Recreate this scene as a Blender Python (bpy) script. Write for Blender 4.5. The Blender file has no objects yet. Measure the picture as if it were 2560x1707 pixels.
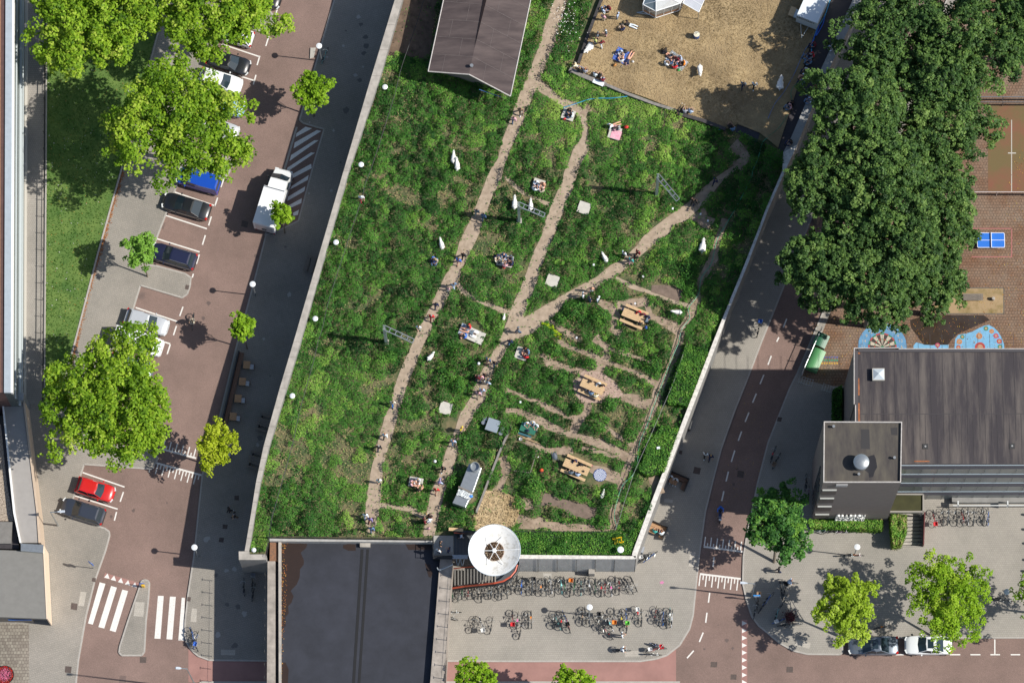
import bpy, math, random
import numpy as np
from mathutils import Vector, Matrix
SC = bpy.context.scene
COL = SC.collection
random.seed(7); RNG = np.random.default_rng(7)
R = math.radians

# ------------------------------------------------------------------ camera (helicopter view, nadir a little below the frame)
FPX, CX, CY = 11000.0, 1280.0, 853.5
_d = Vector((110, -2646.5, -11000)).normalized()
_zc = -_d
_xc = (Vector((1, 0, 0)) - _zc * _zc.x).normalized()
_yc = _zc.cross(_xc)
CM = Matrix((_xc, _yc, _zc))            # world = CM @ cam
HCAM = 411.0
_r = CM @ Vector((0, 0, -1))
CAMLOC = -_r * (HCAM / -_r.z)
cam_d = bpy.data.cameras.new('camera'); cam = bpy.data.objects.new('camera', cam_d); COL.objects.link(cam)
cam_d.lens = FPX / 2560 * 36; cam_d.sensor_width = 36; cam_d.clip_start = 5; cam_d.clip_end = 6000
cam.matrix_world = Matrix.Translation(CAMLOC) @ CM.to_4x4()
SC.camera = cam

# ------------------------------------------------------------------ light
SUN = Vector((0.682, -0.083, 0.7266)).normalized()
w = bpy.data.worlds.new("World"); SC.world = w; w.use_nodes = True
nt = w.node_tree; bg = nt.nodes['Background']; sky = nt.nodes.new('ShaderNodeTexSky')
sky.sky_type = 'NISHITA'; sky.sun_disc = False; sky.sun_elevation = R(46.6); sky.sun_rotation = math.atan2(SUN.x, SUN.y)
nt.links.new(sky.outputs[0], bg.inputs[0]); bg.inputs[1].default_value = 0.088
sl = bpy.data.lights.new('sun', 'SUN'); sl.energy = 4.4; sl.angle = R(0.5); sl.color = (1, .95, .87)
so = bpy.data.objects.new('sun', sl); COL.objects.link(so); so.location = (0, 0, 300)
so.rotation_euler = SUN.to_track_quat('Z', 'Y').to_euler()
SC.view_settings.view_transform = 'Standard'; SC.view_settings.look = 'None'
SC.view_settings.gamma = 1; SC.view_settings.exposure = 0.30
SC.cycles.max_bounces = 5; SC.cycles.diffuse_bounces = 2; SC.cycles.transparent_max_bounces = 8

# ------------------------------------------------------------------ survey helpers: photo survey point (u,v) at height z -> ground plan position
def P(u, v, z=0.0):
    d = CM @ Vector((u - CX, -(v - CY), -FPX))
    t = (z - CAMLOC.z) / d.z
    p = CAMLOC + d * t
    return Vector((p.x, p.y, z))
TS = 3.6719
def T(c, r, x, y): return (640 * c + x / TS, (0, 427, 854, 1280)[r] + y / TS)
def L(c, r, s):
    o = []
    for t in s.split():
        x, y = t.split(','); o.append(T(c, r, float(x), float(y)))
    return o
def Lp(s): return [tuple(float(a) for a in t.split(',')) for t in s.split()]
def PW(pts, z=0.0): return [P(u, v, z) for u, v in pts]
def imgdir(u, v, deg):      # heading measured on the plan
    return R(deg)

# ------------------------------------------------------------------ materials
MATS = {}
def newmat(name):
    m = bpy.data.materials.new(name); m.use_nodes = True
    return m, m.node_tree, m.node_tree.nodes['Principled BSDF']
def _n(nt, t, **k):
    n = nt.nodes.new(t)
    for a, b in k.items(): setattr(n, a, b)
    return n
def mat(name, col, rough=.7, metal=0, var=.0, scale=2.0, col2=None, bump=0, spec=.5, det=6, stretch=None, ramp=None, coord='Object'):
    if name in MATS: return MATS[name]
    m, nt, b = newmat(name)
    c1 = (*col, 1)
    b.inputs['Base Color'].default_value = c1; b.inputs['Roughness'].default_value = rough; b.inputs['Metallic'].default_value = metal
    b.inputs['Specular IOR Level'].default_value = spec
    if var or col2 or bump:
        tc = _n(nt, 'ShaderNodeTexCoord'); src = tc.outputs[coord]
        if stretch:
            mp = _n(nt, 'ShaderNodeMapping'); mp.inputs['Scale'].default_value = stretch; nt.links.new(src, mp.inputs[0]); src = mp.outputs[0]
        no = _n(nt, 'ShaderNodeTexNoise'); no.inputs['Scale'].default_value = scale; no.inputs['Detail'].default_value = det
        no.inputs['Roughness'].default_value = .65; nt.links.new(src, no.inputs['Vector'])
        rp = _n(nt, 'ShaderNodeValToRGB'); lo, hi = ramp or (.3, .7)
        rp.color_ramp.elements[0].position = lo; rp.color_ramp.elements[1].position = hi
        k = 1 - var
        rp.color_ramp.elements[0].color = (*(col2 or [x * k for x in col]), 1)
        rp.color_ramp.elements[1].color = (*[min(1, x * (1 + var * .6)) for x in col], 1)
        nt.links.new(no.outputs[0], rp.inputs[0]); nt.links.new(rp.outputs[0], b.inputs['Base Color'])
        if bump:
            bp = _n(nt, 'ShaderNodeBump'); bp.inputs['Strength'].default_value = bump; bp.inputs['Distance'].default_value = .05
            nt.links.new(no.outputs[0], bp.inputs['Height']); nt.links.new(bp.outputs[0], b.inputs['Normal'])
    MATS[name] = m
    return m
def paver(name, c1, c2, mortar, bw=.3, bh=.3, rot=0, var=.25, msize=.012, offset=.5, stain=.75, rough=.85, stain_scale=.12, stain_col=None):
    m, nt, b = newmat(name); b.inputs['Roughness'].default_value = rough; b.inputs['Specular IOR Level'].default_value = .3
    tc = _n(nt, 'ShaderNodeTexCoord'); mp = _n(nt, 'ShaderNodeMapping'); mp.inputs['Rotation'].default_value = (0, 0, R(rot))
    nt.links.new(tc.outputs['Object'], mp.inputs[0])
    br = _n(nt, 'ShaderNodeTexBrick'); br.offset = offset
    br.inputs['Scale'].default_value = 1; br.inputs['Brick Width'].default_value = bw * .68; br.inputs['Row Height'].default_value = bh * .68
    br.inputs['Mortar Size'].default_value = msize; br.inputs['Color1'].default_value = (*c1, 1); br.inputs['Color2'].default_value = (*c2, 1)
    br.inputs['Mortar'].default_value = (*mortar, 1); nt.links.new(mp.outputs[0], br.inputs[0])
    no = _n(nt, 'ShaderNodeTexNoise'); no.inputs['Scale'].default_value = stain_scale; no.inputs['Detail'].default_value = 9; no.inputs['Roughness'].default_value = .7
    nt.links.new(tc.outputs['Object'], no.inputs['Vector'])
    rp = _n(nt, 'ShaderNodeValToRGB'); rp.color_ramp.elements[0].position = .32; rp.color_ramp.elements[1].position = .68
    rp.color_ramp.elements[0].color = (*(stain_col or (stain, stain, stain * .98)), 1); rp.color_ramp.elements[1].color = (1.12, 1.1, 1.08, 1)
    nt.links.new(no.outputs[0], rp.inputs[0])
    n2 = _n(nt, 'ShaderNodeTexNoise'); n2.inputs['Scale'].default_value = 9; n2.inputs['Detail'].default_value = 3
    nt.links.new(tc.outputs['Object'], n2.inputs['Vector'])
    r2 = _n(nt, 'ShaderNodeValToRGB'); r2.color_ramp.elements[0].position = .3; r2.color_ramp.elements[1].position = .7
    r2.color_ramp.elements[0].color = (1 - var,) * 3 + (1,); r2.color_ramp.elements[1].color = (1 + var * .5,) * 3 + (1,)
    nt.links.new(n2.outputs[0], r2.inputs[0])
    m1 = _n(nt, 'ShaderNodeMix', data_type='RGBA', blend_type='MULTIPLY'); m1.inputs[0].default_value = 1
    m2 = _n(nt, 'ShaderNodeMix', data_type='RGBA', blend_type='MULTIPLY'); m2.inputs[0].default_value = 1
    nt.links.new(br.outputs[0], m1.inputs[6]); nt.links.new(rp.outputs[0], m1.inputs[7])
    nt.links.new(m1.outputs[2], m2.inputs[6]); nt.links.new(r2.outputs[0], m2.inputs[7])
    nt.links.new(m2.outputs[2], b.inputs['Base Color'])
    MATS[name] = m
    return m
def leafmat(name, cols, trans=.25, rough=.6, spec=.15):
    if name in MATS: return MATS[name]
    m, nt, b = newmat(name); out = nt.nodes['Material Output']
    at = _n(nt, 'ShaderNodeAttribute'); at.attribute_name = 'tint'
    rp = _n(nt, 'ShaderNodeValToRGB'); el = rp.color_ramp.elements
    while len(el) < len(cols): el.new(.5)
    for i, (p, c) in enumerate(cols): el[i].position = p; el[i].color = (*c, 1)
    nt.links.new(at.outputs['Fac'], rp.inputs[0]); nt.links.new(rp.outputs[0], b.inputs['Base Color'])
    b.inputs['Roughness'].default_value = rough; b.inputs['Specular IOR Level'].default_value = spec
    tr = _n(nt, 'ShaderNodeBsdfTranslucent'); nt.links.new(rp.outputs[0], tr.inputs[0])
    mx = _n(nt, 'ShaderNodeMixShader'); mx.inputs[0].default_value = trans
    nt.links.new(b.outputs[0], mx.inputs[1]); nt.links.new(tr.outputs[0], mx.inputs[2]); nt.links.new(mx.outputs[0], out.inputs[0])
    MATS[name] = m
    return m
def glassmat(name, col, rough=.08, alpha=None, metal=0):
    if name in MATS: return MATS[name]
    m, nt, b = newmat(name); b.inputs['Base Color'].default_value = (*col, 1); b.inputs['Roughness'].default_value = rough
    b.inputs['Metallic'].default_value = metal; b.inputs['Specular IOR Level'].default_value = .8
    if alpha is not None: b.inputs['Alpha'].default_value = alpha
    MATS[name] = m
    return m
def flat(name, col, rough=.55, metal=0): return mat(name, col, rough, metal)

# ------------------------------------------------------------------ mesh building
class MB:
    def __init__(s): s.v = []; s.f = []
    def add(s, vs, fs):
        o = len(s.v); s.v.extend([tuple(x) for x in vs]); s.f.extend([tuple(i + o for i in f) for f in fs]); return s
    def box(s, c, d, rz=0, ry=0, rx=0):
        a, b, e = d[0] / 2, d[1] / 2, d[2] / 2
        m = Matrix.Rotation(rz, 3, 'Z') @ Matrix.Rotation(ry, 3, 'Y') @ Matrix.Rotation(rx, 3, 'X')
        vs = [Vector(c) + m @ Vector((x * a, y * b, z * e)) for x in (-1, 1) for y in (-1, 1) for z in (-1, 1)]
        return s.add(vs, [(0, 1, 3, 2), (4, 6, 7, 5), (0, 4, 5, 1), (2, 3, 7, 6), (0, 2, 6, 4), (1, 5, 7, 3)])
    def prism(s, pts, z0, z1, cap0=True):
        n = len(pts)
        ar = sum(pts[i][0] * pts[(i + 1) % n][1] - pts[(i + 1) % n][0] * pts[i][1] for i in range(n))
        if ar < 0: pts = pts[::-1]
        zz0 = z0 if isinstance(z0, (list, tuple)) else [z0] * n
        zz1 = z1 if isinstance(z1, (list, tuple)) else [z1] * n
        vs = [(p[0], p[1], zz0[i]) for i, p in enumerate(pts)] + [(p[0], p[1], zz1[i]) for i, p in enumerate(pts)]
        fs = [tuple(range(n, 2 * n))] + [(i, (i + 1) % n, n + (i + 1) % n, n + i) for i in range(n)]
        if cap0: fs.append(tuple(range(n - 1, -1, -1)))
        return s.add(vs, fs)
    def sheet(s, pts, z):
        n = len(pts)
        ar = sum(pts[i][0] * pts[(i + 1) % n][1] - pts[(i + 1) % n][0] * pts[i][1] for i in range(n))
        if ar < 0: pts = pts[::-1]
        return s.add([(p[0], p[1], z) for p in pts], [tuple(range(n))])
    def tube(s, a, b, r, n=6, r2=None):
        a, b = Vector(a), Vector(b); d = (b - a)
        if d.length < 1e-6: return s
        d.normalize(); u = d.orthogonal().normalized(); w_ = d.cross(u); r2 = r if r2 is None else r2
        vs = []
        for q, rr in ((a, r), (b, r2)):
            for i in range(n):
                t = 2 * math.pi * i / n; vs.append(q + (u * math.cos(t) + w_ * math.sin(t)) * rr)
        fs = [(i, (i + 1) % n, n + (i + 1) % n, n + i) for i in range(n)] + [tuple(range(n - 1, -1, -1)), tuple(range(n, 2 * n))]
        return s.add(vs, fs)
    def path(s, pts, r, n=6):
        for a, b in zip(pts, pts[1:]): s.tube(a, b, r, n)
        return s
    def lathe(s, prof, n=16, c=(0, 0, 0), axis='z', cap=True):
        vs = []; m = len(prof)
        for (r, z) in prof:
            for i in range(n):
                t = 2 * math.pi * i / n; x, y = r * math.cos(t), r * math.sin(t)
                p = (x, y, z) if axis == 'z' else ((z, x, y) if axis == 'x' else (x, z, y))
                vs.append((p[0] + c[0], p[1] + c[1], p[2] + c[2]))
        fs = [(j * n + i, j * n + (i + 1) % n, (j + 1) * n + (i + 1) % n, (j + 1) * n + i) for j in range(m - 1) for i in range(n)]
        if cap: fs += [tuple(range(n - 1, -1, -1)), tuple(range((m - 1) * n, m * n))]
        return s.add(vs, fs)
    def torus(s, c, Rr, r, axis='x', n=18, k=5):
        vs = []
        for i in range(n):
            t = 2 * math.pi * i / n
            for j in range(k):
                q = 2 * math.pi * j / k; a = Rr + r * math.cos(q); h = r * math.sin(q)
                x, y = a * math.cos(t), a * math.sin(t)
                p = (h, x, y) if axis == 'x' else ((x, y, h) if axis == 'z' else (x, h, y))
                vs.append((p[0] + c[0], p[1] + c[1], p[2] + c[2]))
        fs = [(i * k + j, i * k + (j + 1) % k, ((i + 1) % n) * k + (j + 1) % k, ((i + 1) % n) * k + j) for i in range(n) for j in range(k)]
        return s.add(vs, fs)
    def ell(s, c, r, n=12, m=8, rz=0, rx=0):
        vs = []; fs = []; mm = Matrix.Rotation(rz, 3, 'Z') @ Matrix.Rotation(rx, 3, 'X')
        for j in range(m + 1):
            ph = math.pi * j / m
            for i in range(n):
                t = 2 * math.pi * i / n
                p = Vector((r[0] * math.sin(ph) * math.cos(t), r[1] * math.sin(ph) * math.sin(t), r[2] * math.cos(ph)))
                vs.append(Vector(c) + mm @ p)
        for j in range(m):
            for i in range(n): fs.append((j * n + i, (j + 1) * n + i, (j + 1) * n + (i + 1) % n, j * n + (i + 1) % n))
        return s.add(vs, fs)
    def build(s, name, m, parent=None, smooth=False, loc=None, rz=0, bevel=0):
        me = bpy.data.meshes.new(name); me.from_pydata(s.v, [], s.f)
        if m: me.materials.append(m)
        if smooth:
            me.polygons.foreach_set('use_smooth', [True] * len(me.polygons))
            try: me.set_sharp_from_angle(angle=R(40))
            except Exception: pass
        me.update()
        o = bpy.data.objects.new(name, me); COL.objects.link(o)
        if parent: o.parent = parent
        if loc is not None: o.location = loc
        if rz: o.rotation_euler = (0, 0, rz)
        if bevel:
            bm_ = o.modifiers.new('bevel', 'BEVEL'); bm_.width = bevel; bm_.segments = 2; bm_.limit_method = 'ANGLE'
        return o
def tag(o, label=None, cat=None, group=None, kind=None):
    if label: o['label'] = label
    if cat: o['category'] = cat
    if group: o['group'] = group
    if kind: o['kind'] = kind
    return o
def empty(name, loc, rz=0, label=None, cat=None, group=None):
    o = bpy.data.objects.new(name, None); COL.objects.link(o); o.location = loc; o.rotation_euler = (0, 0, rz); o.empty_display_size = .3
    return tag(o, label, cat, group)
def struct(name, mb, m, smooth=False): return tag(mb.build(name, m, smooth=smooth), kind='structure')
KIDS = {}
def copy_tree(o, parent=None):
    c = o.copy(); COL.objects.link(c)
    if parent: c.parent = parent
    for ch in [x for x in list(o.children)]: copy_tree(ch, c)
    return c
def setmat(o, m):
    o.material_slots[0].link = 'OBJECT'; o.material_slots[0].material = m
def text(name, s, size, loc, rot, m, parent, depth=.02, sx=1, align='CENTER'):
    cu = bpy.data.curves.new('tmp', 'FONT'); cu.body = s; cu.size = size; cu.extrude = depth; cu.align_x = align; cu.align_y = 'CENTER'
    to = bpy.data.objects.new('tmp', cu); COL.objects.link(to)
    me = bpy.data.meshes.new_from_object(to); bpy.data.objects.remove(to)
    me.materials.clear(); me.materials.append(m)
    o = bpy.data.objects.new(name, me); COL.objects.link(o); o.location = loc; o.rotation_euler = rot; o.scale = (sx, 1, 1)
    if parent: o.parent = parent
    return o

# ------------------------------------------------------------------ numpy helpers
def vnoise(x, y, sc, seed):
    x = x / sc; y = y / sc; xi = np.floor(x).astype(np.int64); yi = np.floor(y).astype(np.int64); fx = x - xi; fy = y - yi
    fx = fx * fx * (3 - 2 * fx); fy = fy * fy * (3 - 2 * fy)
    def h(a, b):
        k = (a * 374761393 + b * 668265263 + seed * 1442695041) & 0xffffffff
        k = ((k ^ (k >> 13)) * 1274126177) & 0xffffffff
        return ((k ^ (k >> 16)) & 0xffff) / 65535.0
    return (h(xi, yi) * (1 - fx) + h(xi + 1, yi) * fx) * (1 - fy) + (h(xi, yi + 1) * (1 - fx) + h(xi + 1, yi + 1) * fx) * fy
def fbm(x, y, sc, seed): return (vnoise(x, y, sc, seed) * .55 + vnoise(x, y, sc / 2.1, seed + 1) * .3 + vnoise(x, y, sc / 4.3, seed + 2) * .15)
def inside(px, py, poly):
    r = np.zeros(px.shape, bool); n = len(poly)
    for i in range(n):
        x1, y1 = poly[i][0], poly[i][1]; x2, y2 = poly[(i + 1) % n][0], poly[(i + 1) % n][1]
        c = (y1 > py) != (y2 > py)
        with np.errstate(divide='ignore', invalid='ignore'): xx = (x2 - x1) * (py - y1) / (y2 - y1 + 1e-12) + x1
        r ^= c & (px < xx)
    return r
def leaves(name, C, N, S, tint, m, parent=None, aspect=.62, smooth=False, base=None):
    n = len(C); a = RNG.normal(size=(n, 3)); N = N / np.linalg.norm(N, axis=1)[:, None]
    t = np.cross(N, a); t /= np.linalg.norm(t, axis=1)[:, None] + 1e-9; b = np.cross(N, t)
    S = S[:, None]
    bend = N * S * .18
    V = np.empty((n, 4, 3)); V[:, 0] = C - t * S * .5; V[:, 1] = C + b * S * .5 * aspect + bend; V[:, 2] = C + t * S * .5; V[:, 3] = C - b * S * .5 * aspect + bend
    me = bpy.data.meshes.new(name); me.vertices.add(n * 4); me.vertices.foreach_set('co', V.astype(np.float32).ravel())
    me.loops.add(n * 4); me.loops.foreach_set('vertex_index', np.arange(n * 4, dtype=np.int32))
    me.polygons.add(n); me.polygons.foreach_set('loop_start', np.arange(0, n * 4, 4, dtype=np.int32))
    me.update(calc_edges=True)
    at = me.attributes.new('tint', 'FLOAT', 'FACE'); at.data.foreach_set('value', np.clip(tint, 0, 1).astype(np.float32))
    me.materials.append(m); me.validate()
    o = bpy.data.objects.new(name, me); COL.objects.link(o)
    if parent: o.parent = parent
    return o
# ================================================================== SETTING
G = 6.0; WT = 6.65; PV = 0.12
M_pave = paver('pavers', (.33, .305, .27), (.30, .28, .25), (.225, .21, .185), .3, .3, -17, var=.14)
M_paveE = paver('pavers_east', (.345, .325, .29), (.32, .30, .27), (.25, .235, .21), .3, .3, 0, var=.1, stain=.82)
M_paveL = paver('pavers_light', (.50, .47, .42), (.46, .43, .38), (.38, .35, .31), .3, .3, 0, var=.12)
M_road = paver('road_brick', (.30, .205, .178), (.26, .18, .155), (.18, .13, .112), .21, .07, 45, var=.14, stain=.74, stain_scale=.15, msize=.008)
M_cyc = mat('cycle_asphalt', (.33, .18, .155), .9, var=.18, scale=.5, bump=.0)
M_kerb = mat('kerb_stone', (.40, .375, .34), .85, var=.15, scale=3)
M_white = mat('road_paint', (.72, .70, .66), .7, col2=(.48, .42, .38), scale=7, det=9, ramp=(.3, .46))
M_conc = mat('concrete', (.43, .395, .35), .85, col2=(.27, .25, .22), scale=1.1, det=9, ramp=(.3, .6))
M_wall = mat('grey_concrete_wall', (.24, .235, .225), .85, var=.22, scale=1.5, stretch=(1, 1, .2), ramp=(.25, .7))
M_soil = mat('garden_soil', (.15, .125, .065), .95, var=.3, scale=.9, col2=(.055, .085, .03), bump=.4, ramp=(.4, .62))
M_path = mat('bark_path', (.43, .34, .255), .95, col2=(.28, .215, .155), var=.1, scale=2.2, bump=.5, ramp=(.3, .72))
M_dry = mat('dry_grass', (.42, .315, .17), .95, col2=(.22, .16, .09), var=.1, scale=.33, bump=.6, ramp=(.3, .68))
M_lawn = mat('lawn', (.12, .185, .04), .9, col2=(.05, .12, .02), var=.2, scale=.5, bump=.4, ramp=(.3, .66))
M_black = mat('black_roofing', (.030, .033, .046), .6, var=.0, col2=(.017, .019, .027), scale=.45, bump=.1, det=9, ramp=(.35, .7))
M_dark = flat('dark_metal', (.02, .022, .025), .5)
M_grey = flat('grey_metal', (.35, .37, .38), .4, .6)
M_galv = mat('galvanised', (.42, .45, .46), .35, .7, var=.12, scale=4)
M_wood = mat('weathered_wood', (.22, .19, .16), .8, var=.3, scale=3, stretch=(1, 6, 1))
M_pine = mat('new_pine', (.58, .40, .22), .7, var=.15, scale=4)
M_brown = mat('brown_wood', (.17, .10, .065), .7, var=.2, scale=4)

mb = MB(); mb.sheet([(-1500, -1500), (1500, -1500), (1500, 1500), (-1500, 1500)], -.012)
struct('ground', mb, mat('ground_far', (.22, .20, .18), .9, var=.2, scale=.1))

# roads
west_w = Lp('590,-60 575,15 577,0 385,1305 160,1320 150,1780')
mb = MB(); mb.sheet(PW(Lp('470,-80 880,-80 880,300 700,1300 700,1780 120,1780 150,1200')), 0); struct('road', mb, M_road)
mb = MB(); mb.sheet(PW(Lp('1690,1780 1690,1560 1600,1500 1850,800 2100,300 2260,-80 2420,-80 2150,600 1900,1500 2000,1570 2900,1570 2900,1780')), 0); struct('road', mb, M_road)
mb = MB(); mb.sheet(PW(Lp('471,1600 700,1600 700,1704 471,1704')), .004); struct('cycle_path', mb, M_cyc)
mb = MB(); mb.sheet(PW(Lp('1060,1600 1690,1600 1690,1704 1060,1704')), .004); struct('cycle_path', mb, M_cyc)

def pavement(pts, m, kerb=None, name='pavement'):
    w_ = PW(pts); mb = MB(); mb.prism(w_, -.2, PV); o = struct(name, mb, m)
    if kerb:
        kp = [P(u, v, PV) for u, v in kerb]; mk = MB()
        for a, b in zip(kp, kp[1:]):
            d = (b - a); n = Vector((-d.y, d.x, 0)).normalized() * .075
            q = [a - n, b - n, b + n, a + n]
            mk.prism([(x.x, x.y) for x in q], -.1, PV + .004, cap0=False)
        struct('kerb', mk, M_kerb)
    return o
K1 = Lp('593,-60 573,-8 670,22 684,40 681,68 667,83 560,52 475,368 574,396 581,410 572,432 562,445 548,448 457,424 366,662 389,664 463,684 477,694 475,715 468,735 455,744 351,713 335,765 228,1105 380,1125 395,1145 380,1172 210,1160 186,1235 169,1291 262,1320 273,1328 274,1338 264,1375 236,1454 215,1539 196,1648 182,1780')
pavement(K1 + Lp('-400,1780 -400,-60'), M_pave, K1)
K2 = Lp('848,-60 836,0 749,300 758,308 810,323 787,400 746,552 700,575 665,587 640,686 614,784 590,870 547,1050 506,1186 496,1281 485,1389 470,1487 463,1552 462,1585 465,1602 474,1618 485,1630 496,1639 523,1649 700,1651')
pavement(K2 + Lp('720,1400 900,600 1040,-60'), M_pave, K2)
K3 = Lp('1060,1651 1280,1652 1600,1652 1640,1646 1667,1637 1699,1612 1724,1571 1733,1536 1740,1465 1748,1389 1763,1280 1784,1194 1803,1121 1836,1028 1874,933 1904,854 2000,615 2150,250 2265,-60')
pavement(K3 + Lp('2050,-60 1900,450 1640,1200 1560,1340 1060,1340'), M_paveE, K3)
K4 = Lp('2390,-60 2280,230 2160,540 2058,780 1993,933 1974,971 1920,1107 1893,1211 1866,1345 1859,1389 1857,1457 1866,1498 1879,1539 1897,1563 1920,1582 1950,1607 1985,1626 2018,1634 2100,1635 2106,1630 2108,1593 2900,1593')
pavement(K4 + Lp('2900,-60'), M_paveE, K4)
K5 = Lp('487,1780 490,1712 504,1704 1100,1704 1700,1704 1700,1780')
pavement(K5, M_pave, K5[1:5])
# traffic islands
isl = L(0, 3, '1290,660 1300,630 1330,618 1360,628 1372,650 1362,800 1340,1000 1325,1280 1300,1312 1118,1312 1093,1285 1100,1230 1180,980')
pavement(isl, M_pave, isl + isl[:1], name='traffic_island')
# pale tactile slabs and covers
def slab(pts, m, z, name): mb = MB(); mb.sheet(PW(pts, z), z); return struct(name, mb, m)
for q in (L(0, 3, '1243,822 1328,826 1315,958 1225,950'), L(0, 3, '740,730 795,732 770,862 718,855'), L(0, 3, '1762,880 1808,885 1803,1008 1748,1002'),
          L(2, 3, '1035,1270 1172,1270 1172,1325 1035,1325'), L(0, 3, '2030,1258 2160,1262 2158,1312 2028,1308'), L(3, 3, '260,1165 395,1200 378,1250 245,1220'), L(2, 3, '1635,365 1685,368 1672,500 1622,495')):
    slab(q, M_paveL, PV + .004, 'tactile_paving')
M_cover = mat('cover_steel', (.10, .075, .065), .8, var=.3, scale=5)
for q, z in ((L(0, 3, '655,830 712,838 706,898 648,888'), PV), (L(0, 3, '600,1410 658,1415 652,1475 594,1468'), PV), (L(0, 3, '1285,1325 1345,1328 1340,1382 1283,1380'), 0), (L(0, 3, '848,598 882,604 876,642 842,632'), PV),
             (L(0, 3, '2015,230 2058,235 2050,278 2006,270'), PV), (L(0, 3, '2045,110 2090,115 2085,152 2042,150'), PV), (L(0, 1, '1705,1045 1738,1052 1730,1092 1696,1085'), PV), (L(0, 1, '2222,455 2280,468 2270,525 2212,510'), 0),
             (L(2, 2, '1675,1145 1735,1160 1722,1218 1660,1205'), PV), (L(2, 2, '1540,995 1565,1000 1558,1035 1532,1028'), PV), (L(2, 2, '2072,1180 2132,1190 2125,1250 2065,1240'), 0), (L(2, 3, '1825,1370 1885,1372 1882,1422 1822,1420'), 0),
             (L(2, 3, '2008,1485 2062,1487 2060,1535 2006,1533'), 0), (L(3, 3, '170,1415 230,1417 228,1470 168,1468'), 0), (L(3, 2, '90,690 130,695 120,735 82,728'), PV), (L(0, 2, '2152,1412 2195,1410 2192,1455 2150,1452'), PV), (L(0, 3, '1722,775 1752,778 1748,818 1716,814'), PV)):
    slab(q, M_cover, z + .006, 'manhole_cover')

# painted marks -------------------------------------------------
def line(mb, a, b, wpx, z):
    a, b = P(*a, z), P(*b, z); d = b - a; n = Vector((-d.y, d.x, 0)).normalized() * (wpx / 26 / 2)
    mb.sheet([tuple(x)[:2] for x in (a - n, b - n, b + n, a + n)], z)
mk = MB(); Z1 = .008
for q in ('915,642 968,655 852,1030 808,1018', '1020,675 1073,690 957,1065 903,1052', '1123,708 1176,722 1062,1098 1007,1083', '1450,765 1503,767 1473,1160 1418,1157', '1560,772 1614,775 1582,1167 1528,1163', '1668,782 1697,784 1690,1000 1690,1178 1637,1173'):
    mk.sheet(PW(L(0, 3, q)), Z1)
for x, y in ((988, 560), (1048, 580), (1113, 601), (1177, 622), (1240, 642)):
    mk.sheet(PW(L(0, 3, f'{x},{y} {x+18},{y+50} {x-32},{y+38}')), Z1)
for x1, y1, x2, y2 in ((1515, 408, 1900, 533), (1445, 625, 1832, 745), (1600, 195, 1975, 322), (1245, 1255, 1628, 1383), (1940, 420, 1915, 503), (1885, 592, 1858, 680), (1830, 768, 1803, 855), (1775, 945, 1765, 980), (1680, 1248, 1650, 1332), (1620, 1423, 1592, 1508), (2055, 75, 2027, 152), (1998, 248, 1972, 325)):
    line(mk, T(0, 1, x1, y1), T(0, 1, x2, y2), 3.4, Z1)
for x1, y1, x2, y2 in ((2030, 405, 2380, 522), (1948, 622, 2335, 742), (2350, 690, 2325, 778), (2468, 337, 2440, 425), (2385, 515, 2360, 600), (2555, 60, 2530, 135), (1860, 810, 2250, 935)):
    line(mk, T(0, 0, x1, y1), T(0, 0, x2, y2), 3.4, Z1)
for x1, y1, x2, y2 in ((1190, -100, 1563, 20), (1563, 25, 1535, 113), (760, 1200, 1143, 1332), (690, 1412, 1080, 1535), (1133, 1378, 1103, 1467), (1070, 1560, 1050, 1640)):
    line(mk, T(0, 2, x1, y1), T(0, 2, x2, y2), 3.4, Z1)
for y in (1305,):
    for a, b in ((1165, 1245), (1670, 1765), (1858, 1950), (2042, 2130), (2228, 2315)): line(mk, T(3, 3, a, y), T(3, 3, b, y), 3, Z1)
line(mk, T(3, 3, 2082, 1165), T(3, 3, 2082, 1300), 3, Z1)
def humps(c, r, a, b, n, up, La, Sb):
    A, B = Vector((*T(c, r, *a), 0)), Vector((*T(c, r, *b), 0)); line(mk, A[:2], B[:2], 4.5, Z1)
    d = (B - A); nrm = Vector((d.y, -d.x, 0)).normalized()
    if not up: nrm = -nrm
    for i in range(n):
        p = A + d * ((i + .15) / n); l = La if i % 2 == 0 else Sb; q = p + nrm * l
        p = p + nrm * 2.5; line(mk, p[:2], q[:2], 2.8, Z1)
humps(0, 2, (1490, 985), (1800, 1068), 11, True, 23, 10)
humps(0, 2, (1390, 1100), (1855, 1225), 16, False, 27, 13)
humps(2, 3, (1760, 315), (2120, 362), 13, True, 25, 10)
humps(2, 3, (1725, 565), (2100, 610), 13, False, 30, 14)
for c, r, s in ((2, 3, '1815,738 1803,828;1790,920 1778,1012;1755,1102 1720,1188;1668,1268 1607,1337;1855,410 1845,500'),
                (2, 2, '2312,303 2277,388;2243,475 2208,560;2175,648 2140,735;2108,822 2077,908;2045,997 2013,1102;1987,1190 1965,1280;1945,1370 1925,1460'),
                (3, 1, '172,1358 140,1438;100,1528 80,1568'), (3, 2, '30,130 0,212')):
    for seg in s.split(';'):
        a, b = L(c, r, seg); line(mk, a, b, 3.4, Z1)
for y in (1017, 1085, 1152, 1220, 1287, 1355, 1423, 1492, 1560): mk.sheet(PW(L(2, 3, f'2112,{y-22} 2157,{y} 2112,{y+22}')), Z1)
struct('road_marking', mk, M_white)
mk = MB(); mk.sheet(PW(L(0, 3, '965,555 1290,652 1283,690 950,600')), .004); mk.sheet(PW(L(2, 3, '2106,985 2160,985 2160,1600 2106,1600')), .004); struct('red_surfacing', mk, M_cyc)
mk = MB(); bay = []
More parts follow.
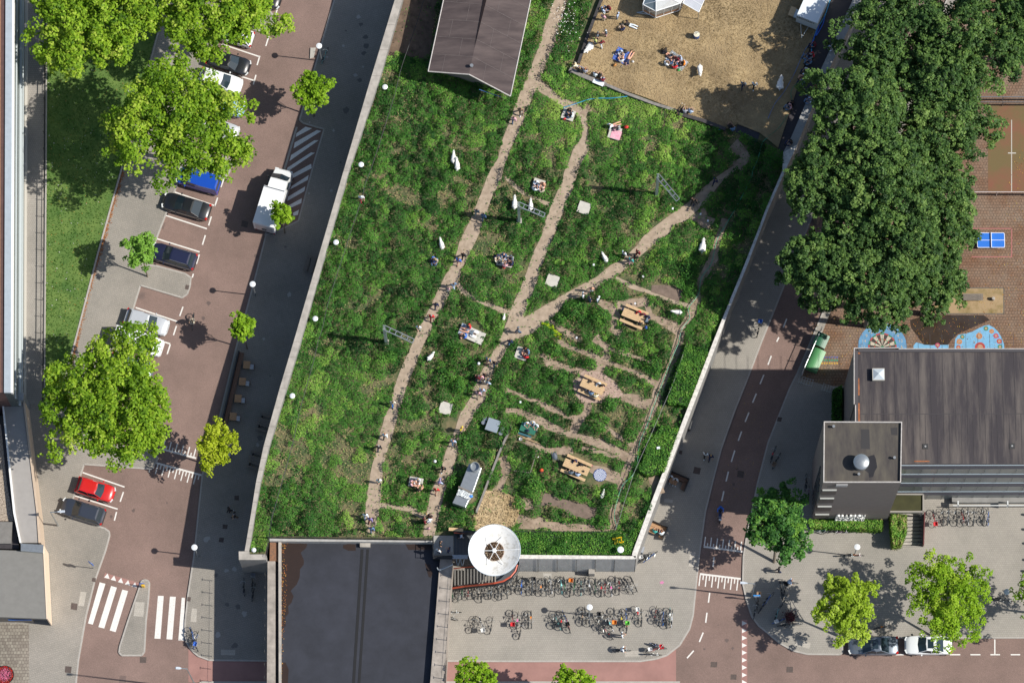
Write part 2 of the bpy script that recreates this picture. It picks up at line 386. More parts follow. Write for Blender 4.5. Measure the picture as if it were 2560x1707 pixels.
for s in ('365,1260 372,1225 455,1165 515,1180', '345,1365 355,1310 560,1195 600,1205', '308,1480 322,1425 535,1290 575,1290', '270,1590 290,1540 505,1400 540,1405'): bay.append(L(1, 0, s))
for s in ('530,190 525,150 725,40 730,85', '505,305 530,265 700,155 690,205', '480,420 490,375 665,270 655,320', '478,505 475,475 630,390 625,440', '545,570 540,540 600,508 590,560'): bay.append([(600 + x / 4.075, 400 + y / 4.075) for x, y in Lp(s)])
for q in bay: mk.sheet(PW(q), Z1)
struct('bay_hatching', mk, mat('hatch_paint', (.78, .78, .76), .8, var=.25, scale=12))
mk = MB(); line(mk, (742, 318), (663, 590), 5, .006); struct('bay_edge_strip', mk, M_kerb)

# west lawn -----------------------------------------------------
lawn_px = Lp('120,-60 432,-60 414,0 367,174 300,427 242,634 185,854 155,963 120,1009 113,1009 114,854 117,427')
mb = MB(); mb.prism(PW(lawn_px), 0, PV + .05); struct('lawn', mb, M_lawn)
mk = MB()
for seg in (Lp('436,-60 418,0 371,174 303,427 245,634 188,854 157,968'), Lp('117,-60 115,427 112,854 111,1010')):
    kp = PW(seg, PV)
    for a, b in zip(kp, kp[1:]):
        d = (b - a); n = Vector((-d.y, d.x, 0)).normalized() * .08; q = [a - n, b - n, b + n, a + n]; mk.prism([(x.x, x.y) for x in q], 0, PV + .09)
struct('lawn_kerb', mk, M_kerb)
mb = MB(); mb.sheet(PW(Lp('69,-60 111,-60 106,1009 62,1009'), .13), .13); struct('pavement', mb, paver('pavers_pale', (.36, .34, .31), (.33, .31, .285), (.24, .225, .2), .3, .3, 0, var=.1))
mb = MB(); kp = PW(Lp('113,-60 111,427 108,854 107,1010'), 1.0)
rl = empty('low_railing', kp[1], 0, 'dark low railing along the kerb between pale pavement and west lawn', 'railing')
for a, b in zip(kp, kp[1:]): mb.tube(a - kp[1] , b - kp[1], .05, 6); mb.tube(a - kp[1] - Vector((0, 0, .5)), b - kp[1] - Vector((0, 0, .5)), .03, 6)
mb.build('rail', M_dark, rl)
for i in range(26):
    t = i / 25; p = P(113 - 6 * t, -40 + 1040 * t, PV) - kp[1]; MB().tube(p, p + Vector((0, 0, .9)), .03).build('post', M_dark, rl)

# playground ----------------------------------------------------
M_play = paver('playground_brick', (.26, .195, .145), (.225, .175, .135), (.10, .08, .062), .42, .42, 0, var=.35, stain=.55, stain_scale=.35, stain_col=(.8, .55, .42), msize=.02)
slab(Lp('2056,831 2003,945 2070,965 2130,965 2900,965 2900,-60 2440,-60 2380,20'), M_play, PV + .006, 'playground')
slab(Lp('2470,262 2900,262 2900,482 2470,482'), mat('court_surface', (.13, .095, .04), .9, col2=(.20, .085, .05), var=.2, scale=.35, ramp=(.35, .6)), PV + .012, 'ball_court')
mk = MB(); line(mk, (2529, 300), (2529, 480), 2.2, PV + .018); line(mk, (2520, 383), (2540, 383), 3, PV + .02); struct('court_marking', mk, flat('court_paint', (.45, .43, .38)))
slab(L(3, 1, '1590,1075 2165,1075 2165,1310 1560,1310 1500,1300'), mat('moss_bed', (.14, .11, .03), .95, col2=(.35, .25, .14), var=.2, scale=.7, ramp=(.45, .72)), PV + .012, 'planting_bed')
mk = MB()
for a, b in ((T(3, 1, 1600, 1075), T(3, 1, 2165, 1075)), (T(3, 1, 2165, 1075), T(3, 1, 2165, 1312)), (T(3, 1, 2165, 1312), T(3, 1, 1500, 1312))): line(mk, a, b, 3, PV + .016)
struct('bed_kerb', mk, flat('dark_kerb', (.12, .10, .08)))
slab(Lp('2275,800 2320,787 2460,788 2475,800 2440,815 2395,835 2378,850 2370,862 2310,862 2300,850 2290,835 2278,820'), mat('wet_ground', (.05, .04, .035), .12, var=.3, scale=.8, col2=(.04, .025, .015)), PV + .012, 'puddle')
mk = MB(); line(mk, T(3, 1, 1880, 530), T(3, 1, 2240, 530), 2.5, PV + .012); line(mk, T(3, 1, 2237, 530), T(3, 1, 2237, 792), 2.5, PV + .012); line(mk, T(3, 1, 2237, 790), T(3, 1, 1870, 790), 2.5, PV + .014); struct('court_marking', mk, flat('pink_paint', (.36, .13, .12)))
def disc(mb, c, r, z, n=40, a0=0, a1=360, r0=0):
    pts = [(c.x + r * math.cos(R(a0 + (a1 - a0) * i / n)), c.y + r * math.sin(R(a0 + (a1 - a0) * i / n))) for i in range(n + (0 if a1 - a0 == 360 else 1))]
    if r0: pts += [(c.x + r0 * math.cos(R(a0 + (a1 - a0) * i / n)), c.y + r0 * math.sin(R(a0 + (a1 - a0) * i / n))) for i in range(n, -1, -1)]
    elif a1 - a0 != 360: pts.append((c.x, c.y))
    mb.sheet(pts, z); return mb
M_blue = mat('mural_blue', (.11, .26, .43), .8, var=.25, scale=3, ramp=(.2, .6))
C0 = P(2206, 867, PV)
disc(MB(), C0, 61 / 26, PV + .010); mb = MB(); disc(mb, C0, 61 / 26, PV + .010); struct('painted_dartboard', mb, M_blue)
m_w, m_b = mat('mural_cream', (.5, .45, .36), .8, var=.2, scale=5), flat('mural_black', (.05, .04, .035)); m_r, m_g = flat('mural_red', (.38, .05, .04)), flat('mural_green', (.03, .2, .1))
ws, bs, rs, gs = MB(), MB(), MB(), MB()
for i in range(20):
    a = 81 + 18 * i; (bs if i % 2 else ws); tgt = ws if i % 2 == 0 else bs
    disc(tgt, C0, 1.22, PV + .016, 4, a, a + 18, .14); disc(rs if i % 2 else gs, C0, 1.37, PV + .016, 4, a, a + 18, 1.23); disc(rs if i % 2 else gs, C0, .78, PV + .021, 4, a, a + 18, .70)
disc(gs, C0, .14, PV + .016, 12)
for m_, x in ((m_w, ws), (m_b, bs), (m_r, rs), (m_g, gs)): struct('painted_dartboard', x, m_)
for i, s in enumerate('20 1 18 4 13 6 10 15 2 17 3 19 7 16 8 11 14 9 12 5'.split()):
    a = R(90 - 18 * i); tag(text('painted_number', s, .42, (C0.x + 1.85 * math.cos(a), C0.y + 1.85 * math.sin(a), PV + .02), (0, 0, 0), m_w, None, .001), kind='structure')
mb = MB(); mb.sheet(PW(Lp('2386,868 2388,848 2395,838 2412,835 2430,830 2445,822 2460,815 2472,813 2485,820 2495,830 2504,845 2510,862 2511,900 2386,900')), PV + .010)
mb.sheet(PW(Lp('2283,866 2290,856 2310,862 2330,864 2350,860 2372,862 2370,880 2285,880')), PV + .0105); struct('painted_mural', mb, mat('mural_light_blue', (.16, .37, .56), .8, var=.2, scale=3, ramp=(.2, .6)))
for u, v, r, m_ in ((2465, 821, 6, 'g'), (2479, 828, 6, 'o'), (2490, 839.5, 6.5, 'p'), (2498, 853, 6.5, 'r'), (2500, 867, 6, 'g'), (2448, 840, 8, 'o'), (2406, 842, 5.5, 'g'), (2398.5, 854, 7, 'o'), (2396, 868, 5.5, 'r'), (2450, 868, 13, 'r'), (2344, 863, 6, 'p')):
    mm = {'g': m_g, 'o': flat('mural_orange', (.45, .2, .08)), 'p': flat('mural_pink', (.4, .05, .13)), 'r': m_r}[m_]
    mb = MB(); disc(mb, P(u, v, PV), r / 26, PV + .016, 20); struct('painted_mural', mb, mm); mb = MB(); disc(mb, P(u, v, PV), r / 26 * .55, PV + .022, 16); struct('painted_mural', mb, flat('mural_tan', (.42, .25, .15)))
for j, (yy, cc) in enumerate(((893, (.09, .10, .25)), (900.5, (.05, .22, .14)), (908, (.5, .3, .06)))):
    mb = MB()
    for k in range(7): disc(mb, P(2055 + k * 6.3, yy, PV), .105, PV + .012, 8)
    struct('painted_dots', mb, flat('dots%d' % j, cc))

# hilltop garden terrace ------------------------------------------
W_out = Lp('1000,-60 987,0 929,190 859,427 734,854 699,971 659,1115 640,1205 628,1281 611.5,1378')
W_in = Lp('1020,-60 1006,0 968,131 937,218 926,259 877,427 841,544 831,549 753,808 745,854 675,1104 655,1167 643,1222 638,1281 622,1378')
E_in = Lp('2150,-60 2132,0 2072,131 2033,215 1978,343 1958,381 1956,427 1915,521 1893,580 1860,664 1814,776 1783,854 1618,1281 1582,1378 1580,1386')
E_out = Lp('2166,-60 2146,19 2121,76 2083,152 2056,207 1993,362 1963,427 1922,521 1900,580 1868,664 1822,776 1794,854 1631,1281 1596,1378 1590,1397')
def wallstrip(name, A, B, label, z=WT, m=M_conc, zb=0.0, step=None, group=None):
    root = empty(name, P(*A[0], 0), 0, label, 'wall', group); l0 = root.location
    a = [P(*q, z) - l0 for q in A]; b = [P(*q, z) - l0 for q in B]
    body = MB(); cop = MB()
    for i in range(len(a) - 1):
        q = [a[i], a[i + 1], b[i + 1], b[i]]
        body.prism([(x.x, x.y) for x in q], zb, z - .12, cap0=False)
        cop.prism([(x.x, x.y) for x in q], z - .12, z)
    body.build('wall_body', M_wall, root); cop.build('coping', m, root)
    return root
W_in2 = Lp('1020,-60 1006,0 951,190 872,427 751,854 716,971 673,1115 651,1205 638,1281 622,1378')
ww = wallstrip('retaining_wall', W_out, W_in2, 'long pale concrete parapet wall along the west street side of the rooftop garden', z=7.2)
for i in range(1, 9):
    for f in (0, .33, .66):
        a = [W_out[i][k] + (W_out[i + 1][k] - W_out[i][k]) * f for k in (0, 1)]; b = [W_in2[i][k] + (W_in2[i + 1][k] - W_in2[i][k]) * f for k in (0, 1)]
        p, q = P(*a, 7.205) - ww.location, P(*b, 7.205) - ww.location; MB().tube(p, q, .015, 4).build('coping_joint', flat('joint_grey', (.16, .15, .14)), ww)
mE = mat('grey_coping', (.33, .33, .32), .85, var=.15, scale=1)
wallstrip('retaining_wall', E_in[:6], E_out[:6], 'wide grey slab-topped parapet at the north-east by the dark gutter roof', m=mE)
wallstrip('retaining_wall', E_in[5:], E_out[5:], 'narrow whitewashed parapet with railing along the east side of the garden', m=mat('white_coping', (.62, .59, .54), .8, var=.3, scale=3, ramp=(.3, .6)))
# corner block and south walls
def block(name, pts, z0, z1, m, label, cat, mtop=None):
    root = empty(name, P(*pts[0], z0), 0, label, cat); l0 = root.location
    w_ = [P(u, v, z1) - l0 for u, v in pts]
    MB().prism([(x.x, x.y) for x in w_], 0, z1 - z0 - .1, cap0=False).build('wall_body', m, root)
    MB().prism([(x.x, x.y) for x in w_], z1 - z0 - .1, z1 - z0).build('coping', mtop or M_conc, root)
    return root
block('corner_wall', Lp('596.7,1377.5 622.9,1377.5 622.9,1385 665,1385 665,1398.6 597.2,1398.6'), 0, 7.2, M_wall, 'brick-edged corner wall at the south-west end of the garden', 'wall')
block('south_wall', Lp('1297,1386 1590,1389 1588,1397 1297,1396'), 0, WT, mat('panel_concrete', (.50, .50, .48), .85, var=.2, scale=1.2, stretch=(1, 1, .25), ramp=(.25, .7)), 'grey panelled retaining wall south of the garden above the bicycle row', 'wall', mat('white_coping', (.6, .6, .6)))
mb = MB()
for u in (1345, 1393, 1441, 1489, 1537):
    p = P(u, 1397, WT); mb.box((p.x, p.y - .01, 3.2), (.03, .03, 6.4))
o = bpy.data.objects['south_wall']
x = mb.build('panel_joint', M_dark, o); x.location = -o.location
# garden soil body
garden_px = W_in[1:] + Lp('665,1385 665,1350 1083,1350 1083,1337 1134,1325 1172,1322 1297,1386 1580,1386') + E_in[::-1][1:] + Lp('2150,-60 1020,-60')
gW = [P(u, v, G) for u, v in garden_px]
soil_px = Lp('1012,-60 960,160 866,427 745,854 668,1105 634,1281 618,1384 660,1384 672,1348 1083,1348 1083,1337 1134,1337 1134,1326 1300,1326 1300,1390 1584,1390 1640,1250 1788,854 1960,420 1980,345 2075,131 2140,-60')
mb = MB(); mb.prism([tuple(P(u, v, G))[:2] for u, v in soil_px], 4.0, G); struct('garden_soil', mb, M_soil)
# black roofed shed building south --------------------------------
bb = empty('station_building', P(667, 1353, 0), 0, 'long flat black roofed station building south of the garden between two stone copings', 'building')
def rel(root, pts, z): return [tuple((P(u, v, z) - root.location))[:2] for u, v in pts]
MB().prism(rel(bb, Lp('703,1353 1098,1353 1098,1420 1072,1760 703,1760'), 5.2), 0, 5.2).build('roof', M_black, bb)
MB().prism(rel(bb, Lp('669,1402 688,1402 688,1760 667,1760'), 5.9), 0, 5.9).build('coping', mat('stained_coping', (.34, .30, .26), .9, var=.35, scale=1.2), bb)
MB().prism(rel(bb, Lp('675,1352 697,1352 697,1402 674,1402'), 5.5), 0, 5.5).build('gutter_end', mat('leaf_litter', (.3, .14, .07), .95, col2=(.12, .08, .06), var=.2, scale=9), bb)
MB().prism(rel(bb, Lp('696,1352 703,1352 703,1760 697,1760'), 5.75), 0, 5.75).build('ledge', M_conc, bb)
MB().prism(rel(bb, Lp('688,1402 697,1402 697,1760 688,1760'), 5.1), 0, 5.1).build('gutter', M_black, bb)
MB().prism(rel(bb, Lp('1100,1397 1131,1397 1107,1760 1071,1760'), 5.9), 0, 5.9).build('coping', bpy.data.materials['stained_coping'], bb)
MB().prism(rel(bb, Lp('674,1345.5 1081,1351 1081,1355 674,1352'), 6.2), 0, 6.2).build('parapet', mat('pale_parapet', (.4, .39, .37), .8, var=.2, scale=2), bb)
mb = MB(); mb.sheet(rel(bb, L(1, 3, '962,340 988,340 908,1568 882,1568'), 5.2), 5.215); mb.sheet(rel(bb, L(1, 3, '1014,340 1038,340 958,1568 934,1568'), 5.2), 5.215); mb.build('expansion_joint', flat('joint_black', (.008, .008, .009)), bb)
mb = MB(); mb.prism(rel(bb, L(1, 3, '952,265 1050,270 1048,320 955,318'), 5.6), 5.2, 5.6); mb.build('roof_hatch', M_conc, bb)
m_pud = mat('roof_puddle', (.022, .010, .006), .5, var=.2, scale=1)
for s in ('235,270 470,290 462,325 410,370 440,440 438,480 405,520 400,600 375,660 318,720 345,770 325,830 295,860 300,925 270,960 272,1040 235,1080', '235,1380 270,1375 300,1440 292,1568 235,1568', '800,300 855,290 915,295 915,352 850,352 800,330', '1370,285 1500,272 1600,280 1610,345 1400,345', '1550,470 1600,480 1620,560 1605,600 1585,590'):
    MB().sheet(rel(bb, L(1, 3, s), 5.2), 5.212).build('puddle', m_pud, bb)
for side, pts, lab in (('w', ((664, 1440), (662, 1760)), 'west'), ('e', ((1128, 1440), (1106, 1760)), 'east')):
    a, b = P(*pts[0], 5.9), P(*pts[1], 5.9); rt = empty('roof_railing', a, 0, f'row of thin steel rail posts on the {lab} coping of the black roof', 'railing')
    for i in range(11):
        p = (b - a) * (i / 10); q = p + Vector((0, 0, 1.05)); MB().tube(p, q, .03, 5).tube(q + Vector((-.0, -.12, 0)), q + Vector((0, .12, 0)), .025, 5).build('post', M_dark, rt)
    MB().tube(Vector((0, 0, .3)), b - a + Vector((0, 0, .3)), .012, 4).build('cable', M_dark, rt)
# fence along garden south edge
a, b = P(670, 1345, 6.2), P(1082, 1350, 6.2)
fr = empty('mesh_fence', a, 0, 'dark see-through mesh fence along the south edge of the garden above the black roof', 'fence')
mb = MB(); d = (b - a)
for i in range(120): q = d * (i / 119); mb.tube(q, q + Vector((0, 0, 1.1)), .012, 3)
for z in (0.1, .4, .75, 1.1): mb.tube(Vector((0, 0, z)), d + Vector((0, 0, z)), .014, 4)
mb.build('mesh', M_dark, fr)
for i in range(8): q = d * (i / 7); MB().tube(q, q + Vector((0, 0, 1.3)), .035, 5).build('post', M_dark, fr)
a2, b2 = P(684, 1285, G), P(666, 1398, G); fr = empty('mesh_fence', a2, 0, 'short dark fence running down to the corner wall at the garden south-west', 'fence')
mb = MB(); d = b2 - a2
for i in range(26): q = d * (i / 25); mb.tube(q, q + Vector((0, 0, 1.5)), .012, 3)
for z in (.1, .8, 1.5): mb.tube(Vector((0, 0, z)), d + Vector((0, 0, z)), .02, 4)
mb.build('mesh', M_dark, fr)
# dark gutter roof NE
mb = MB(); mb.sheet([tuple(P(u, v, 6.03))[:2] for u, v in Lp('2085,-60 2066,30 2026,114 1977,272 1950,354 1945,372 1958,382 1978,343 2033,215 2072,131 2132,0 2150,-60')], 6.03); struct('dark_strip_roof', mb, mat('wet_roofing', (.022, .02, .024), .6, col2=(.05, .04, .04), var=.4, scale=1.2))
mb = MB(); mb.sheet([tuple(P(u, v, 6.034))[:2] for u, v in Lp('1844,311 1900,333 1892,358 1838,330')], 6.034); struct('dark_landing', mb, M_black)
# ================================================================== GARDEN GROUND
def pth(*parts):
    o = []
    for c, r, s in parts: o += L(c, r, s)
    return o
Zp = G + .02
pathA_l = pth((2, 0, '400,-160 390,0 310,200 250,420 130,730 30,950 -10,1080'), (1, 0, '2260,1290 2215,1480'), (1, 1, '2140,0 2090,150 2010,340 1950,490 1870,640 1820,840 1740,950 1700,1040 1630,1180 1580,1290 1520,1400 1445,1568'), (1, 2, '1385,130 1320,270 1250,480 1240,590 1180,680 1150,820 1120,880 1105,1010 1060,1150 1040,1270 1010,1460 1000,1568'), (1, 3, '1015,215'))
pathA_r = pth((2, 0, '530,-160 510,0 440,230 380,450 300,620 250,790 190,880 130,1060 50,1240 0,1330'), (1, 1, '2265,0 2250,100 2180,200 2100,440 2040,600 1960,760 1890,900 1850,1040 1790,1100 1720,1260 1620,1390 1600,1500 1545,1568'), (1, 2, '1480,180 1390,380 1340,560 1290,720 1240,900 1210,980 1180,1080 1165,1200 1155,1350 1140,1500 1130,1568'), (1, 3, '1085,215'))
pathB_l = pth((2, 0, '640,1120 650,1180 640,1260 560,1370 530,1470'), (2, 1, '480,0 460,110 430,160 370,290 310,450 270,600 200,740 130,940 70,1100 0,1240'), (1, 1, '2300,1400'), (1, 2, '2230,-20'))
pathB_r = pth((2, 0, '690,1120 700,1300 710,1380 650,1480'), (2, 1, '610,0 560,150 510,280 450,430 380,600 320,740 260,900 210,1080 160,1180 130,1280 100,1370 110,1450'), (2, 2, '-60,60'))
pathC_l = pth((2, 1, '2060,-60 1960,0 1820,100 1730,180 1620,290 1500,370 1340,490 1220,580 1150,680 1030,800 900,870 780,970 650,1040 500,1120 380,1190 240,1270 110,1350 -20,1420'), (1, 1, '2250,1568'), (1, 2, '2200,60 2150,120 2090,240 2010,380 1960,540 1870,660 1830,800 1780,920 1740,1010 1700,1160 1670,1260 1600,1370 1570,1568'), (1, 3, '1530,215'))
pathC_r = pth((2, 1, '2080,-30 2010,30 1900,130 1840,210 1770,300 1600,460 1520,480 1450,570 1300,680 1170,790 1080,870 970,960 830,1040 760,1080 720,1130 600,1170 480,1200 440,1280 350,1360 250,1450 150,1510 20,1545'), (2, 2, '-40,60'), (1, 2, '2280,140 2200,220 2170,330 2140,420 2100,540 2030,620 1980,720 1930,800 1890,850 1860,950 1840,1060 1800,1200 1760,1300 1720,1420 1690,1568'), (1, 3, '1635,215'))
PATHS = [[P(*q, Zp) for q in a + b[::-1]] for a, b in ((pathA_l, pathA_r), (pathC_l, pathC_r))]
mb = MB()
def ribbon(mb, A, B, z):
    n = 60
    def res(Lq):
        pts = [P(*q, z) for q in Lq]; d = [0]
        for a, b in zip(pts, pts[1:]): d.append(d[-1] + (b - a).length)
        out = []
        for i in range(n):
            t = d[-1] * i / (n - 1); j = max(k for k in range(len(d)) if d[k] <= t + 1e-9); j = min(j, len(pts) - 2)
            f = (t - d[j]) / max(1e-6, d[j + 1] - d[j]); out.append(pts[j].lerp(pts[j + 1], f))
        return out
    a, b = res(A), res(B)
    for i in range(n - 1): mb.add([a[i], a[i + 1], b[i + 1], b[i]], [(0, 3, 2, 1)] if False else [(0, 1, 2, 3)])
    return [(p.x, p.y) for p in a] + [(p.x, p.y) for p in b[::-1]]
PP = []
for k, (A, B) in enumerate(((pathA_l, pathA_r), (pathC_l, pathC_r), (pathB_l, pathB_r))):
    m_ = MB(); PP.append(ribbon(m_, A, B, Zp + .004 * k)); struct('garden_path', m_, M_path)
def track(pts, wpx, z, name='trodden_path', m=None, keep=True):
    c = [P(*q, z) for q in pts]; a = []; b = []
    for i, p in enumerate(c):
        d = (c[min(i + 1, len(c) - 1)] - c[max(i - 1, 0)]).normalized(); n = Vector((-d.y, d.x, 0)) * (wpx * .85 / 52) * (1 + .3 * math.sin(i * 2.1 + wpx)); a.append(p + n); b.append(p - n)
    m_ = MB()
    for i in range(len(c) - 1): m_.add([a[i], b[i], b[i + 1], a[i + 1]], [(0, 1, 2, 3)])
    struct(name, m_, m or M_path); poly = [(p.x, p.y) for p in a] + [(p.x, p.y) for p in b[::-1]]
    if keep: PP.append(poly)
    return poly
M_earth = mat('bare_earth', (.36, .275, .205), .95, col2=(.23, .17, .12), var=.15, scale=1.6, bump=.5, ramp=(.35, .68))
M_dirt = mat('dark_soil', (.19, .14, .11), .95, var=.3, scale=2, bump=.5)
z0 = G + .012
track(L(1, 1, '1830,1020 1900,1110 2040,1190 2200,1260 2345,1310'), 13, z0)
track(L(2, 1, '-60,60 0,115 80,190 200,250 340,310'), 11, z0 + .001)
track(L(2, 0, '240,780 340,850 440,930 560,970 620,1030 670,1120'), 26, z0 + .0015)
track(L(1, 2, '1130,1500 1270,1520 1400,1530 1500,1580 1590,1640'), 15, z0 + .0005)
track(L(2, 1, '950,985 1100,1060 1250,1110 1450,1190 1660,1255'), 12, z0 + .002)
track(L(2, 1, '1960,440 1900,600 1850,800 1760,960 1700,1060 1690,1180 1640,1320 1560,1440 1530,1568') + L(2, 2, '1480,150 1430,280 1340,450 1290,620 1215,800 1130,1000 1040,1200 980,1400 940,1568') + L(2, 3, '935,160'), 22, z0 + .003, m=M_earth)
tr = [('2,1', '800,1200 900,1260 960,1330 930,1460 1000,1500', 24), ('2,1', '960,1240 1230,1200 1270,1330 1500,1440 1560,1500', 26), ('2,1', '350,1380 430,1440 520,1500 640,1560', 16),
      ('2,2', '-60,450 60,480 250,560 420,640 500,690 620,700', 15), ('2,2', '-60,640 60,640 200,700 400,800 560,860 800,930 960,1000 1100,1070', 22), ('2,2', '560,860 580,760 620,720 690,640 700,540', 24),
      ('2,2', '280,110 350,200 480,250 640,270 800,240 870,130 850,40 760,-40', 24), ('2,2', '420,0 560,60 700,110 830,180 1000,230 1180,310 1330,390', 15), ('2,2', '850,30 980,90 1150,150 1290,190', 13), ('2,2', '1000,500 1150,540 1300,590', 30), ('2,2', '850,770 960,860 1100,950 1150,980', 11),
      ('2,2', '130,900 230,960 330,1000 480,1000 560,1000', 20), ('2,2', '640,980 800,1010 960,1060 1060,1080', 13), ('2,2', '720,1160 830,1200 960,1250 1010,1300', 30), ('2,2', '1270,1100 1300,1250 1340,1400', 40), ('2,3', '-60,50 60,60 240,110 400,140 600,150 900,160', 26),
      ('1,2', '2250,1060 2300,1160 2250,1300 2200,1400', 26), ('2,1', '1700,380 1760,460 1840,500', 46), ('2,0', '2020,1330 2150,1440 2060,1540', 40)]
for i, (cr, s, wd) in enumerate(tr):
    c, r = map(int, cr.split(',')); track(L(c, r, s), wd, z0 + .0002 * i + .004, m=M_earth)
PPd = [track(L(2, 2, '280,1440 420,1470 560,1530 760,1580'), 34, z0 + .008, 'dug_bed', M_dirt), track(L(2, 1, '1280,1080 1420,1100 1560,1160'), 30, z0 + .0082, 'dug_bed', M_dirt), track(L(2, 0, '650,1060 680,1010 720,990'), 22, z0 + .0084, m=M_earth)]
# wood chip clearing round the middle picnic table
mb = MB(); mb.sheet([tuple(P(u, v, G + .03))[:2] for u, v in L(2, 2, '560,360 660,260 820,280 940,360 1020,480 960,530 820,560 640,560 570,470')], G + .03); struct('wood_chips', mb, mat('wood_chip', (.45, .34, .28), .95, col2=(.27, .18, .14), var=.2, scale=7, bump=.6))
PP.append([tuple(P(u, v, G))[:2] for u, v in L(2, 2, '560,360 660,260 820,280 940,360 1020,480 960,530 820,560 640,560 570,470')])
PP.append([tuple(P(u, v, G))[:2] for u, v in L(2, 2, '390,1030 470,970 700,1060 900,1150 960,1300 760,1330 560,1290 440,1200')])
# dry lawn
dry_px = Lp('1512,-60 1500,0 1486,45 1446,158 1426,170 1470,196 1514,212 1600,240 1683,272 1740,298 1814,324 1844,311 1900,333 1945,370 1977,272 2026,114 2066,30 2085,-60')
dryW = [tuple(P(u, v, G))[:2] for u, v in dry_px]
mb = MB(); mb.prism(dryW, G - .1, G + .16); struct('dry_lawn', mb, M_dry)
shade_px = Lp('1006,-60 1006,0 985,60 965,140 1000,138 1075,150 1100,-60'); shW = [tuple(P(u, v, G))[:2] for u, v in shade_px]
mb = MB(); mb.sheet(shW, G + .04); struct('bare_ground', mb, mat('shed_shade_brown', (.16, .11, .075), .95, col2=(.07, .05, .035), var=.3, scale=1.6, bump=.5))  # bare ground west of the shed, its cast shade put into the dark brown
strawW = [tuple(P(u, v, G))[:2] for u, v in Lp('1214,1226 1256,1228 1290,1250 1300,1275 1290,1300 1278,1326 1188,1326 1186,1290')]
mb = MB(); mb.sheet(strawW, G + .03); struct('straw_ground', mb, mat('straw', (.56, .43, .26), .9, col2=(.42, .31, .18), var=.1, scale=2.5, stretch=(1, .3, 1), bump=.6))
for q in (L(2, 3, '60,120 260,40 330,90 400,140 300,160 60,150'), L(2, 2, '90,1420 170,1450 200,1540 150,1560 80,1500')):
    mb = MB(); mb.sheet([tuple(P(u, v, G + .032))[:2] for u, v in q], G + .032); struct('bare_ground', mb, M_earth); PP.append([tuple(P(u, v, G))[:2] for u, v in q])
EXCL = PP + PPd + [dryW, strawW, shW]
# objects that stand in the growth: keep leaves off them (survey x, y, radius px)
KEEP = [(1460, 520, 21), (1381, 702, 20), (1114, 1020, 20), (1421, 288, 24), (1537, 334, 26), (1170, 840, 30), (1188, 822, 24), (1306, 884, 24), (1131, 1066, 30), (1035, 1205, 22), (1346, 462, 26), (1262, 654, 30), (1321, 1080, 28), (1441, 1168, 40), (1480, 972, 42), (1589, 795, 42), (1180, 1200, 30), (1190, 1170, 28), (1170, 1235, 30), (1498, 1186, 20), (1354, 1178, 9), (1388, 1145, 12), (1300, 1100, 10),
        (1134, 395, 10), (1143, 411, 12), (1104, 611, 9), (1077, 892, 10), (1197, 912, 6), (1088, 1156, 6), (1287, 509, 12), (1327, 514, 12), (1512, 645, 10), (1757, 615, 12), (1693, 781, 12), (1507, 1235, 10), (1260, 793, 6), (905, 493, 12), (1083, 652, 13)]
def veg(px_poly, dens, seed):
    Wp = [tuple(P(u, v, G))[:2] for u, v in px_poly]; xs = [p[0] for p in Wp]; ys = [p[1] for p in Wp]
    ar = (max(xs) - min(xs)) * (max(ys) - min(ys)); n = int(ar * dens)
    x = RNG.uniform(min(xs), max(xs), n); y = RNG.uniform(min(ys), max(ys), n); k = inside(x, y, Wp)
    x, y = x[k], y[k]; wob = (vnoise(x, y, .5, 91) - .5) * .5; wob2 = (vnoise(x, y, .5, 92) - .5) * .5
    bad = np.zeros(x.shape, bool)
    for q in EXCL: bad |= inside(x + wob, y + wob2, q) & (RNG.random(x.shape) < (.94 if q in PP[3:] else .98))
    for (u, v, r) in KEEP:
        c = P(u, v, G + .2); bad |= (x - c.x) ** 2 + (y - c.y) ** 2 < (r * .82 / 26) ** 2
    return x[~bad], y[~bad]
g_px = Lp('1010,-50 960,160 866,427 745,854 668,1105 636,1281 620,1378 662,1382 676,1341 1083,1343 1086,1330 1300,1330 1300,1380 1582,1384 1640,1245 1788,850 1958,415 1960,384 1850,330 1815,326 1514,216 1424,180 1500,-50')
x, y = veg(g_px, 190, 3)
def hsh(a, b, sd):
    k = (a * 374761393 + b * 668265263 + sd * 1442695041) & 0xffffffff; k = ((k ^ (k >> 13)) * 1274126177) & 0xffffffff
    return ((k ^ (k >> 16)) & 0xffff) / 65535.0
def domes(x, y, cell, seed, r0, r1, h0, h1, prob):
    """plants as jittered mounds: height, outward slope direction and a random value per plant"""
    H = np.zeros_like(x); NX = np.zeros_like(x); NY = np.zeros_like(x); ID = np.full_like(x, .5); cx = np.floor(x / cell).astype(np.int64); cy = np.floor(y / cell).astype(np.int64)
    for i in (-1, 0, 1):
        for j in (-1, 0, 1):
            a, b = cx + i, cy + j; fx = (a + hsh(a, b, seed)) * cell; fy = (b + hsh(a, b, seed + 1)) * cell; r = r0 + (r1 - r0) * hsh(a, b, seed + 2); h = h0 + (h1 - h0) * hsh(a, b, seed + 3)
            dx, dy = x - fx, y - fy; an = np.arctan2(dy, dx); r = r * (1 + .18 * np.sin(3 * an + fx * 9) + .1 * np.sin(5 * an + fy * 7)); q = (dx * dx + dy * dy) / (r * r); on = (q < 1) & (hsh(a, b, seed + 4) < prob)
            hh = np.where(on, h * np.sqrt(np.clip(1 - q, 0, 1)), 0); m_ = hh > H; H = np.where(m_, hh, H); k = h / r; NX = np.where(m_, dx / r * k * 1.6, NX); NY = np.where(m_, dy / r * k * 1.6, NY); ID = np.where(m_, hsh(a, b, seed + 5), ID)
    return H, NX, NY, ID
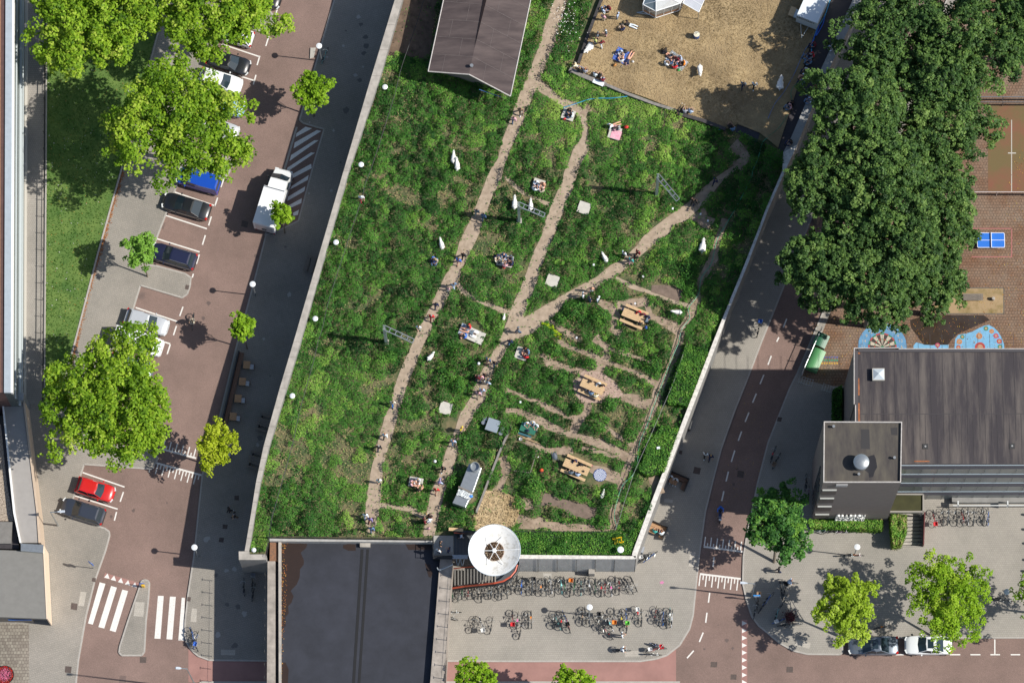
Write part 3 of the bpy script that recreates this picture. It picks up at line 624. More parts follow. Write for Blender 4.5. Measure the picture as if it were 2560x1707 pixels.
n2 = fbm(x, y, 5.0, 21); n4 = fbm(x, y, 2.6, 41); n5 = fbm(x, y, 7.0, 47)
east = 1 / (1 + np.exp(-(x - (5 + .25 * y)) / 1.5))          # allotment side is patchier
lush = np.exp(-((x - P(1600, 240, G).x) / 9) ** 2 - ((y - P(1600, 240, G).y) / 4.5) ** 2)
big = domes(x, y, 1.25, 101, .45, 1.05, .25, .95, .62); mid = domes(x, y, .6, 202, .22, .48, .12, .42, .75)
H0 = np.where(big[0] > mid[0], big[0], mid[0]); NX = np.where(big[0] > mid[0], big[1], mid[1]); NY = np.where(big[0] > mid[0], big[2], mid[2]); ID = np.where(big[0] > mid[0], big[3], mid[3])
flatz = np.clip((n5 - .50) * 6, 0, 1) * (1 - .3 * east); flatz = np.maximum(flatz, lush); H0 = H0 * (1 - .6 * flatz); NX, NY = NX * (1 - .6 * flatz), NY * (1 - .6 * flatz)
row = .5 + .5 * np.sin((y * .93 + x * .36) * 1.9 + 2.2 * vnoise(x, y, 3.0, 77)); sparse = np.clip((n4 + .10 * (row - .5) - (.355 + .05 * east - .2 * lush)) * 9, 0, 1)
keepp = RNG.random(x.shape) < np.clip(.16 + .9 * sparse + .75 * (H0 > .2), 0, 1)
x, y, n2, n4, n5, east, lush, H0, NX, NY, ID, flatz, sparse = [a[keepp] for a in (x, y, n2, n4, n5, east, lush, H0, NX, NY, ID, flatz, sparse)]
N_ = len(x); lay = RNG.random(N_) ** .5; z = G + .06 + (H0 + .12 * n2) * (.35 + .65 * lay)
tintb = .315 + .52 * (ID - .5) + .45 * (n2 - .5) + .18 * (fbm(x, y, 1.1, 301) - .5) + RNG.normal(0, .07, N_) + .13 * flatz + .22 * lush
straw = (RNG.random(N_) < .006 + .6 * np.clip(1 - sparse, 0, 1) * (H0 < .2))
tintb = np.where(straw, .88 + .12 * RNG.random(N_), np.clip(tintb, 0, .80))
nn = np.stack([NX + RNG.normal(.05, .30, N_), NY + RNG.normal(0, .30, N_), np.ones(N_)], 1)
S = np.where(straw, RNG.uniform(.10, .2, N_), np.where(flatz > .5, RNG.uniform(.10, .2, N_), RNG.uniform(.10, .23, N_)))
M_veg = leafmat('meadow_leaf', [(0, (.014, .06, .014)), (.25, (.045, .155, .026)), (.5, (.10, .265, .04)), (.68, (.20, .40, .06)), (.82, (.34, .52, .10)), (.88, (.33, .30, .13)), (1, (.48, .38, .20))], .3)
mead = leaves('meadow', np.stack([x, y, z], 1), nn, S, tintb, M_veg, aspect=.5); tag(mead, 'dense green wild meadow growth covering the rooftop garden', 'meadow', kind='stuff')
# bushes on the allotment side (countable shrubs)
def shrub(u, v, rpx, h, seed, lab, pal=0, n=None):
    c = P(u, v, G + h * .5); c.z = G; r = rpx / 26; n = n or int(260 * r * r + 120)
    a = RNG.uniform(0, 2 * np.pi, n); ph = np.arccos(RNG.uniform(0, 1, n)); rr = RNG.uniform(.72, 1.05, n) + .12 * np.sin(3 * a + seed) + .08 * np.sin(5 * a - seed)
    dx, dy, dz = np.sin(ph) * np.cos(a), np.sin(ph) * np.sin(a), np.cos(ph)
    C = np.stack([dx * r * rr, dy * r * rr, .1 + dz * h * rr], 1)
    nn = np.stack([dx, dy, dz + .5], 1) + RNG.normal(0, .4, (n, 3))
    t = .32 + .2 * pal + RNG.normal(0, .13, n)
    rt = empty('garden_shrub', c, 0, lab, 'shrub', 'shrubs in the allotment beds')
    leaves('foliage', C, nn, RNG.uniform(.12, .22, n), t, M_veg, rt); MB().tube((0, 0, 0), (0, 0, h * .7), .05, 5, .02).build('stem', M_brown, rt)
sh = [(2, 1, 560, 1270, 100, 1.1, 'large rounded dark green bush beside the fork of the middle path', 0), (2, 1, 440, 1360, 60, .8, 'low bush at the tip of the bed by the path fork', .3), (2, 1, 800, 1330, 100, .9, 'broad leafy bush west of the shaded picnic table', .2), (2, 1, 1380, 800, 90, 1.0, 'dark bush in the shade just east of the diagonal path', -.4), (2, 1, 1600, 900, 110, 1.1, 'big dark shrub beside the green hose north-east', -.5), (2, 1, 1640, 1100, 75, .9, 'green shrub at the bend of the green hose', .1),
      (2, 2, 450, 310, 70, 1.0, 'round bush just west of the middle picnic table', .1), (2, 2, 900, 570, 75, 1.0, 'round bright bush below the wood chip clearing', .1), (2, 2, 370, 70, 85, .9, 'lush bush below the board with the red shirted pair', .4), (2, 2, 720, 210, 55, .9, 'bright green bush right above the wood chip clearing', .5), (2, 2, 190, 1330, 110, 1.2, 'pale silvery bush left of the lower picnic table', .5), (2, 2, 900, 1400, 90, 1.0, 'round bush beside the hose in the south-east bed', .1), (2, 2, 790, 740, 100, 1.3, 'leafy young fruit tree above the long soil path', .3), (2, 2, 600, 610, 55, .8, 'bush at the end of the narrow planting row', .2),
      (2, 2, 1080, 860, 70, 1.1, 'tall leafy stems at the end of the planting row near the hose', .2), (1, 2, 1850, 130, 130, 1.2, 'large grey-green bush between the two paths', .0), (1, 2, 1700, 330, 90, 1.0, 'grey-green bush above the empty white board', .0), (1, 2, 1850, 400, 70, .9, 'small grey-green bush beside the middle path', .0), (1, 2, 1240, 140, 55, .9, 'pale blue-green bush left of the west path', .3), (1, 2, 1900, 900, 80, 1.0, 'bush between the person in blue and the metal table', .1), (1, 2, 1790, 1280, 60, 1.0, 'bush beside the metal duct unit', .1), (2, 2, 60, 1480, 60, .8, 'bright bush next to the straw heap', .6), (2, 3, 830, 100, 70, 1.0, 'grey-leaved bush at the corner by the lower hose end', .4), (2, 2, 1010, 110, 90, 1.1, 'spreading bush with red tips north of the clearing', .2), (2, 2, 1300, 200, 90, 1.1, 'tall patch of stems beside the green hose', .2)]
for i, (c, r, xx, yy, rp, h, lab, pal) in enumerate(sh): shrub(*T(c, r, xx, yy), rp / TS, h, i, lab, pal)
# two clipped dense hedge blocks by the east parapet and south wall
def hedge(px, h, dens, lab, tint=.45, base=G, m=None, name='hedge', size=(.12, .22)):
    Wp = [P(u, v, base + h) for u, v in px]; c = sum(Wp, Vector()) / len(Wp); pts = [(p.x - c.x, p.y - c.y) for p in Wp]; c.z = base
    rt = empty(name, c, 0, lab, 'hedge'); xs = [p[0] for p in pts]; ys = [p[1] for p in pts]
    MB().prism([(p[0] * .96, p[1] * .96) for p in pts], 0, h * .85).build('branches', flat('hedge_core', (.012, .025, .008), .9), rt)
    n = int((max(xs) - min(xs)) * (max(ys) - min(ys)) * dens); x = RNG.uniform(min(xs), max(xs), n); y = RNG.uniform(min(ys), max(ys), n); k = inside(x, y, pts); x, y = x[k], y[k]
    z = h * (.82 + .28 * vnoise(x + 50, y + 50, .45, 5)) + RNG.normal(0, .04, len(x)); C = [np.stack([x, y, z], 1)]; NN = [np.stack([RNG.normal(0, .5, len(x)), RNG.normal(0, .5, len(x)), np.ones(len(x))], 1)]
    for i in range(len(pts)):
        a, b = np.array(pts[i]), np.array(pts[(i + 1) % len(pts)]); l = np.linalg.norm(b - a); m_ = int(l * h * dens)
        t = RNG.random(m_); q = a + (b - a) * t[:, None]; zz = RNG.uniform(0, h, m_); nr = np.array([(b - a)[1], -(b - a)[0]]) / (l + 1e-9); q = q + nr * RNG.normal(0, .06, m_)[:, None]
        C.append(np.column_stack([q, zz])); NN.append(np.column_stack([np.tile(nr, (m_, 1)) + RNG.normal(0, .4, (m_, 2)), RNG.normal(.3, .4, m_)]))
    C = np.vstack(C); NN = np.vstack(NN); t = tint + RNG.normal(0, .12, len(C)) + .3 * (vnoise(C[:, 0] + 9, C[:, 1] + 9, .7, 8) - .5)
    leaves('foliage', C, NN, RNG.uniform(*size, len(C)), t, m or M_veg, rt); return rt
hedge(L(2, 2, '1600,20 1800,90 1610,590 1430,560 1440,480'), .9, 190, 'dense clipped green bed inside the east parapet, upper one', .42)
hedge(L(2, 2, '1370,770 1530,800 1400,1190 1240,1230 1170,1180 1240,960'), .8, 170, 'dense green bed inside the east parapet, lower one with paper scrap', .45)
hedge(L(2, 3, '0,180 950,178 1130,180 1240,0 1260,0 1095,385 0,400'), .5, 190, 'long clipped green hedge along the south garden wall with yellow frame', .45)
hedge(L(3, 3, '405,72 1048,72 1048,158 405,140'), 1.5, 230, 'low clipped hedge in front of the lettered brick tower', .62, base=PV)
hedge(L(3, 3, '1130,20 1270,25 1268,180 1225,300 1150,300 1132,120'), 1.9, 240, 'tall bright green hedge beside the bicycle steps', .72, base=PV)
hedge(L(3, 2, '600,440 680,400 672,720 596,720'), 1.2, 150, 'dark hedge in the shade against the west wall of the big building', .3, base=PV)
# straw blades on the dry lawn and straw heap
def straws(poly, dens, z, name, lab, t0, t1, size=(.2, .5)):
    xs = [p[0] for p in poly]; ys = [p[1] for p in poly]; n = int((max(xs) - min(xs)) * (max(ys) - min(ys)) * dens)
    x = RNG.uniform(min(xs), max(xs), n); y = RNG.uniform(min(ys), max(ys), n); k = inside(x, y, poly); x, y = x[k], y[k]; n = len(x)
    zz = z + .02 + .12 * fbm(x, y, 1.2, 7) * RNG.random(n); nn = np.stack([RNG.normal(0, .3, n), RNG.normal(0, .3, n), np.ones(n)], 1)
    o = leaves(name, np.stack([x, y, zz], 1), nn, RNG.uniform(*size, n), t0 + (t1 - t0) * np.clip(fbm(x, y, 3.4, 17) * 1.9 - .45 + RNG.normal(0, .12, n), 0, 1), M_strawl, aspect=.16); tag(o, lab, 'grass', kind='stuff')
M_strawl = leafmat('straw_blade', [(0, (.12, .085, .045)), (.35, (.26, .19, .095)), (.7, (.44, .325, .175)), (1, (.62, .48, .29))], .15)
straws(dryW, 120, G + .16, 'dry_grass', 'sun bleached long grass lying over the picnic lawn', .2, .85, (.10, .24))
straws(strawW, 110, G + .05, 'straw', 'pale straw spread over the ground beside the dish', .7, 1, (.3, .7))
M_grassl = leafmat('lawn_blade', [(0, (.025, .07, .012)), (.5, (.065, .155, .024)), (.85, (.13, .23, .04)), (1, (.6, .6, .55))], .2)
lw = [tuple(P(u, v, PV))[:2] for u, v in lawn_px]; xs = [p[0] for p in lw]; ys = [p[1] for p in lw]; n = int((max(xs) - min(xs)) * (max(ys) - min(ys)) * 40)
x = RNG.uniform(min(xs), max(xs), n); y = RNG.uniform(min(ys), max(ys), n); k = inside(x, y, lw); x, y = x[k], y[k]; n = len(x)
o = leaves('lawn_grass', np.stack([x, y, PV + .07 + .03 * RNG.random(n)], 1), np.stack([RNG.normal(0, .5, n), RNG.normal(0, .5, n), np.ones(n)], 1), RNG.uniform(.08, .16, n), .25 + .5 * fbm(x, y, 2.4, 5) + RNG.normal(0, .1, n) + (RNG.random(n) < .012 * (1 + 3 * (fbm(x, y, 1.5, 9) > .6))) * .8, M_grassl); tag(o, 'short lawn grass with daisies beside the west pavement', 'grass', kind='stuff')
# fallen leaves
M_fall = leafmat('fallen_leaf', [(0, (.25, .08, .03)), (.5, (.5, .2, .06)), (1, (.6, .45, .08))], .1)
def litter(px, n, z, lab, t=(0, 1), size=(.07, .14), edge=None, name='fallen_leaves'):
    if edge:
        w_ = [P(*q, z) for q in edge]; seg = [(a, b) for a, b in zip(w_, w_[1:])]; i = RNG.choice(len(seg), n, p=np.array([(b - a).length for a, b in seg]) / sum((b - a).length for a, b in seg)); tt = RNG.random(n)
        x = np.array([seg[k][0].x + (seg[k][1].x - seg[k][0].x) * q for k, q in zip(i, tt)]) + np.abs(RNG.normal(0, .16, n)); y = np.array([seg[k][0].y + (seg[k][1].y - seg[k][0].y) * q for k, q in zip(i, tt)]) + RNG.normal(0, .1, n)
    else:
        w_ = [tuple(P(u, v, z))[:2] for u, v in px]; xs = [p[0] for p in w_]; ys = [p[1] for p in w_]; x = RNG.uniform(min(xs), max(xs), n); y = RNG.uniform(min(ys), max(ys), n); k = inside(x, y, w_); x, y = x[k], y[k]
    m_ = len(x); tag(leaves(name, np.stack([x, y, np.full(m_, z + .02) + RNG.uniform(0, .02, m_)], 1), np.stack([RNG.normal(0, .3, m_), RNG.normal(0, .3, m_), np.ones(m_)], 1), RNG.uniform(*size, m_), RNG.uniform(*t, m_), M_fall), lab, 'leaves', kind='stuff')
litter(None, 1500, PV, 'orange fallen leaves gathered along the lawn kerb on the west pavement', (0, .6), edge=Lp('306,427 275,530 245,640 216,740 190,850 170,930'))
litter(Lp('120,0 400,0 180,850 120,900'), 500, PV + .08, 'scattered orange leaves lying on the west lawn', (.2, .9), (.06, .11))
litter(Lp('2000,790 2440,790 2560,300 2900,300 2900,960 2010,960'), 5200, PV + .01, 'yellow and rust fallen leaves over the playground bricks', (0, 1), (.06, .13))
litter(Lp('700,1355 720,1356 716,1500 705,1700 703,1700'), 260, 5.2, 'orange leaves in the puddle on the west edge of the black roof', (0, .8), (.08, .14))
litter(Lp('1930,1130 1990,935 2000,940 1870,1260 1760,1280 1880,950'), 260, .01, 'small yellow leaves on the east road surface', (.5, 1), (.05, .1))

# white umbels and daisies by the path, pink chalk spot and patched paving
n = 90; c = P(*T(2, 0, 480, 210), G); pf = np.stack([c.x + RNG.normal(0, .7, n), c.y + RNG.normal(0, 1.1, n), np.full(n, G + .55)], 1); tag(leaves('white_flowers', pf, np.stack([RNG.normal(0, .2, n), RNG.normal(0, .2, n), np.ones(n)], 1), RNG.uniform(.06, .12, n), np.ones(n), leafmat('umbel', [(0, (.8, .8, .75)), (1, (.85, .85, .8))], .1), aspect=1), 'white flower heads in the strip between the path and the dry lawn', 'flowers', kind='stuff')
slab(L(2, 3, '1355,640 1380,628 1397,640 1385,658 1362,655'), flat('chalk_pink', (.55, .2, .35)), PV + .006, 'chalk_mark')
m_pa = mat('patched_paving', (.42, .40, .36), .9, var=.12, scale=3); m_pb = mat('dark_patch', (.17, .12, .105), .9, var=.2, scale=2)
for q in (L(2, 3, '285,560 365,560 360,600 290,598'), L(1, 0, '500,440 550,440 530,530 495,540'), L(0, 3, '150,-250 190,-250 190,-60 150,-60'), L(2, 2, '1400,1440 1480,1450 1470,1480 1395,1470')): slab(q, m_pa, PV + .005, 'paving_patch')
for q, z in ((L(0, 3, '1100,1495 1160,1500 1155,1568 1092,1568'), .005), (L(0, 1, '1480,470 1520,480 1500,540 1470,525'), .005), (L(0, 1, '1290,1110 1335,1120 1320,1180 1260,1170'), .005)): slab(q, m_pb, z, 'road_patch')

g2 = np.random.default_rng(12); mb = MB(); m2_ = MB()
for i in range(34):
    v = g2.uniform(0, 1620); u0 = 836 - .243 * v if v < 1300 else 500; p = P(u0 + g2.uniform(12, 120), v, PV); r_ = g2.uniform(.08, .35); n_ = 9
    (mb if i % 2 else m2_).sheet([(p.x + r_ * g2.uniform(.5, 1.2) * math.cos(6.283 * k / n_), p.y + r_ * g2.uniform(.5, 1.2) * math.sin(6.283 * k / n_)) for k in range(n_)], PV + .005 + .0003 * (i % 5))
struct('paving_stain', mb, flat('stain_pale', (.40, .38, .35), .9)); struct('paving_stain', m2_, flat('stain_dark', (.13, .12, .11), .6))
mb = MB()
for i in range(40):
    u, v = ((g2.uniform(250, 700), g2.uniform(300, 1640)) if i % 2 else (g2.uniform(1750, 1900), g2.uniform(900, 1650))); p = P(u, v, .006); r_ = g2.uniform(.06, .25); n_ = 8
    mb.sheet([(p.x + r_ * g2.uniform(.5, 1.2) * math.cos(6.283 * k / n_), p.y + r_ * g2.uniform(.5, 1.2) * math.sin(6.283 * k / n_)) for k in range(n_)], .0055 + .0002 * (i % 6))
struct('oil_stain', mb, flat('oil_dark', (.12, .085, .075), .6))
# ================================================================== BUILDINGS AND LARGE THINGS
M_roofd = mat('roof_felt', (.115, .098, .088), .85, var=.0, col2=(.040, .034, .038), scale=.55, stretch=(1.9, .22, 1), det=9, ramp=(.44, .66))
M_roofd2 = mat('tower_felt', (.10, .088, .068), .8, col2=(.042, .036, .036), scale=.6, stretch=(1.5, .4, 1), det=8, ramp=(.35, .65))
M_brick = paver('dark_brick', (.20, .172, .162), (.17, .145, .135), (.12, .10, .095), .4, .08, 0, var=.15, stain=.85)
M_brickv = mat('dark_brick_wall', (.20, .172, .162), .85, var=.2, scale=2.5, stretch=(1, 1, 5))
M_trim = mat('white_trim', (.50, .47, .44), .6, var=.25, scale=5)
M_glassD = glassmat('dark_glass', (.03, .05, .07), .06)
M_glassG = glassmat('grey_glass', (.12, .14, .14), .12)
# --- big school block
SB = empty('school_building', P(2135, 870, 0), 0, 'large dark flat roofed school building with banded glass south side at the right', 'building'); HB = 16.4
rf = rel(SB, Lp('2136.5,871.5 2900,872 2900,1157 2138.5,1157 2138.5,1010 2136.5,1010'), HB)
bx = [p for p in rf]
MB().prism(bx, 0, HB - .35).build('wall', M_brickv, SB)
MB().prism([(p[0], p[1]) for p in bx], HB - .349, HB - .3).build('roof', M_roofd, SB)
mb = MB()
def edge(mb, a, b, wpx, root, z0, z1):
    a, b = P(*a, z1) - root.location, P(*b, z1) - root.location; d = b - a; n = Vector((-d.y, d.x, 0)).normalized() * (wpx / 52); mb.prism([tuple(x)[:2] for x in (a - n, b - n, b + n, a + n)], z0, z1)
edge(mb, (2135, 870), (2247, 869), 1.8, SB, HB - .7, HB); edge(mb, (2247, 871.6), (2900, 871.6), 1.8, SB, HB - .7, HB - .1); edge(mb, (2135.6, 871), (2135.6, 1010), 1.8, SB, HB - .7, HB); edge(mb, (2139, 1012), (2139, 1054), 2.2, SB, HB - .7, HB - .1)
mb.build('roof_edge', M_trim, SB)
mb = MB(); edge(mb, (2141, 876), (2141, 1054), 8, SB, HB - .4, HB - .12); edge(mb, (2146, 876.5), (2900, 876.5), 6, SB, HB - .4, HB - .12); mb.build('kerb_flashing', mat('flashing', (.06, .055, .06), .7), SB)
mb = MB(); q = P(2196, 936.5, HB) - SB.location; mb.box((q.x, q.y, HB - .05), (1.12, 1.12, .5)); mb.build('skylight_frame', flat('skylight_frame', (.45, .43, .38)), SB)
mb = MB(); mb.add([(q.x - .5, q.y - .5, HB + .2), (q.x + .5, q.y - .5, HB + .2), (q.x + .5, q.y + .5, HB + .2), (q.x - .5, q.y + .5, HB + .2), (q.x, q.y, HB + .5)], [(0, 1, 4), (1, 2, 4), (2, 3, 4), (3, 0, 4)]); mb.build('skylight', glassmat('skylight', (.5, .56, .6), .25), SB)
for u, v in ((2314, 1114), (2531, 1113)): c = P(u, v, HB) - SB.location; MB().box((c.x, c.y, HB - .28), (.5, .5, .06)).build('roof_drain', flat('drain', (.03, .03, .03)), SB); MB().lathe([(.09, HB - .25), (.09, HB - .2)], 10, (c.x, c.y, 0)).build('drain_cap', flat('drain_c', (.3, .3, .3)), SB)
for u, v, l in ((2148, 878, .4), (2147, 965, 1.6), (2148, 1035, 2.2), (2305, 1151, 1.4)): c = P(u, v, HB) - SB.location; MB().box((c.x, c.y, HB - .29), (.18 if l != 1.4 else 1.4, l if l != 1.4 else .12, .03)).build('rust_stain', mat('rust', (.32, .12, .05), .9, var=.5, scale=5), SB)
# roof seams
mb = MB(); c0 = P(2150, 1033, HB) - SB.location; mb.box((c0.x + 15, c0.y, HB - .288), (30, .06, .02)); c1 = P(2150, 903, HB) - SB.location
for i in range(28): mb.box((c0.x + 1.1 * i, c0.y + 2.5, HB - .29), (.035, 10, .016)); mb.box((c0.x + .5 + 1.1 * i, c0.y - 2.4, HB - .29), (.035, 4.7, .016))
mb.build('roof_seam', flat('seam', (.045, .04, .043)), SB)
# south facade
s0 = P(2253, 1157, HB) - SB.location; x0, x1, y0 = s0.x, s0.x + 26, s0.y
fac = mat('facade_panel', (.105, .105, .14), .6); bandg = mat('facade_glass', (.15, .175, .185), .3, var=.15, scale=.6, spec=.8)
for k in range(4):
    zt = HB - .5 - 4.0 * k
    MB().box(((x0 + x1) / 2, y0 - .10, zt - .12), (x1 - x0, .07, .07)).build('sill_rail', flat('rail_blue', (.30, .37, .42), .4), SB)
    MB().box(((x0 + x1) / 2, y0 - .05, zt - 1.0), (x1 - x0, .1, 1.5)).build('spandrel', fac, SB)
    wn = MB().box(((x0 + x1) / 2, y0 - .04, zt - 2.85), (x1 - x0, .08, 2.15)).build('window_band', bandg, SB)
    for i in range(18): MB().box((x0 + .7 + i * 1.45, y0 - .09, zt - 2.85), (.035, .03, 2.15)).build('mullion', flat('mullion', (.22, .24, .24)), wn)
MB().box(((x0 + x1) / 2 + 3, y0 - .3, .45), (x1 - x0 - 6, .5, .8)).build('plinth', M_wall, SB)
m_ = MB().box(((x0 + x1) / 2 + 3, y0 - 1.0, 1.6), (x1 - x0 - 6, .08, .1))
for i in range(6): m_.box((x0 + 6.5 + i * 4.7, y0 - .8, 1.3), (.12, .5, .7))
m_.build('canopy_rail', flat('rail_w', (.6, .62, .62)), SB)
c = [P(u, v, 2.8) - SB.location for u, v in L(3, 2, '1170,1400 1425,1402 1425,1560 1110,1560')]
MB().prism([tuple(p)[:2] for p in c], 2.5, 2.8).build('porch_roof', mat('moss_roof', (.045, .045, .015), .9, var=.3, scale=1), SB)
m_ = MB()
for a, b in ((c[0], c[1]), (c[1], c[2]), (c[2], c[3])): d = b - a; n = Vector((-d.y, d.x, 0)).normalized() * .07; m_.prism([tuple(p)[:2] for p in (a - n, b - n, b + n, a + n)], 2.3, 2.95)
m_.build('porch_edge', flat('porch_edge', (.3, .28, .25)), SB)
for p in (c[1], c[2]): MB().box((p.x - .1, p.y, 1.2), (.12, .12, 2.3)).build('porch_post', M_grey, SB)
# --- tower
HT = 18.5; TB = empty('tower', P(2059, 1053, 0), 0, 'dark brick tower block with a round roof vent and white lettering on its south wall', 'tower')
tp = rel(TB, Lp('2059.7,1052.8 2255.5,1053.6 2252.8,1205.3 2058.3,1205.3'), HT)
MB().prism(tp, 0, HT - .3).build('wall', M_brickv, TB); MB().prism([(p[0] * .995 + .04, p[1] * .995 - .04) for p in tp], HT - .3, HT - .25).build('roof', M_roofd2, TB)
mb = MB()
for i in range(4):
    a, b = Vector((*tp[i], 0)), Vector((*tp[(i + 1) % 4], 0)); d = (b - a).normalized(); n = Vector((d.y, -d.x, 0)) * .0; m2 = Vector((-d.y, d.x, 0)) * .09
    if (sum((Vector((*p, 0)) for p in tp), Vector()) / 4 - a).dot(m2) < 0: m2 = -m2
    mb.prism([tuple(x)[:2] for x in (a, b - m2.cross(Vector((0, 0, 1))) * 0, b + m2, a + m2)], HT - .3, HT - (.0 if i % 2 else .003))
mb.build('roof_edge', M_trim, TB)
c = P(2153, 1155, HT + .5) - TB.location; MB().lathe([(.66, HT - .3), (.66, HT + .55), (.72, HT + .6), (.72, HT + .75), (.6, HT + .85), (.3, HT + .92), (.02, HT + .95)], 28, (c.x, c.y, 0)).build('roof_vent', M_galv, TB, smooth=True)
MB().sheet([tuple(P(2020 + a / 5.81, 1040 + b / 5.81, HT - .24) - TB.location)[:2] for a, b in ((850, 590), (960, 560), (985, 620), (1005, 740), (970, 800), (945, 880), (890, 890), (880, 820), (820, 780))], HT - .24).build('wet_patch', flat('wet_patch', (.022, .021, .023), .35), TB)
for q_ in (((1200, 170), (1300, 160), (1300, 280), (1210, 270)), ((770, 190), (890, 190), (900, 480), (770, 470))): MB().sheet([tuple(P(2020 + a / 5.81, 1040 + b / 5.81, HT - .243) - TB.location)[:2] for a, b in q_], HT - .243).build('felt_patch', flat('felt_patch', (.10, .092, .07) if q_[0][0] < 1000 else (.035, .033, .034), .8), TB)
for u, v in ((2084, 1066), (2147, 1185), (2236, 1144)): c = P(u, v, HT) - TB.location; MB().lathe([(.1, HT - .3), (.1, HT + .1), (.13, HT + .12), (.13, HT + .2)], 10, (c.x, c.y, 0)).build('vent_pipe', M_grey, TB)
xs = [p[0] for p in tp]; ys = [p[1] for p in tp]; xw, xe, ys_ = min(xs), max(xs), min(ys)
for k, z in enumerate((15.4, 11.6, 7.8, 4.0)): MB().box((xw + .75, ys_ - .08, z), (1.3, .14, .2)).build('window_sill', flat('sill', (.38, .39, .37)), TB); MB().box((xw + .75, ys_ - .03, z - 1.2), (1.35, .06, 1.9)).build('window_panel', M_brick, TB)
MB().box((xw + 1.75, ys_ - .04, 17.3), (1.05, .08, .9)).build('vent_panel', flat('ventp', (.4, .4, .41)), TB)
for i in range(5): MB().box((xw - .04, ys_ + 2.2 - i * .42, 8.5 - i * .4), (.08, .14, 13 - i * .6)).build('window_slit', M_glassD, TB)
M_letter = flat('letter_white', (.85, .85, .82))
for k, s in enumerate(('GRAFISCH', 'LYCEUM', 'ROTTERDAM')):
    t = text('lettering', s, 1.15, (0, 0, 0), (R(90), 0, 0), M_letter, TB, .09); wdt = t.dimensions.x; bpy.context.view_layer.update(); wdt = max(v.co.x for v in t.data.vertices) - min(v.co.x for v in t.data.vertices)
    t.scale = (2.75 / wdt, 1, 1); t.location = (xw + 3.45, ys_ - .15, 3.45 - k * 1.0)
# bicycle steps
ST = empty('entrance_steps', P(*T(3, 3, 1340, 320), PV), 0, 'steps with a row of hooks between the tall hedge and a dark red wall', 'steps')
w_ = [P(*T(3, 3, *q), PV) - ST.location for q in ((1225, 318), (1415, 318), (1425, 20), (1270, 20))]
MB().prism([tuple(p)[:2] for p in w_], 0, .15).build('base', M_conc, ST)
for i in range(9):
    a = w_[0].lerp(w_[3], (i + .3) / 9); b = w_[1].lerp(w_[2], (i + .3) / 9); MB().box(((a.x + b.x) / 2, (a.y + b.y) / 2, .2), ((b - a).length - .15, .05, .1)).build('tread', M_dark, ST); q = a.lerp(b, .8); MB().tube((q.x, q.y, .2), (q.x, q.y, .9), .03, 5).tube((q.x, q.y, .9), (q.x + .15, q.y, .9), .03, 5).build('hook', M_dark, ST)
mb = MB(); a, b = w_[1], w_[2]; mb.prism([(a.x, a.y), (a.x + .1, a.y), (b.x + .1, b.y), (b.x, b.y)], 0, 1.2); mb.build('side_wall', flat('dark_red', (.12, .03, .03)), ST)
# --- shed with pitched roof
SH = empty('garden_shed', P(1080, 90, G), 0, 'brown ridged felt roofed pavilion at the top of the rooftop garden', 'building')
a = P(*T(1, 0, 1580, 657), G + 3.6); b = P(*T(1, 0, 1955, 685), G + 4.3); c = P(*T(1, 0, 2335, 885), G + 3.5)
u_ = (P(*T(1, 0, 1745, -120), G + 3.6) - P(*T(1, 0, 1578, 657), G + 3.6)); u_ = Vector((u_.x, u_.y, 0)).normalized() * 16
rt = MB(); M_shed = mat('shed_felt', (.095, .072, .068), .85, col2=(.052, .038, .038), var=.15, scale=.8, stretch=(.3, 1.6, 1), ramp=(.35, .66))
l0 = SH.location
def quadslab(mb, pts, th): vs = [p - l0 for p in pts] + [p - l0 - Vector((0, 0, th)) for p in pts]; mb.add(vs, [(0, 1, 2, 3), (7, 6, 5, 4), (0, 4, 5, 1), (1, 5, 6, 2), (2, 6, 7, 3), (3, 7, 4, 0)])
quadslab(rt, [a, b, b + u_, a + u_], .15); quadslab(rt, [b, c, c + u_, b + u_], .15); ro = rt.build('roof', M_shed, SH)
sm = MB()
for i in range(1, 9):
    d = u_ * (i / 9)
    for (p, q, f) in ((a, b, 0), (b, c, .4)): sm.tube(p + d + Vector((0, 0, .01)) - l0, q + d + Vector((0, 0, .01)) - l0, .022, 4)
for k, (p, q) in enumerate(((a, b), (b, c))):
    for i in range(9): m0 = p.lerp(q, .33 + .33 * (i % 2)); sm.tube(m0 + u_ * (i / 9) - l0, m0 + u_ * ((i + 1) / 9) - l0, .02, 4)
sm.build('seam', mat('seam_pale', (.15, .125, .12), .8, var=.3, scale=3), ro)
gm = MB(); n = u_.normalized(); g0 = b + n * 2.6; side = Vector((n.y, -n.x, 0)); gm.add([g0 + Vector((0, 0, .06)) - l0, g0 + u_ * .84 + side * .42 + Vector((0, 0, .04)) - l0, g0 + u_ * .84 - side * .35 + Vector((0, 0, .04)) - l0], [(0, 1, 2)])
gm.build('wet_gutter', flat('gutter_wet', (.018, .012, .01), .15), ro)
tm = MB()
for p, q in ((a, b), (b, c), (a, a + u_), (c, c + u_)): tm.tube(p - l0, q - l0, .06, 6)
tm.build('fascia', M_trim, ro)
wl = MB(); ins = [a + n * 1.2 + (c - a).normalized() * .8, c + n * 1.2 - (c - a).normalized() * .8, c + u_ - (c - a).normalized() * .8, a + u_ + (c - a).normalized() * .8]; wl.prism([tuple(p - l0)[:2] for p in ins], 0, 2.5); wl.build('wall', mat('shed_wall', (.25, .2, .16), .8), SH)
MB().tube(a.lerp(c, .62) + Vector((0, 0, -.9)) - l0, c - l0 + Vector((-.9, .2, -.9)), .03, 5).build('blue_beam', flat('blue_beam', (.08, .2, .5)), SH)
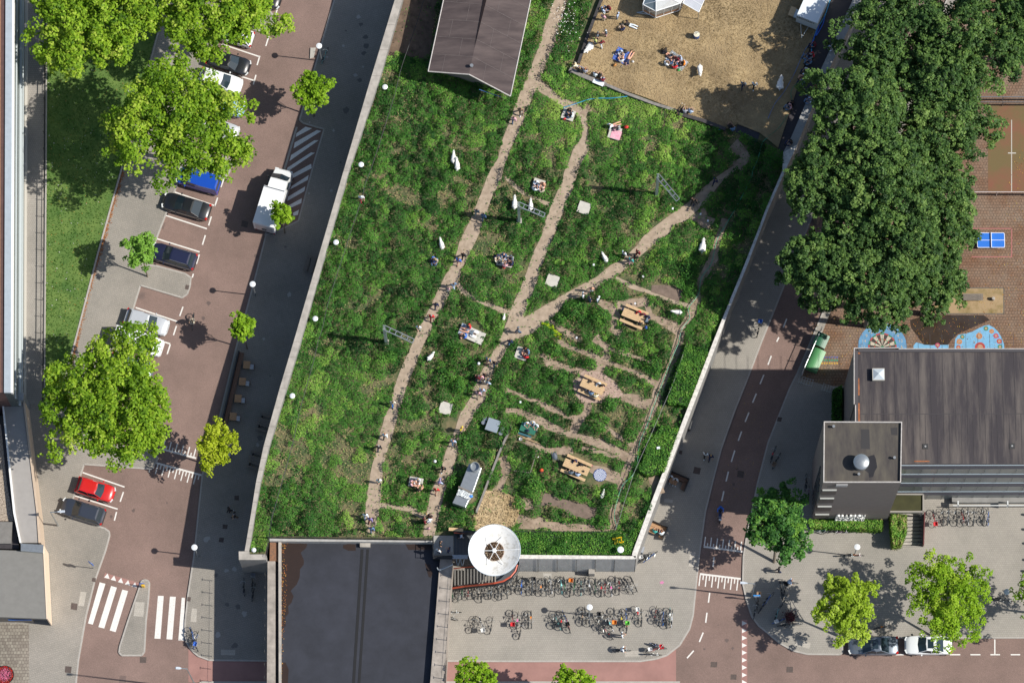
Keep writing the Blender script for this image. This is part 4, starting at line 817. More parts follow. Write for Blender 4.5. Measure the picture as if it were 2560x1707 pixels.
vp = b - n * (-.8) - l0; MB().lathe([(.12, 0), (.12, .3), (.17, .32), (.17, .4)], 10, (vp.x + .1, vp.y, vp.z)).build('roof_vent', M_grey, ro)
# --- west buildings
WB = empty('glass_pavilion', P(34, 400, 0), 0, 'long glazed building with white eaves along the far left edge', 'building'); HW = 10
MB().prism(rel(WB, Lp('-300,-80 14,-80 10,981 -300,981'), HW), 0, HW).build('roof', mat('brown_roof_tile', (.10, .055, .05), .8, var=.25, scale=2), WB)
MB().prism(rel(WB, Lp('-300,-80 2,-80 0,981 -300,981'), HW + .1), HW, HW + .1).build('roof_strip', mat('rust_roof', (.32, .17, .09), .9, var=.3, scale=5), WB)
MB().prism(rel(WB, Lp('14,-80 31,-80 27,981 10,981'), HW + .15), HW - .3, HW + .15).build('eaves', mat('eaves_metal', (.50, .56, .60), .4, .3, var=.1, scale=2), WB)
MB().prism(rel(WB, Lp('31,-80 35.5,-80 31.5,981 27,981'), HW + .1), HW - .6, HW + .1).build('eaves_edge', flat('white_edge', (.8, .8, .78)), WB)
MB().prism(rel(WB, Lp('10,-80 34,-80 30,981 10,981'), HW), .3, HW - .61).build('glass_wall', mat('green_glass', (.075, .09, .08), .25, var=.45, scale=3, stretch=(1, 1, .3), spec=.9), WB)
q = rel(WB, Lp('34,-80 30,981'), HW)
for z, th in ((7.6, .1), (4.6, .22), (2.2, .08)):
    MB().prism([q[0], (q[0][0] + th, q[0][1]), (q[1][0] + th, q[1][1]), q[1]], z - .12, z + .12).build('glazing_rail', flat('rail_pale', (.5, .55, .56)), WB)
MB().prism(rel(WB, Lp('60,-80 69,-80 64,1010 57,1010'), .6), 0, .6).build('plinth', flat('plinth_pale', (.55, .52, .46)), WB)
WC = empty('kiosk_building', P(0, 1330, 0), 0, 'low building with pale sloping canopy strip and gravel roof at the lower left', 'building'); HC = 4.0
MB().prism(rel(WC, Lp('6,982 60,982 58,1000 8,1000'), 5), 0, 5).build('metal_cap', M_galv, WC)
MB().prism(rel(WC, Lp('8,1003 56,1003 91,1281 95,1356 50,1356 35,1275'), HC), 0, HC).build('canopy_roof', mat('canopy_grey', (.33, .31, .29), .8, var=.08, scale=1.5), WC)
MB().prism(rel(WC, Lp('4,1000 8,1000 38,1281 53,1356 49,1356 33,1281'), HC + .2), 0, HC + .2).build('canopy_edge', flat('white_edge'[:] , (.8, .8, .78)), WC)
MB().prism(rel(WC, Lp('57,1003 61.5,1003 95,1275 102,1356 96,1356 91,1281'), HC + .1), 0, HC + .1).build('canopy_edge', mat('tan_edge', (.55, .43, .32), .7, var=.1, scale=3), WC)
MB().prism(rel(WC, Lp('-200,1060 10,1060 34,1281 48,1372 -200,1365'), 3.4), 0, 3.4).build('roof', mat('dark_parapet', (.045, .04, .045), .8, var=.3, scale=3), WC)
MB().prism(rel(WC, Lp('-200,1060 2,1060 16,1200 30,1281 34,1302 -200,1302'), 3.45), 3.4, 3.45).build('gravel', mat('roof_gravel', (.50, .42, .33), .95, col2=(.16, .12, .09), scale=9, ramp=(.4, .6)), WC)
MB().prism(rel(WC, Lp('-200,1304 31,1304 27,1358 -200,1357'), 3.9), 3.4, 3.9).build('roof_hatch', mat('grey_slate', (.19, .18, .165), .8, var=.15, scale=2), WC)
MB().prism(rel(WC, Lp('52,1358 108,1361 107,1381 52,1376'), 4.4), 0, 4.4).build('metal_cap', M_galv, WC)
MB().prism(rel(WC, Lp('-200,1367 52,1376 107,1381 116,1546 -200,1534'), 3.9), 3.3, 3.9).build('lower_roof', mat('grey_felt', (.20, .195, .18), .85, var=.1, scale=1.5), WC)
MB().prism(rel(WC, Lp('107,1364 110.5,1364 119,1546 116,1546'), 3.95), 0.2, 3.95).build('roof_edge', flat('tan_edge2', (.75, .6, .45)), WC)
MB().prism(rel(WC, Lp('-200,1537 76,1541 76,1500 -200,1500'), 3.3), 0, 3.3).build('wall', mat('kiosk_wall', (.28, .24, .2), .8, var=.2, scale=3), WC)
MB().prism(rel(WC, Lp('-200,1539.5 8,1540 8,1538 -200,1538'), 2.6), .3, 2.6).build('window', M_glassD, WC)
q = P(50, 1548, 1.8) - WC.location; t = text('shop_sign', 'KIOSK', .5, (0, 0, 0), (R(90), 0, 0), flat('sign_blue', (.04, .16, .5)), WC, .05); t.location = (q.x, q.y - .0, 1.6)
bpy.data.objects.remove(t); MB().box((P(50, 1541, 2).x - WC.location.x, P(50, 1541, 3.3).y - WC.location.y - .06, 1.9), (2.2, .06, .35)).build('blue_sign_bar', flat('sign_blue', (.04, .16, .5)), WC)
slab(L(0, 3, '-200,1000 265,1030 268,1600 -200,1600'), paver('mosaic_paving', (.34, .31, .26), (.23, .20, .17), (.14, .12, .1), .45, .45, 0, var=.2, msize=.02), PV + .004, 'mosaic_paving')
# --- dish
DC = P(1236, 1375, 9.6); DR = empty('dish_sculpture', Vector((DC.x, DC.y, 0)), 0, 'huge white upturned dish with a brown nest in its centre above the steel stairs', 'sculpture')
M_dish = mat('dish_white', (.78, .77, .73), .5, col2=(.50, .47, .40), var=.05, scale=2.2, ramp=(.28, .5), det=9)
pr = [(.85, -.62), (1.1, -.55), (1.5, -.40), (1.9, -.2), (2.2, -.02), (2.38, .12), (2.42, .12), (2.36, .0), (1.9, -.3), (1.1, -.65), (.85, -.72)]
MB().lathe([(r, z + 9.6) for r, z in pr], 64, cap=False).build('dish', M_dish, DR, smooth=True)
MB().torus((0, 0, 9.71), 2.41, .035, 'z', 64, 5).build('rim', flat('rim_pale', (.55, .62, .68)), DR)
MB().lathe([(.9, 8.9), (.9, 9.05), (.5, 9.1), (.01, 9.12)], 24).build('nest_base', M_brown, DR)
n = 900; a = RNG.uniform(0, 2 * np.pi, n); r_ = np.sqrt(RNG.random(n)) * .84; leaves('nest', np.stack([r_ * np.cos(a), r_ * np.sin(a), 9.06 + .1 * RNG.random(n)], 1), RNG.normal(size=(n, 3)), RNG.uniform(.08, .18, n), RNG.random(n), leafmat('nest_leaf', [(0, (.05, .03, .015)), (.5, (.2, .13, .08)), (1, (.45, .36, .25))], .05), DR)
MB().lathe([(.2, 9.45), (.2, 9.62), (.02, 9.66)], 16).build('hub', flat('hub_white', (.8, .82, .82)), DR)
for i in range(6):
    t = R(60 * i + 2); L_ = 2.38 if i % 3 == 0 else 1.5; zz = 9.7 if i % 3 == 0 else 9.28; MB().tube((0, 0, 9.56), (L_ * math.cos(t), L_ * math.sin(t), zz), .028, 6).build('strut', flat('hub_white', (.8, .82, .82)), DR)
MB().tube((0, 0, 0), (0, 0, 8.95), .22, 12, .12).build('column', M_dark, DR)
for i in range(4): t = R(90 * i + 45); MB().tube((0, 0, 6.4), (1.6 * math.cos(t), 1.6 * math.sin(t), 9.1), .05, 6).build('brace', M_dark, DR)
# --- platform and stairs
PT = empty('entrance_platform', P(1084, 1338, G), 0, 'pale grey boarded landing at the head of the steel stairs', 'platform'); q = rel(PT, Lp('1084,1338 1133.5,1338 1133.5,1388 1084,1388'), 6.05); MB().prism(q, -1, .05).build('deck', mat('deck_grey', (.34, .33, .30), .7, var=.1, scale=2), PT)
MB().prism(rel(PT, Lp('1082,1388 1134,1388 1134,1394 1082,1394'), 6.6), -1, .3).build('edge_beam', M_dark, PT)
mb = MB(); 
for p_, q_ in (((1083, 1337), (1083, 1395)), ((1083, 1395), (1134, 1395))):
    p_, q_ = P(*p_, G) - PT.location, P(*q_, G) - PT.location
    for z in (.5, 1.0): mb.tube(p_ + Vector((0, 0, z)), q_ + Vector((0, 0, z)), .03, 5)
mb.build('railing', M_dark, PT)
SS = empty('steel_staircase', P(1180, 1420, 0), 0, 'dark steel staircase with red handrails curving below the white dish', 'staircase')
M_step = mat('step_steel', (.17, .165, .155), .6, .0, var=.15, scale=3); M_red = flat('handrail_red', (.50, .09, .045), .4)
for i in range(13):
    z = 5.85 - i * .2; q = rel(SS, Lp('%f,1326 %f,1326 %f,1387 %f,1387' % (1134 + i * 8, 1141.6 + i * 8, 1141.6 + i * 8, 1134 + i * 8)), z); MB().prism(q, z - .06, z).build('tread', flat('dark_step', (.075, .085, .095), .5), SS)
for i in range(15):
    z = 3.2 - i * .2; xx = 1240 - i * 8; q = rel(SS, [(xx, 1420 + i * .2), (xx + 4.6, 1420 + i * .2), (xx + 4.6, 1461 + i * .5), (xx, 1461 + i * .5)], z); MB().prism(q, z - .05, z).build('tread', M_step, SS)
q = rel(SS, Lp('1238,1330 1290,1345 1298,1400 1288,1432 1262,1455 1240,1462'), 3.3); MB().prism(q, 3.15, 3.3).build('landing', flat('dark_step', (.075, .085, .095), .5), SS)
def rail3(pts, m, r, nm='handrail'):
    MB().path([P(u, v, z) - SS.location for u, v, z in pts], r, 6).build(nm, m, SS)
rail3([(1131, 1421, 1.2), (1160, 1417.5, 2.2), (1185, 1415, 3.2), (1240, 1412, 4.2)], M_red, .06)
rail3([(1129, 1470, 1.2), (1160, 1465, 2.0), (1200, 1461, 3.4), (1235, 1457, 4.2), (1258, 1452, 4.3), (1276, 1441, 4.3), (1288, 1427, 4.3), (1293, 1411, 4.3)], M_red, .09)
rail3([(1135, 1331, 6.9), (1190, 1334, 5.4)], M_red, .05)
rail3([(1130, 1474, .6), (1160, 1469, 1.2), (1200, 1465, 2.6), (1240, 1461, 3.4), (1262, 1456, 3.4), (1282, 1443, 3.4), (1294, 1428, 3.4), (1298, 1410, 3.4)], M_dark, .13, 'stringer')
for i in range(9): rail3([(1133 + i * 13, 1469 - i * 1.4, 1.2 + .34 * i), (1133 + i * 13, 1473 - i * 1.4, .1 + .3 * i)], M_dark, .025, 'baluster')
MB().prism(rel(SS, Lp('1134,1324 1200,1326 1200,1330 1134,1329'), 7.0), 5.8, 6.9).build('side_panel', M_dark, SS)
rail3([(1132, 1410, 6.2), (1118, 1417, 6.3), (1100, 1424, 6.3), (1095, 1423, 6.3), (1093, 1418, 6.3)], M_galv, .06, 'hook_pipe')
bb_ = empty('bench', P(1150, 1392, 6.2), 0, 'grey slatted bench frame beside the stair head under the dish', 'bench'); MB().box((0, 0, .1), (1.45, .38, .08)).build('seat', M_galv, bb_)
for i in (-.35, .05): MB().tube((i, -.2, .1), (i + .12, -.8, .0), .03, 5).tube((i + .35, -.2, .1), (i + .2, -.8, .0), .03, 5).build('leg', M_galv, bb_)
bb_ = empty('plywood_board', P(1140, 1323, 6.9), R(-4), 'tan plywood board lying over the stair wall', 'board'); MB().box((0, 0, 0), (1.35, .3, .04)).build('board', M_pine, bb_)
# --- greenhouse wagon
GH = empty('greenhouse_wagon', P(1655, 25, G), 0, 'white framed mobile greenhouse with open awning flap on the dry lawn', 'greenhouse')
zb, ze = G + .5, G + 2.7; base = Lp('1608,29 1639,45 1698,26 1711,2 1680,-22 1622,-14'); Bp = [P(u, v, zb) - GH.location for u, v in base]
tp_ = [Vector((p.x * 1.04, p.y * 1.04, ze - G)) for p in Bp]; ap1, ap2 = P(1640, 4, ze + 1) - GH.location, P(1680, -2, ze + 1) - GH.location
M_pvc = flat('pvc_white', (.8, .82, .82), .4); M_pc = glassmat('polycarbonate', (.55, .60, .62), .2, .45); M_pcr = mat('roof_sheet_white', (.72, .74, .74), .4, var=.1, scale=2)
fr_ = MB(); 
for i in range(6):
    j = (i + 1) % 6; fr_.tube(Bp[i], Bp[j], .05); fr_.tube(tp_[i], tp_[j], .05); fr_.tube(Bp[i], tp_[i], .05); ap = ap1 if i in (0, 1, 5) else ap2; fr_.tube(tp_[i], ap, .045)
    for t in (.33, .66) if (Bp[i] - Bp[j]).length > 1.6 else (.5,): fr_.tube(Bp[i].lerp(Bp[j], t), tp_[i].lerp(tp_[j], t), .025)
fr_.tube(ap1, ap2, .05); fr_.build('frame', M_pvc, GH)
w1 = MB(); w2 = MB()
for i in range(6): j = (i + 1) % 6; w1.add([Bp[i] + Vector((0, 0, .7)), Bp[j] + Vector((0, 0, .7)), tp_[j], tp_[i]], [(0, 1, 2, 3)]); w2.add([Bp[i], Bp[j], Bp[j] + Vector((0, 0, .7)), Bp[i] + Vector((0, 0, .7))], [(0, 1, 2, 3)])
w1.build('wall_pane', M_pc, GH); w2.build('wood_panel', mat('wood_panel', (.30, .17, .10), .7, var=.2, scale=4), GH)
r1 = MB(); r1.add([tp_[0], tp_[1], ap1], [(0, 1, 2)]); r1.add([tp_[5], tp_[0], ap1], [(0, 1, 2)]); r1.build('roof_pane', glassmat('roof_glass', (.35, .45, .5), .15, .8), GH)
r2 = MB(); r2.add([tp_[1], tp_[2], ap2, ap1], [(0, 1, 2, 3)]); r2.add([tp_[2], tp_[3], ap2], [(0, 1, 2)]); r2.add([tp_[3], tp_[4], ap2], [(0, 1, 2)]); r2.add([tp_[4], tp_[5], ap1, ap2], [(0, 1, 2, 3)]); r2.build('roof_sheet', M_pcr, GH)
MB().prism([tuple(p)[:2] for p in Bp], .42, .5).build('floor', M_wood, GH)
aw = [P(u, v, G + 2.3) - GH.location for u, v in Lp('1707,8 1747,31 1762,-3 1722,-27')]; am = MB().add(aw, [(0, 1, 2, 3)]); am.build('awning_sheet', mat('awning_sheet', (.5, .52, .56), .4, var=.1, scale=2), GH)
am = MB()
for i in range(4): am.tube(aw[i], aw[(i + 1) % 4], .04)
am.tube(aw[0].lerp(aw[3], .5), aw[1].lerp(aw[2], .5), .03); am.build('awning_frame', M_pvc, GH)
for p in (aw[1], aw[2]): MB().tube(p, Vector((p.x, p.y, 0)), .035).build('awning_post', M_galv, GH)
dr = MB(); tip = P(1592, 32, G + .4) - GH.location; dr.tube(Bp[0] + Vector((0, 0, -.1)), tip, .05); dr.tube(Bp[0].lerp(Bp[1], .4) + Vector((0, 0, -.1)), tip, .05); dr.build('drawbar', M_galv, GH)
for u, v in ((1630, 38), (1690, 24)): c = P(u, v, G) - GH.location; MB().torus((c.x, c.y, .32), .24, .09, 'y').build('wheel', M_dark, GH)
# --- white site trailer
TR = empty('box_trailer', P(2020, 40, G), 0, 'white closed box trailer with dark name and A-frame drawbar beside the dark roof strip', 'trailer')
tc_ = [P(u, v, G + 2.6) - TR.location for u, v in Lp('1992,38.5 2043.5,59 2090,-46 2038,-66')]
MB().prism([tuple(p)[:2] for p in tc_], .55, 2.55).build('body', flat('trailer_body', (.52, .58, .62), .45), TR)
MB().prism([tuple(p)[:2] for p in tc_], 2.551, 2.6).build('roof', flat('trailer_roof', (.72, .77, .80), .4), TR)
fd = (tc_[1] - tc_[0]).normalized(); fo = Vector((fd.y, -fd.x, 0)); ang = math.atan2(fd.y, fd.x); mid = tc_[0].lerp(tc_[1], .45) + fo * .04
text('trailer_name', 'LEONART', .42, (mid.x, mid.y, 2.2), (R(90), 0, ang), M_dark, TR, .005)
dr = MB(); tip = P(2004, 95, G + .4) - TR.location
for t in (.25, .62): p = tc_[0].lerp(tc_[1], t); dr.tube(Vector((p.x, p.y, .5)), tip, .045)
dr.build('drawbar', M_galv, TR)
for t in (.12, .88):
    p = tc_[0].lerp(tc_[1], t) - fo * 1.9; MB().torus((p.x, p.y, .32), .24, .1, 'x').build('wheel', M_dark, TR)
PS = empty('wooden_step', P(1980, 33, G), R(-22), 'small slatted wooden step beside the white trailer', 'step'); MB().box((0, 0, .45), (.55, .95, .06)).build('tread', M_pine, PS)
for x in (-.2, .2): MB().box((x, 0, .2), (.06, .9, .4)).build('leg', M_pine, PS)
MB().box((.45, -.05, .3), (.3, .8, .5)).build('box', flat('pale_box', (.5, .55, .58)), PS)
# --- metal duct unit
DU = empty('duct_unit', P(*T(1, 2, 1930, 1330), G), 0, 'long galvanised ventilation duct with round cowl and crumpled tarpaulin', 'duct')
q = [P(*T(1, 2, *p), G + 1.3) - DU.location for p in ((1955, 1118), (2072, 1155), (1992, 1380), (1870, 1335))]; MB().prism([tuple(p)[:2] for p in q], .1, 1.3).build('duct', M_galv, DU, bevel=.03)
q2 = [P(*T(1, 2, *p), G + 1.5) - DU.location for p in ((1870, 1337), (1990, 1378), (1922, 1520), (1803, 1478))]; MB().prism([tuple(p)[:2] for p in q2], .1, 1.5).build('duct_box', M_galv, DU, bevel=.03)
c = P(*T(1, 2, 2010, 1150), G + 1.6) - DU.location; MB().lathe([(.44, 1.2), (.44, 1.9), (.38, 1.9), (.36, 1.6), (.01, 1.6)], 28, (c.x, c.y, 0)).build('cowl', M_galv, DU, smooth=True)
a_, b_ = P(*T(1, 2, 1858, 1330), G + 1.6) - DU.location, P(*T(1, 2, 1985, 1390), G + 1.6) - DU.location; MB().tube(a_, b_, .1, 6).build('lip', M_wood, DU)
TA = empty('tarpaulin', P(*T(1, 2, 1915, 1400), G + 1.52), 0, 'crumpled grey white tarpaulin with blue corner on the duct', 'tarpaulin'); m_ = MB(); vs = []; nx, ny = 14, 8
for i in range(nx):
    for j in range(ny): xx = (i / (nx - 1) - .5) * 1.35; yy = (j / (ny - 1) - .5) * .62; vs.append((xx * math.cos(-.35) - yy * math.sin(-.35) + random.uniform(-.05, .05), xx * math.sin(-.35) + yy * math.cos(-.35) + random.uniform(-.05, .05), .03 + random.random() * .13))
m_.add(vs, [(i * ny + j, (i + 1) * ny + j, (i + 1) * ny + j + 1, i * ny + j + 1) for i in range(nx - 1) for j in range(ny - 1)]); m_.build('sheet', flat('tarp_grey', (.55, .58, .58), .5), TA); MB().ell((.62, -.2, .1), (.18, .14, .08)).build('blue_corner', flat('tarp_blue', (.05, .25, .7)), TA)
# low log walls round the lawn
def beamwall(pts, lab, m, hw=5, z1=G + .45, nm='sleeper_wall'):
    rt = empty(nm, P(*pts[0], G), 0, lab, 'low wall'); c = [P(u, v, z1) - rt.location for u, v in pts]
    for i in range(len(c) - 1):
        d = (c[i + 1] - c[i]); n = Vector((-d.y, d.x, 0)).normalized() * hw / 52; m_ = MB(); m_.prism([tuple(x)[:2] for x in (c[i] - n, c[i + 1] - n, c[i + 1] + n, c[i] + n)], 0, z1 - G); m_.build('beam', m, rt)
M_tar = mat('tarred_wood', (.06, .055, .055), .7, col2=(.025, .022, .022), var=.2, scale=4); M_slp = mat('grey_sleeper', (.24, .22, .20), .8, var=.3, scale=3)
beamwall(L(2, 0, '860,-60 815,10 735,220 690,340 610,580'), 'dark wooden edging beams along the west side of the dry lawn', M_tar, 7)
beamwall(L(2, 0, '528,632 640,690 860,776'), 'grey low wall end where people sit at the lawn corner', M_slp, 11)
beamwall(L(2, 0, '862,776 1060,860 1300,950 1478,1005'), 'weathered low wall along the south edge of the dry lawn', M_slp, 7)
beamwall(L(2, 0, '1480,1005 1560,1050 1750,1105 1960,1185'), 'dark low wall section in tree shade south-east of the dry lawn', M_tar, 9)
beamwall(L(1, 2, '2345,770 2240,1000 2150,1230 2090,1390 2020,1568') , 'pale wooden edging beam between duct and straw heap', M_slp, 5, G + .35)
beamwall(L(2, 3, '0,176 500,178 945,178'), 'thin dark edging along the south hedge', M_dark, 1.2, G + .6)
# ================================================================== TREES
M_plane = leafmat('plane_leaf', [(0, (.055, .13, .010)), (.35, (.17, .32, .02)), (.7, (.33, .50, .035)), (1, (.50, .60, .10))], .38, .5)
M_lime = leafmat('lime_leaf', [(0, (.09, .19, .01)), (.5, (.24, .43, .02)), (1, (.40, .56, .05))], .35, .5)
M_gold = leafmat('gold_leaf', [(0, (.16, .24, .01)), (.5, (.40, .50, .02)), (1, (.60, .66, .08))], .35, .5)
M_darkt = leafmat('dark_leaf', [(0, (.02, .055, .014)), (.4, (.055, .125, .03)), (.75, (.13, .235, .05)), (1, (.21, .32, .08))], .3, .55, .25)
M_midt = leafmat('mid_leaf', [(0, (.025, .085, .025)), (.5, (.08, .22, .04)), (1, (.22, .42, .06))], .3, .5)
M_yg = leafmat('yellowgreen_leaf', [(0, (.14, .24, .015)), (.5, (.32, .48, .03)), (1, (.52, .64, .11))], .35, .5)
M_bark = mat('bark', (.20, .17, .13), .9, var=.3, scale=5)
def tree(name, u, v, ru, rv, zc, rz, n, m, seed, lab, group=None, base=None, zb=PV, size=.3, nb=46, spiky=0, tmean=.5, blobr=.24, holes=.0, trunk=.22):
    g = np.random.default_rng(seed); C = P(u, v, zc); rx, ry = ru / 26, rv / 26
    B = P(*base, zb) if base else Vector((C.x, C.y, zb)); root = empty(name, B, 0, lab, 'tree', group); off = np.array(C - B)
    d = g.normal(size=(nb, 3)); d /= np.linalg.norm(d, axis=1)[:, None]; d[:, 2] = np.abs(d[:, 2]) * .9 - .15
    # even spread of boughs round the crown plus an inner set
    ang = (np.arange(nb) * 2.39996) + g.normal(0, .25, nb); rad = np.sqrt((np.arange(nb) + .5) / nb) * (.84 + g.normal(0, .07, nb))
    lob = 1 + .16 * np.sin(3 * ang + seed) + .09 * np.sin(5 * ang + 2 * seed)
    bx = rad * np.cos(ang) * lob; by = rad * np.sin(ang) * lob; bz = np.sqrt(np.clip(1 - rad ** 2 * .9, 0, 1)) * g.uniform(.35, 1.0, nb) - .05
    bc = np.stack([bx * rx, by * ry, bz * rz], 1) * .86
    R0 = (rx + ry) / 2; br = R0 * blobr * g.uniform(.65, 1.25, nb)
    keep = np.ones(nb, bool)
    if holes: keep = g.random(nb) > holes
    bc, br = bc[keep], br[keep]; k = len(bc)
    # twiglets: each bough is made of several leafy sprays
    ns = 9; sd = g.normal(size=(k, ns, 3)); sd /= np.linalg.norm(sd, axis=2)[:, :, None]; sd[..., 2] = sd[..., 2] * .7 + .12
    if spiky: sd *= g.uniform(.6, 1 + spiky, (k, ns, 1))
    sc = bc[:, None, :] + sd * br[:, None, None] * .85; sc = sc.reshape(-1, 3); sr = np.repeat(br, ns) * g.uniform(.28, .5, k * ns)
    w_ = sr ** 2; idx = g.choice(len(sc), n, p=w_ / w_.sum()); q = g.normal(size=(n, 3)); q /= np.linalg.norm(q, axis=1)[:, None]
    q[:, 2] = np.where(q[:, 2] < -.2, -q[:, 2], q[:, 2]); pos = sc[idx] + q * sr[idx][:, None] * g.uniform(.55, 1.1, (n, 1)) * np.array([1, 1, .8])
    nn = q * .6 + np.array([.1, 0, .75]) + g.normal(0, .38, (n, 3))
    bt = g.normal(0, .15, k)[idx // ns] + g.normal(0, .06, len(sc))[idx]
    t = tmean + bt + g.normal(0, .15, n)
    o = leaves('crown', pos + off, nn, g.uniform(size * .7, size * 1.3, n), t, m, root, aspect=.72)
    tm = MB(); f = Vector(off) * .62; f.z = (zc - zb) * .62; tm.tube((0, 0, -.1), f, trunk, 8, trunk * .7)
    for i in range(min(k, 30)):
        e = Vector(off) + Vector(bc[i]) * .95; mid = f.lerp(e, .5) + Vector((g.normal(0, .2), g.normal(0, .2), .3)); s0 = f.lerp(Vector(off), (i % 4) * .2)
        tm.tube(s0, mid, trunk * .38, 5, trunk * .2); tm.tube(mid, e, trunk * .2, 4, .02)
        for j in range(3): tm.tube(mid.lerp(e, .5 + .2 * j), Vector(off) + Vector(sc[i * ns + j]), .03, 3, .01)
    tm.build('trunk', M_bark, root)
    return root
gs = 'large plane trees along the west parking bays'
tree('plane_tree', 232, 62, 198, 166, 8.5, 4.2, 22000, M_plane, 1, 'huge bright green plane tree at the top left over the lawn and pale pavement', gs, size=.29, nb=84, blobr=.19)
tree('plane_tree', 540, 38, 190, 132, 8.5, 4.0, 17500, M_plane, 2, 'large plane tree at the top over the white and black parked cars', gs, size=.29, nb=72, blobr=.2)
tree('plane_tree', 448, 322, 222, 188, 9.0, 4.8, 24000, M_plane, 3, 'broad plane tree above the lawn edge with the blue van under it', gs, base=(425, 400), size=.29, nb=96, blobr=.18)
tree('plane_tree', 278, 1012, 184, 206, 9.0, 5.0, 25000, M_plane, 4, 'largest plane tree at lower left between the speed bumps and the grey canopy', gs, base=(285, 1085), size=.29, nb=104, blobr=.17)
gy = 'young street trees with small round crowns'
tree('street_tree', 353, 632, 42, 52, 4.6, 1.9, 2600, M_midt, 5, 'small green street tree beside the dark blue estate car', gy, base=(369, 692), size=.24, nb=22, tmean=1.0, blobr=.34, trunk=.09)
tree('street_tree', 781, 233, 50, 56, 4.6, 2.0, 3200, M_lime, 6, 'small lime green street tree above the hatched loading bay', gy, base=(785, 292), size=.24, nb=24, blobr=.34, trunk=.09)
tree('street_tree', 705, 539, 29, 34, 4.4, 1.4, 1700, M_lime, 7, 'smallest lime green street tree partly covering the white truck', gy, base=(712, 583), size=.22, nb=16, blobr=.36, trunk=.08)
tree('street_tree', 606, 823, 35, 42, 4.6, 1.7, 2300, M_lime, 8, 'small lime green street tree at the upper end of the long bench', gy, base=(618, 872), size=.23, nb=20, blobr=.34, trunk=.08)
tree('street_tree', 543, 1120, 60, 66, 5.0, 2.1, 4300, M_gold, 9, 'yellow-green street tree at the lower end of the long bench', gy, base=(532, 1165), size=.2, nb=30, blobr=.28, trunk=.1)
tree('plaza_tree', 1946, 1306, 92, 112, 6.5, 3.4, 12000, M_midt, 10, 'round mid green tree left of the lettered tower', 'trees on the south-east plaza', base=(1935, 1405), size=.26, nb=40, tmean=.45, blobr=.26, trunk=.15)
tree('plaza_tree', 2112, 1520, 86, 96, 6.0, 3.0, 9500, M_yg, 11, 'yellow-green tree above the grey parked saloon', 'trees on the south-east plaza', base=(2100, 1592), size=.22, nb=36, spiky=.5, blobr=.24, holes=.1, trunk=.13)
tree('plaza_tree', 2370, 1500, 104, 138, 6.5, 3.6, 15000, M_lime, 12, 'tall spiky lime green tree above the white parked coupe', 'trees on the south-east plaza', base=(2345, 1600), size=.2, nb=44, spiky=.9, blobr=.2, tmean=.55, trunk=.13)
tree('plaza_tree', 2625, 1505, 100, 105, 6.5, 3.3, 7000, M_lime, 13, 'lime green tree cut off by the right picture edge', 'trees on the south-east plaza', size=.2, nb=40, spiky=.5, blobr=.22, tmean=.3, trunk=.13)
tree('plaza_tree', 1188, 1700, 68, 52, 5.5, 2.8, 3600, M_lime, 14, 'lime green tree at the bottom edge right of the black roof', 'trees on the south-east plaza', size=.22, nb=28, spiky=.7, blobr=.24, trunk=.13)
tree('plaza_tree', 1434, 1712, 60, 46, 5.5, 2.6, 3000, M_lime, 15, 'lime green tree at the bottom edge below the bicycle stands', 'trees on the south-east plaza', size=.22, nb=24, spiky=.7, blobr=.24, trunk=.13)
gd = 'tall dark green trees along the east road and playground'
for i, (u, v, ru, rv, n, lab) in enumerate(((2245, 95, 135, 125, 10500, 'dark green tree nearest the white trailer at the top'), (2445, 110, 135, 130, 10500, 'dark green tree in the top right corner above the ball court'), (2118, 285, 125, 115, 9500, 'dark green tree beside the wide grey coping where people sit'),
        (2330, 330, 140, 130, 11500, 'dark green tree left of the ball court'), (2045, 470, 105, 112, 8500, 'dark green tree touching the east garden railing'), (2215, 505, 120, 120, 10000, 'dark green tree in the middle of the east tree group'), (2352, 548, 85, 110, 7000, 'dark green tree just left of the blue table tennis table'),
        (2040, 685, 110, 112, 9000, 'dark green tree over the east road above the parked bicycle'), (2190, 728, 112, 98, 8500, 'dark green tree overhanging the painted dartboard'), (2330, 715, 70, 95, 5200, 'dark green tree beside the mossy bed with the slatted bench'), (2550, 60, 60, 120, 4200, 'dark green tree at the far right top edge'), (2185, 395, 85, 85, 5200, 'dark green tree between the coping tree and the ball court tree'), (2285, 430, 80, 80, 4800, 'dark green tree deep inside the east group, right of centre'), (2125, 590, 85, 80, 5200, 'dark green tree low in the east group above the road'), (2275, 640, 80, 80, 4800, 'dark green tree low in the east group above the dartboard'), (2200, 190, 80, 80, 4800, 'dark green tree high in the east group below the trailer'), (2350, 215, 85, 80, 5000, 'dark green tree high in the east group above the court fence'))):
    k_ = 1.18 if u < 2130 else 1.3
    tree('tall_tree', u + (14 if u < 2130 else 0), v, ru * k_, rv * k_, 11 + 1.3 * (i % 3), 6.0, int(n * 2.6), M_darkt, 30 + i, lab, gd, size=.235, nb=150, tmean=.52, blobr=.13, trunk=.3)
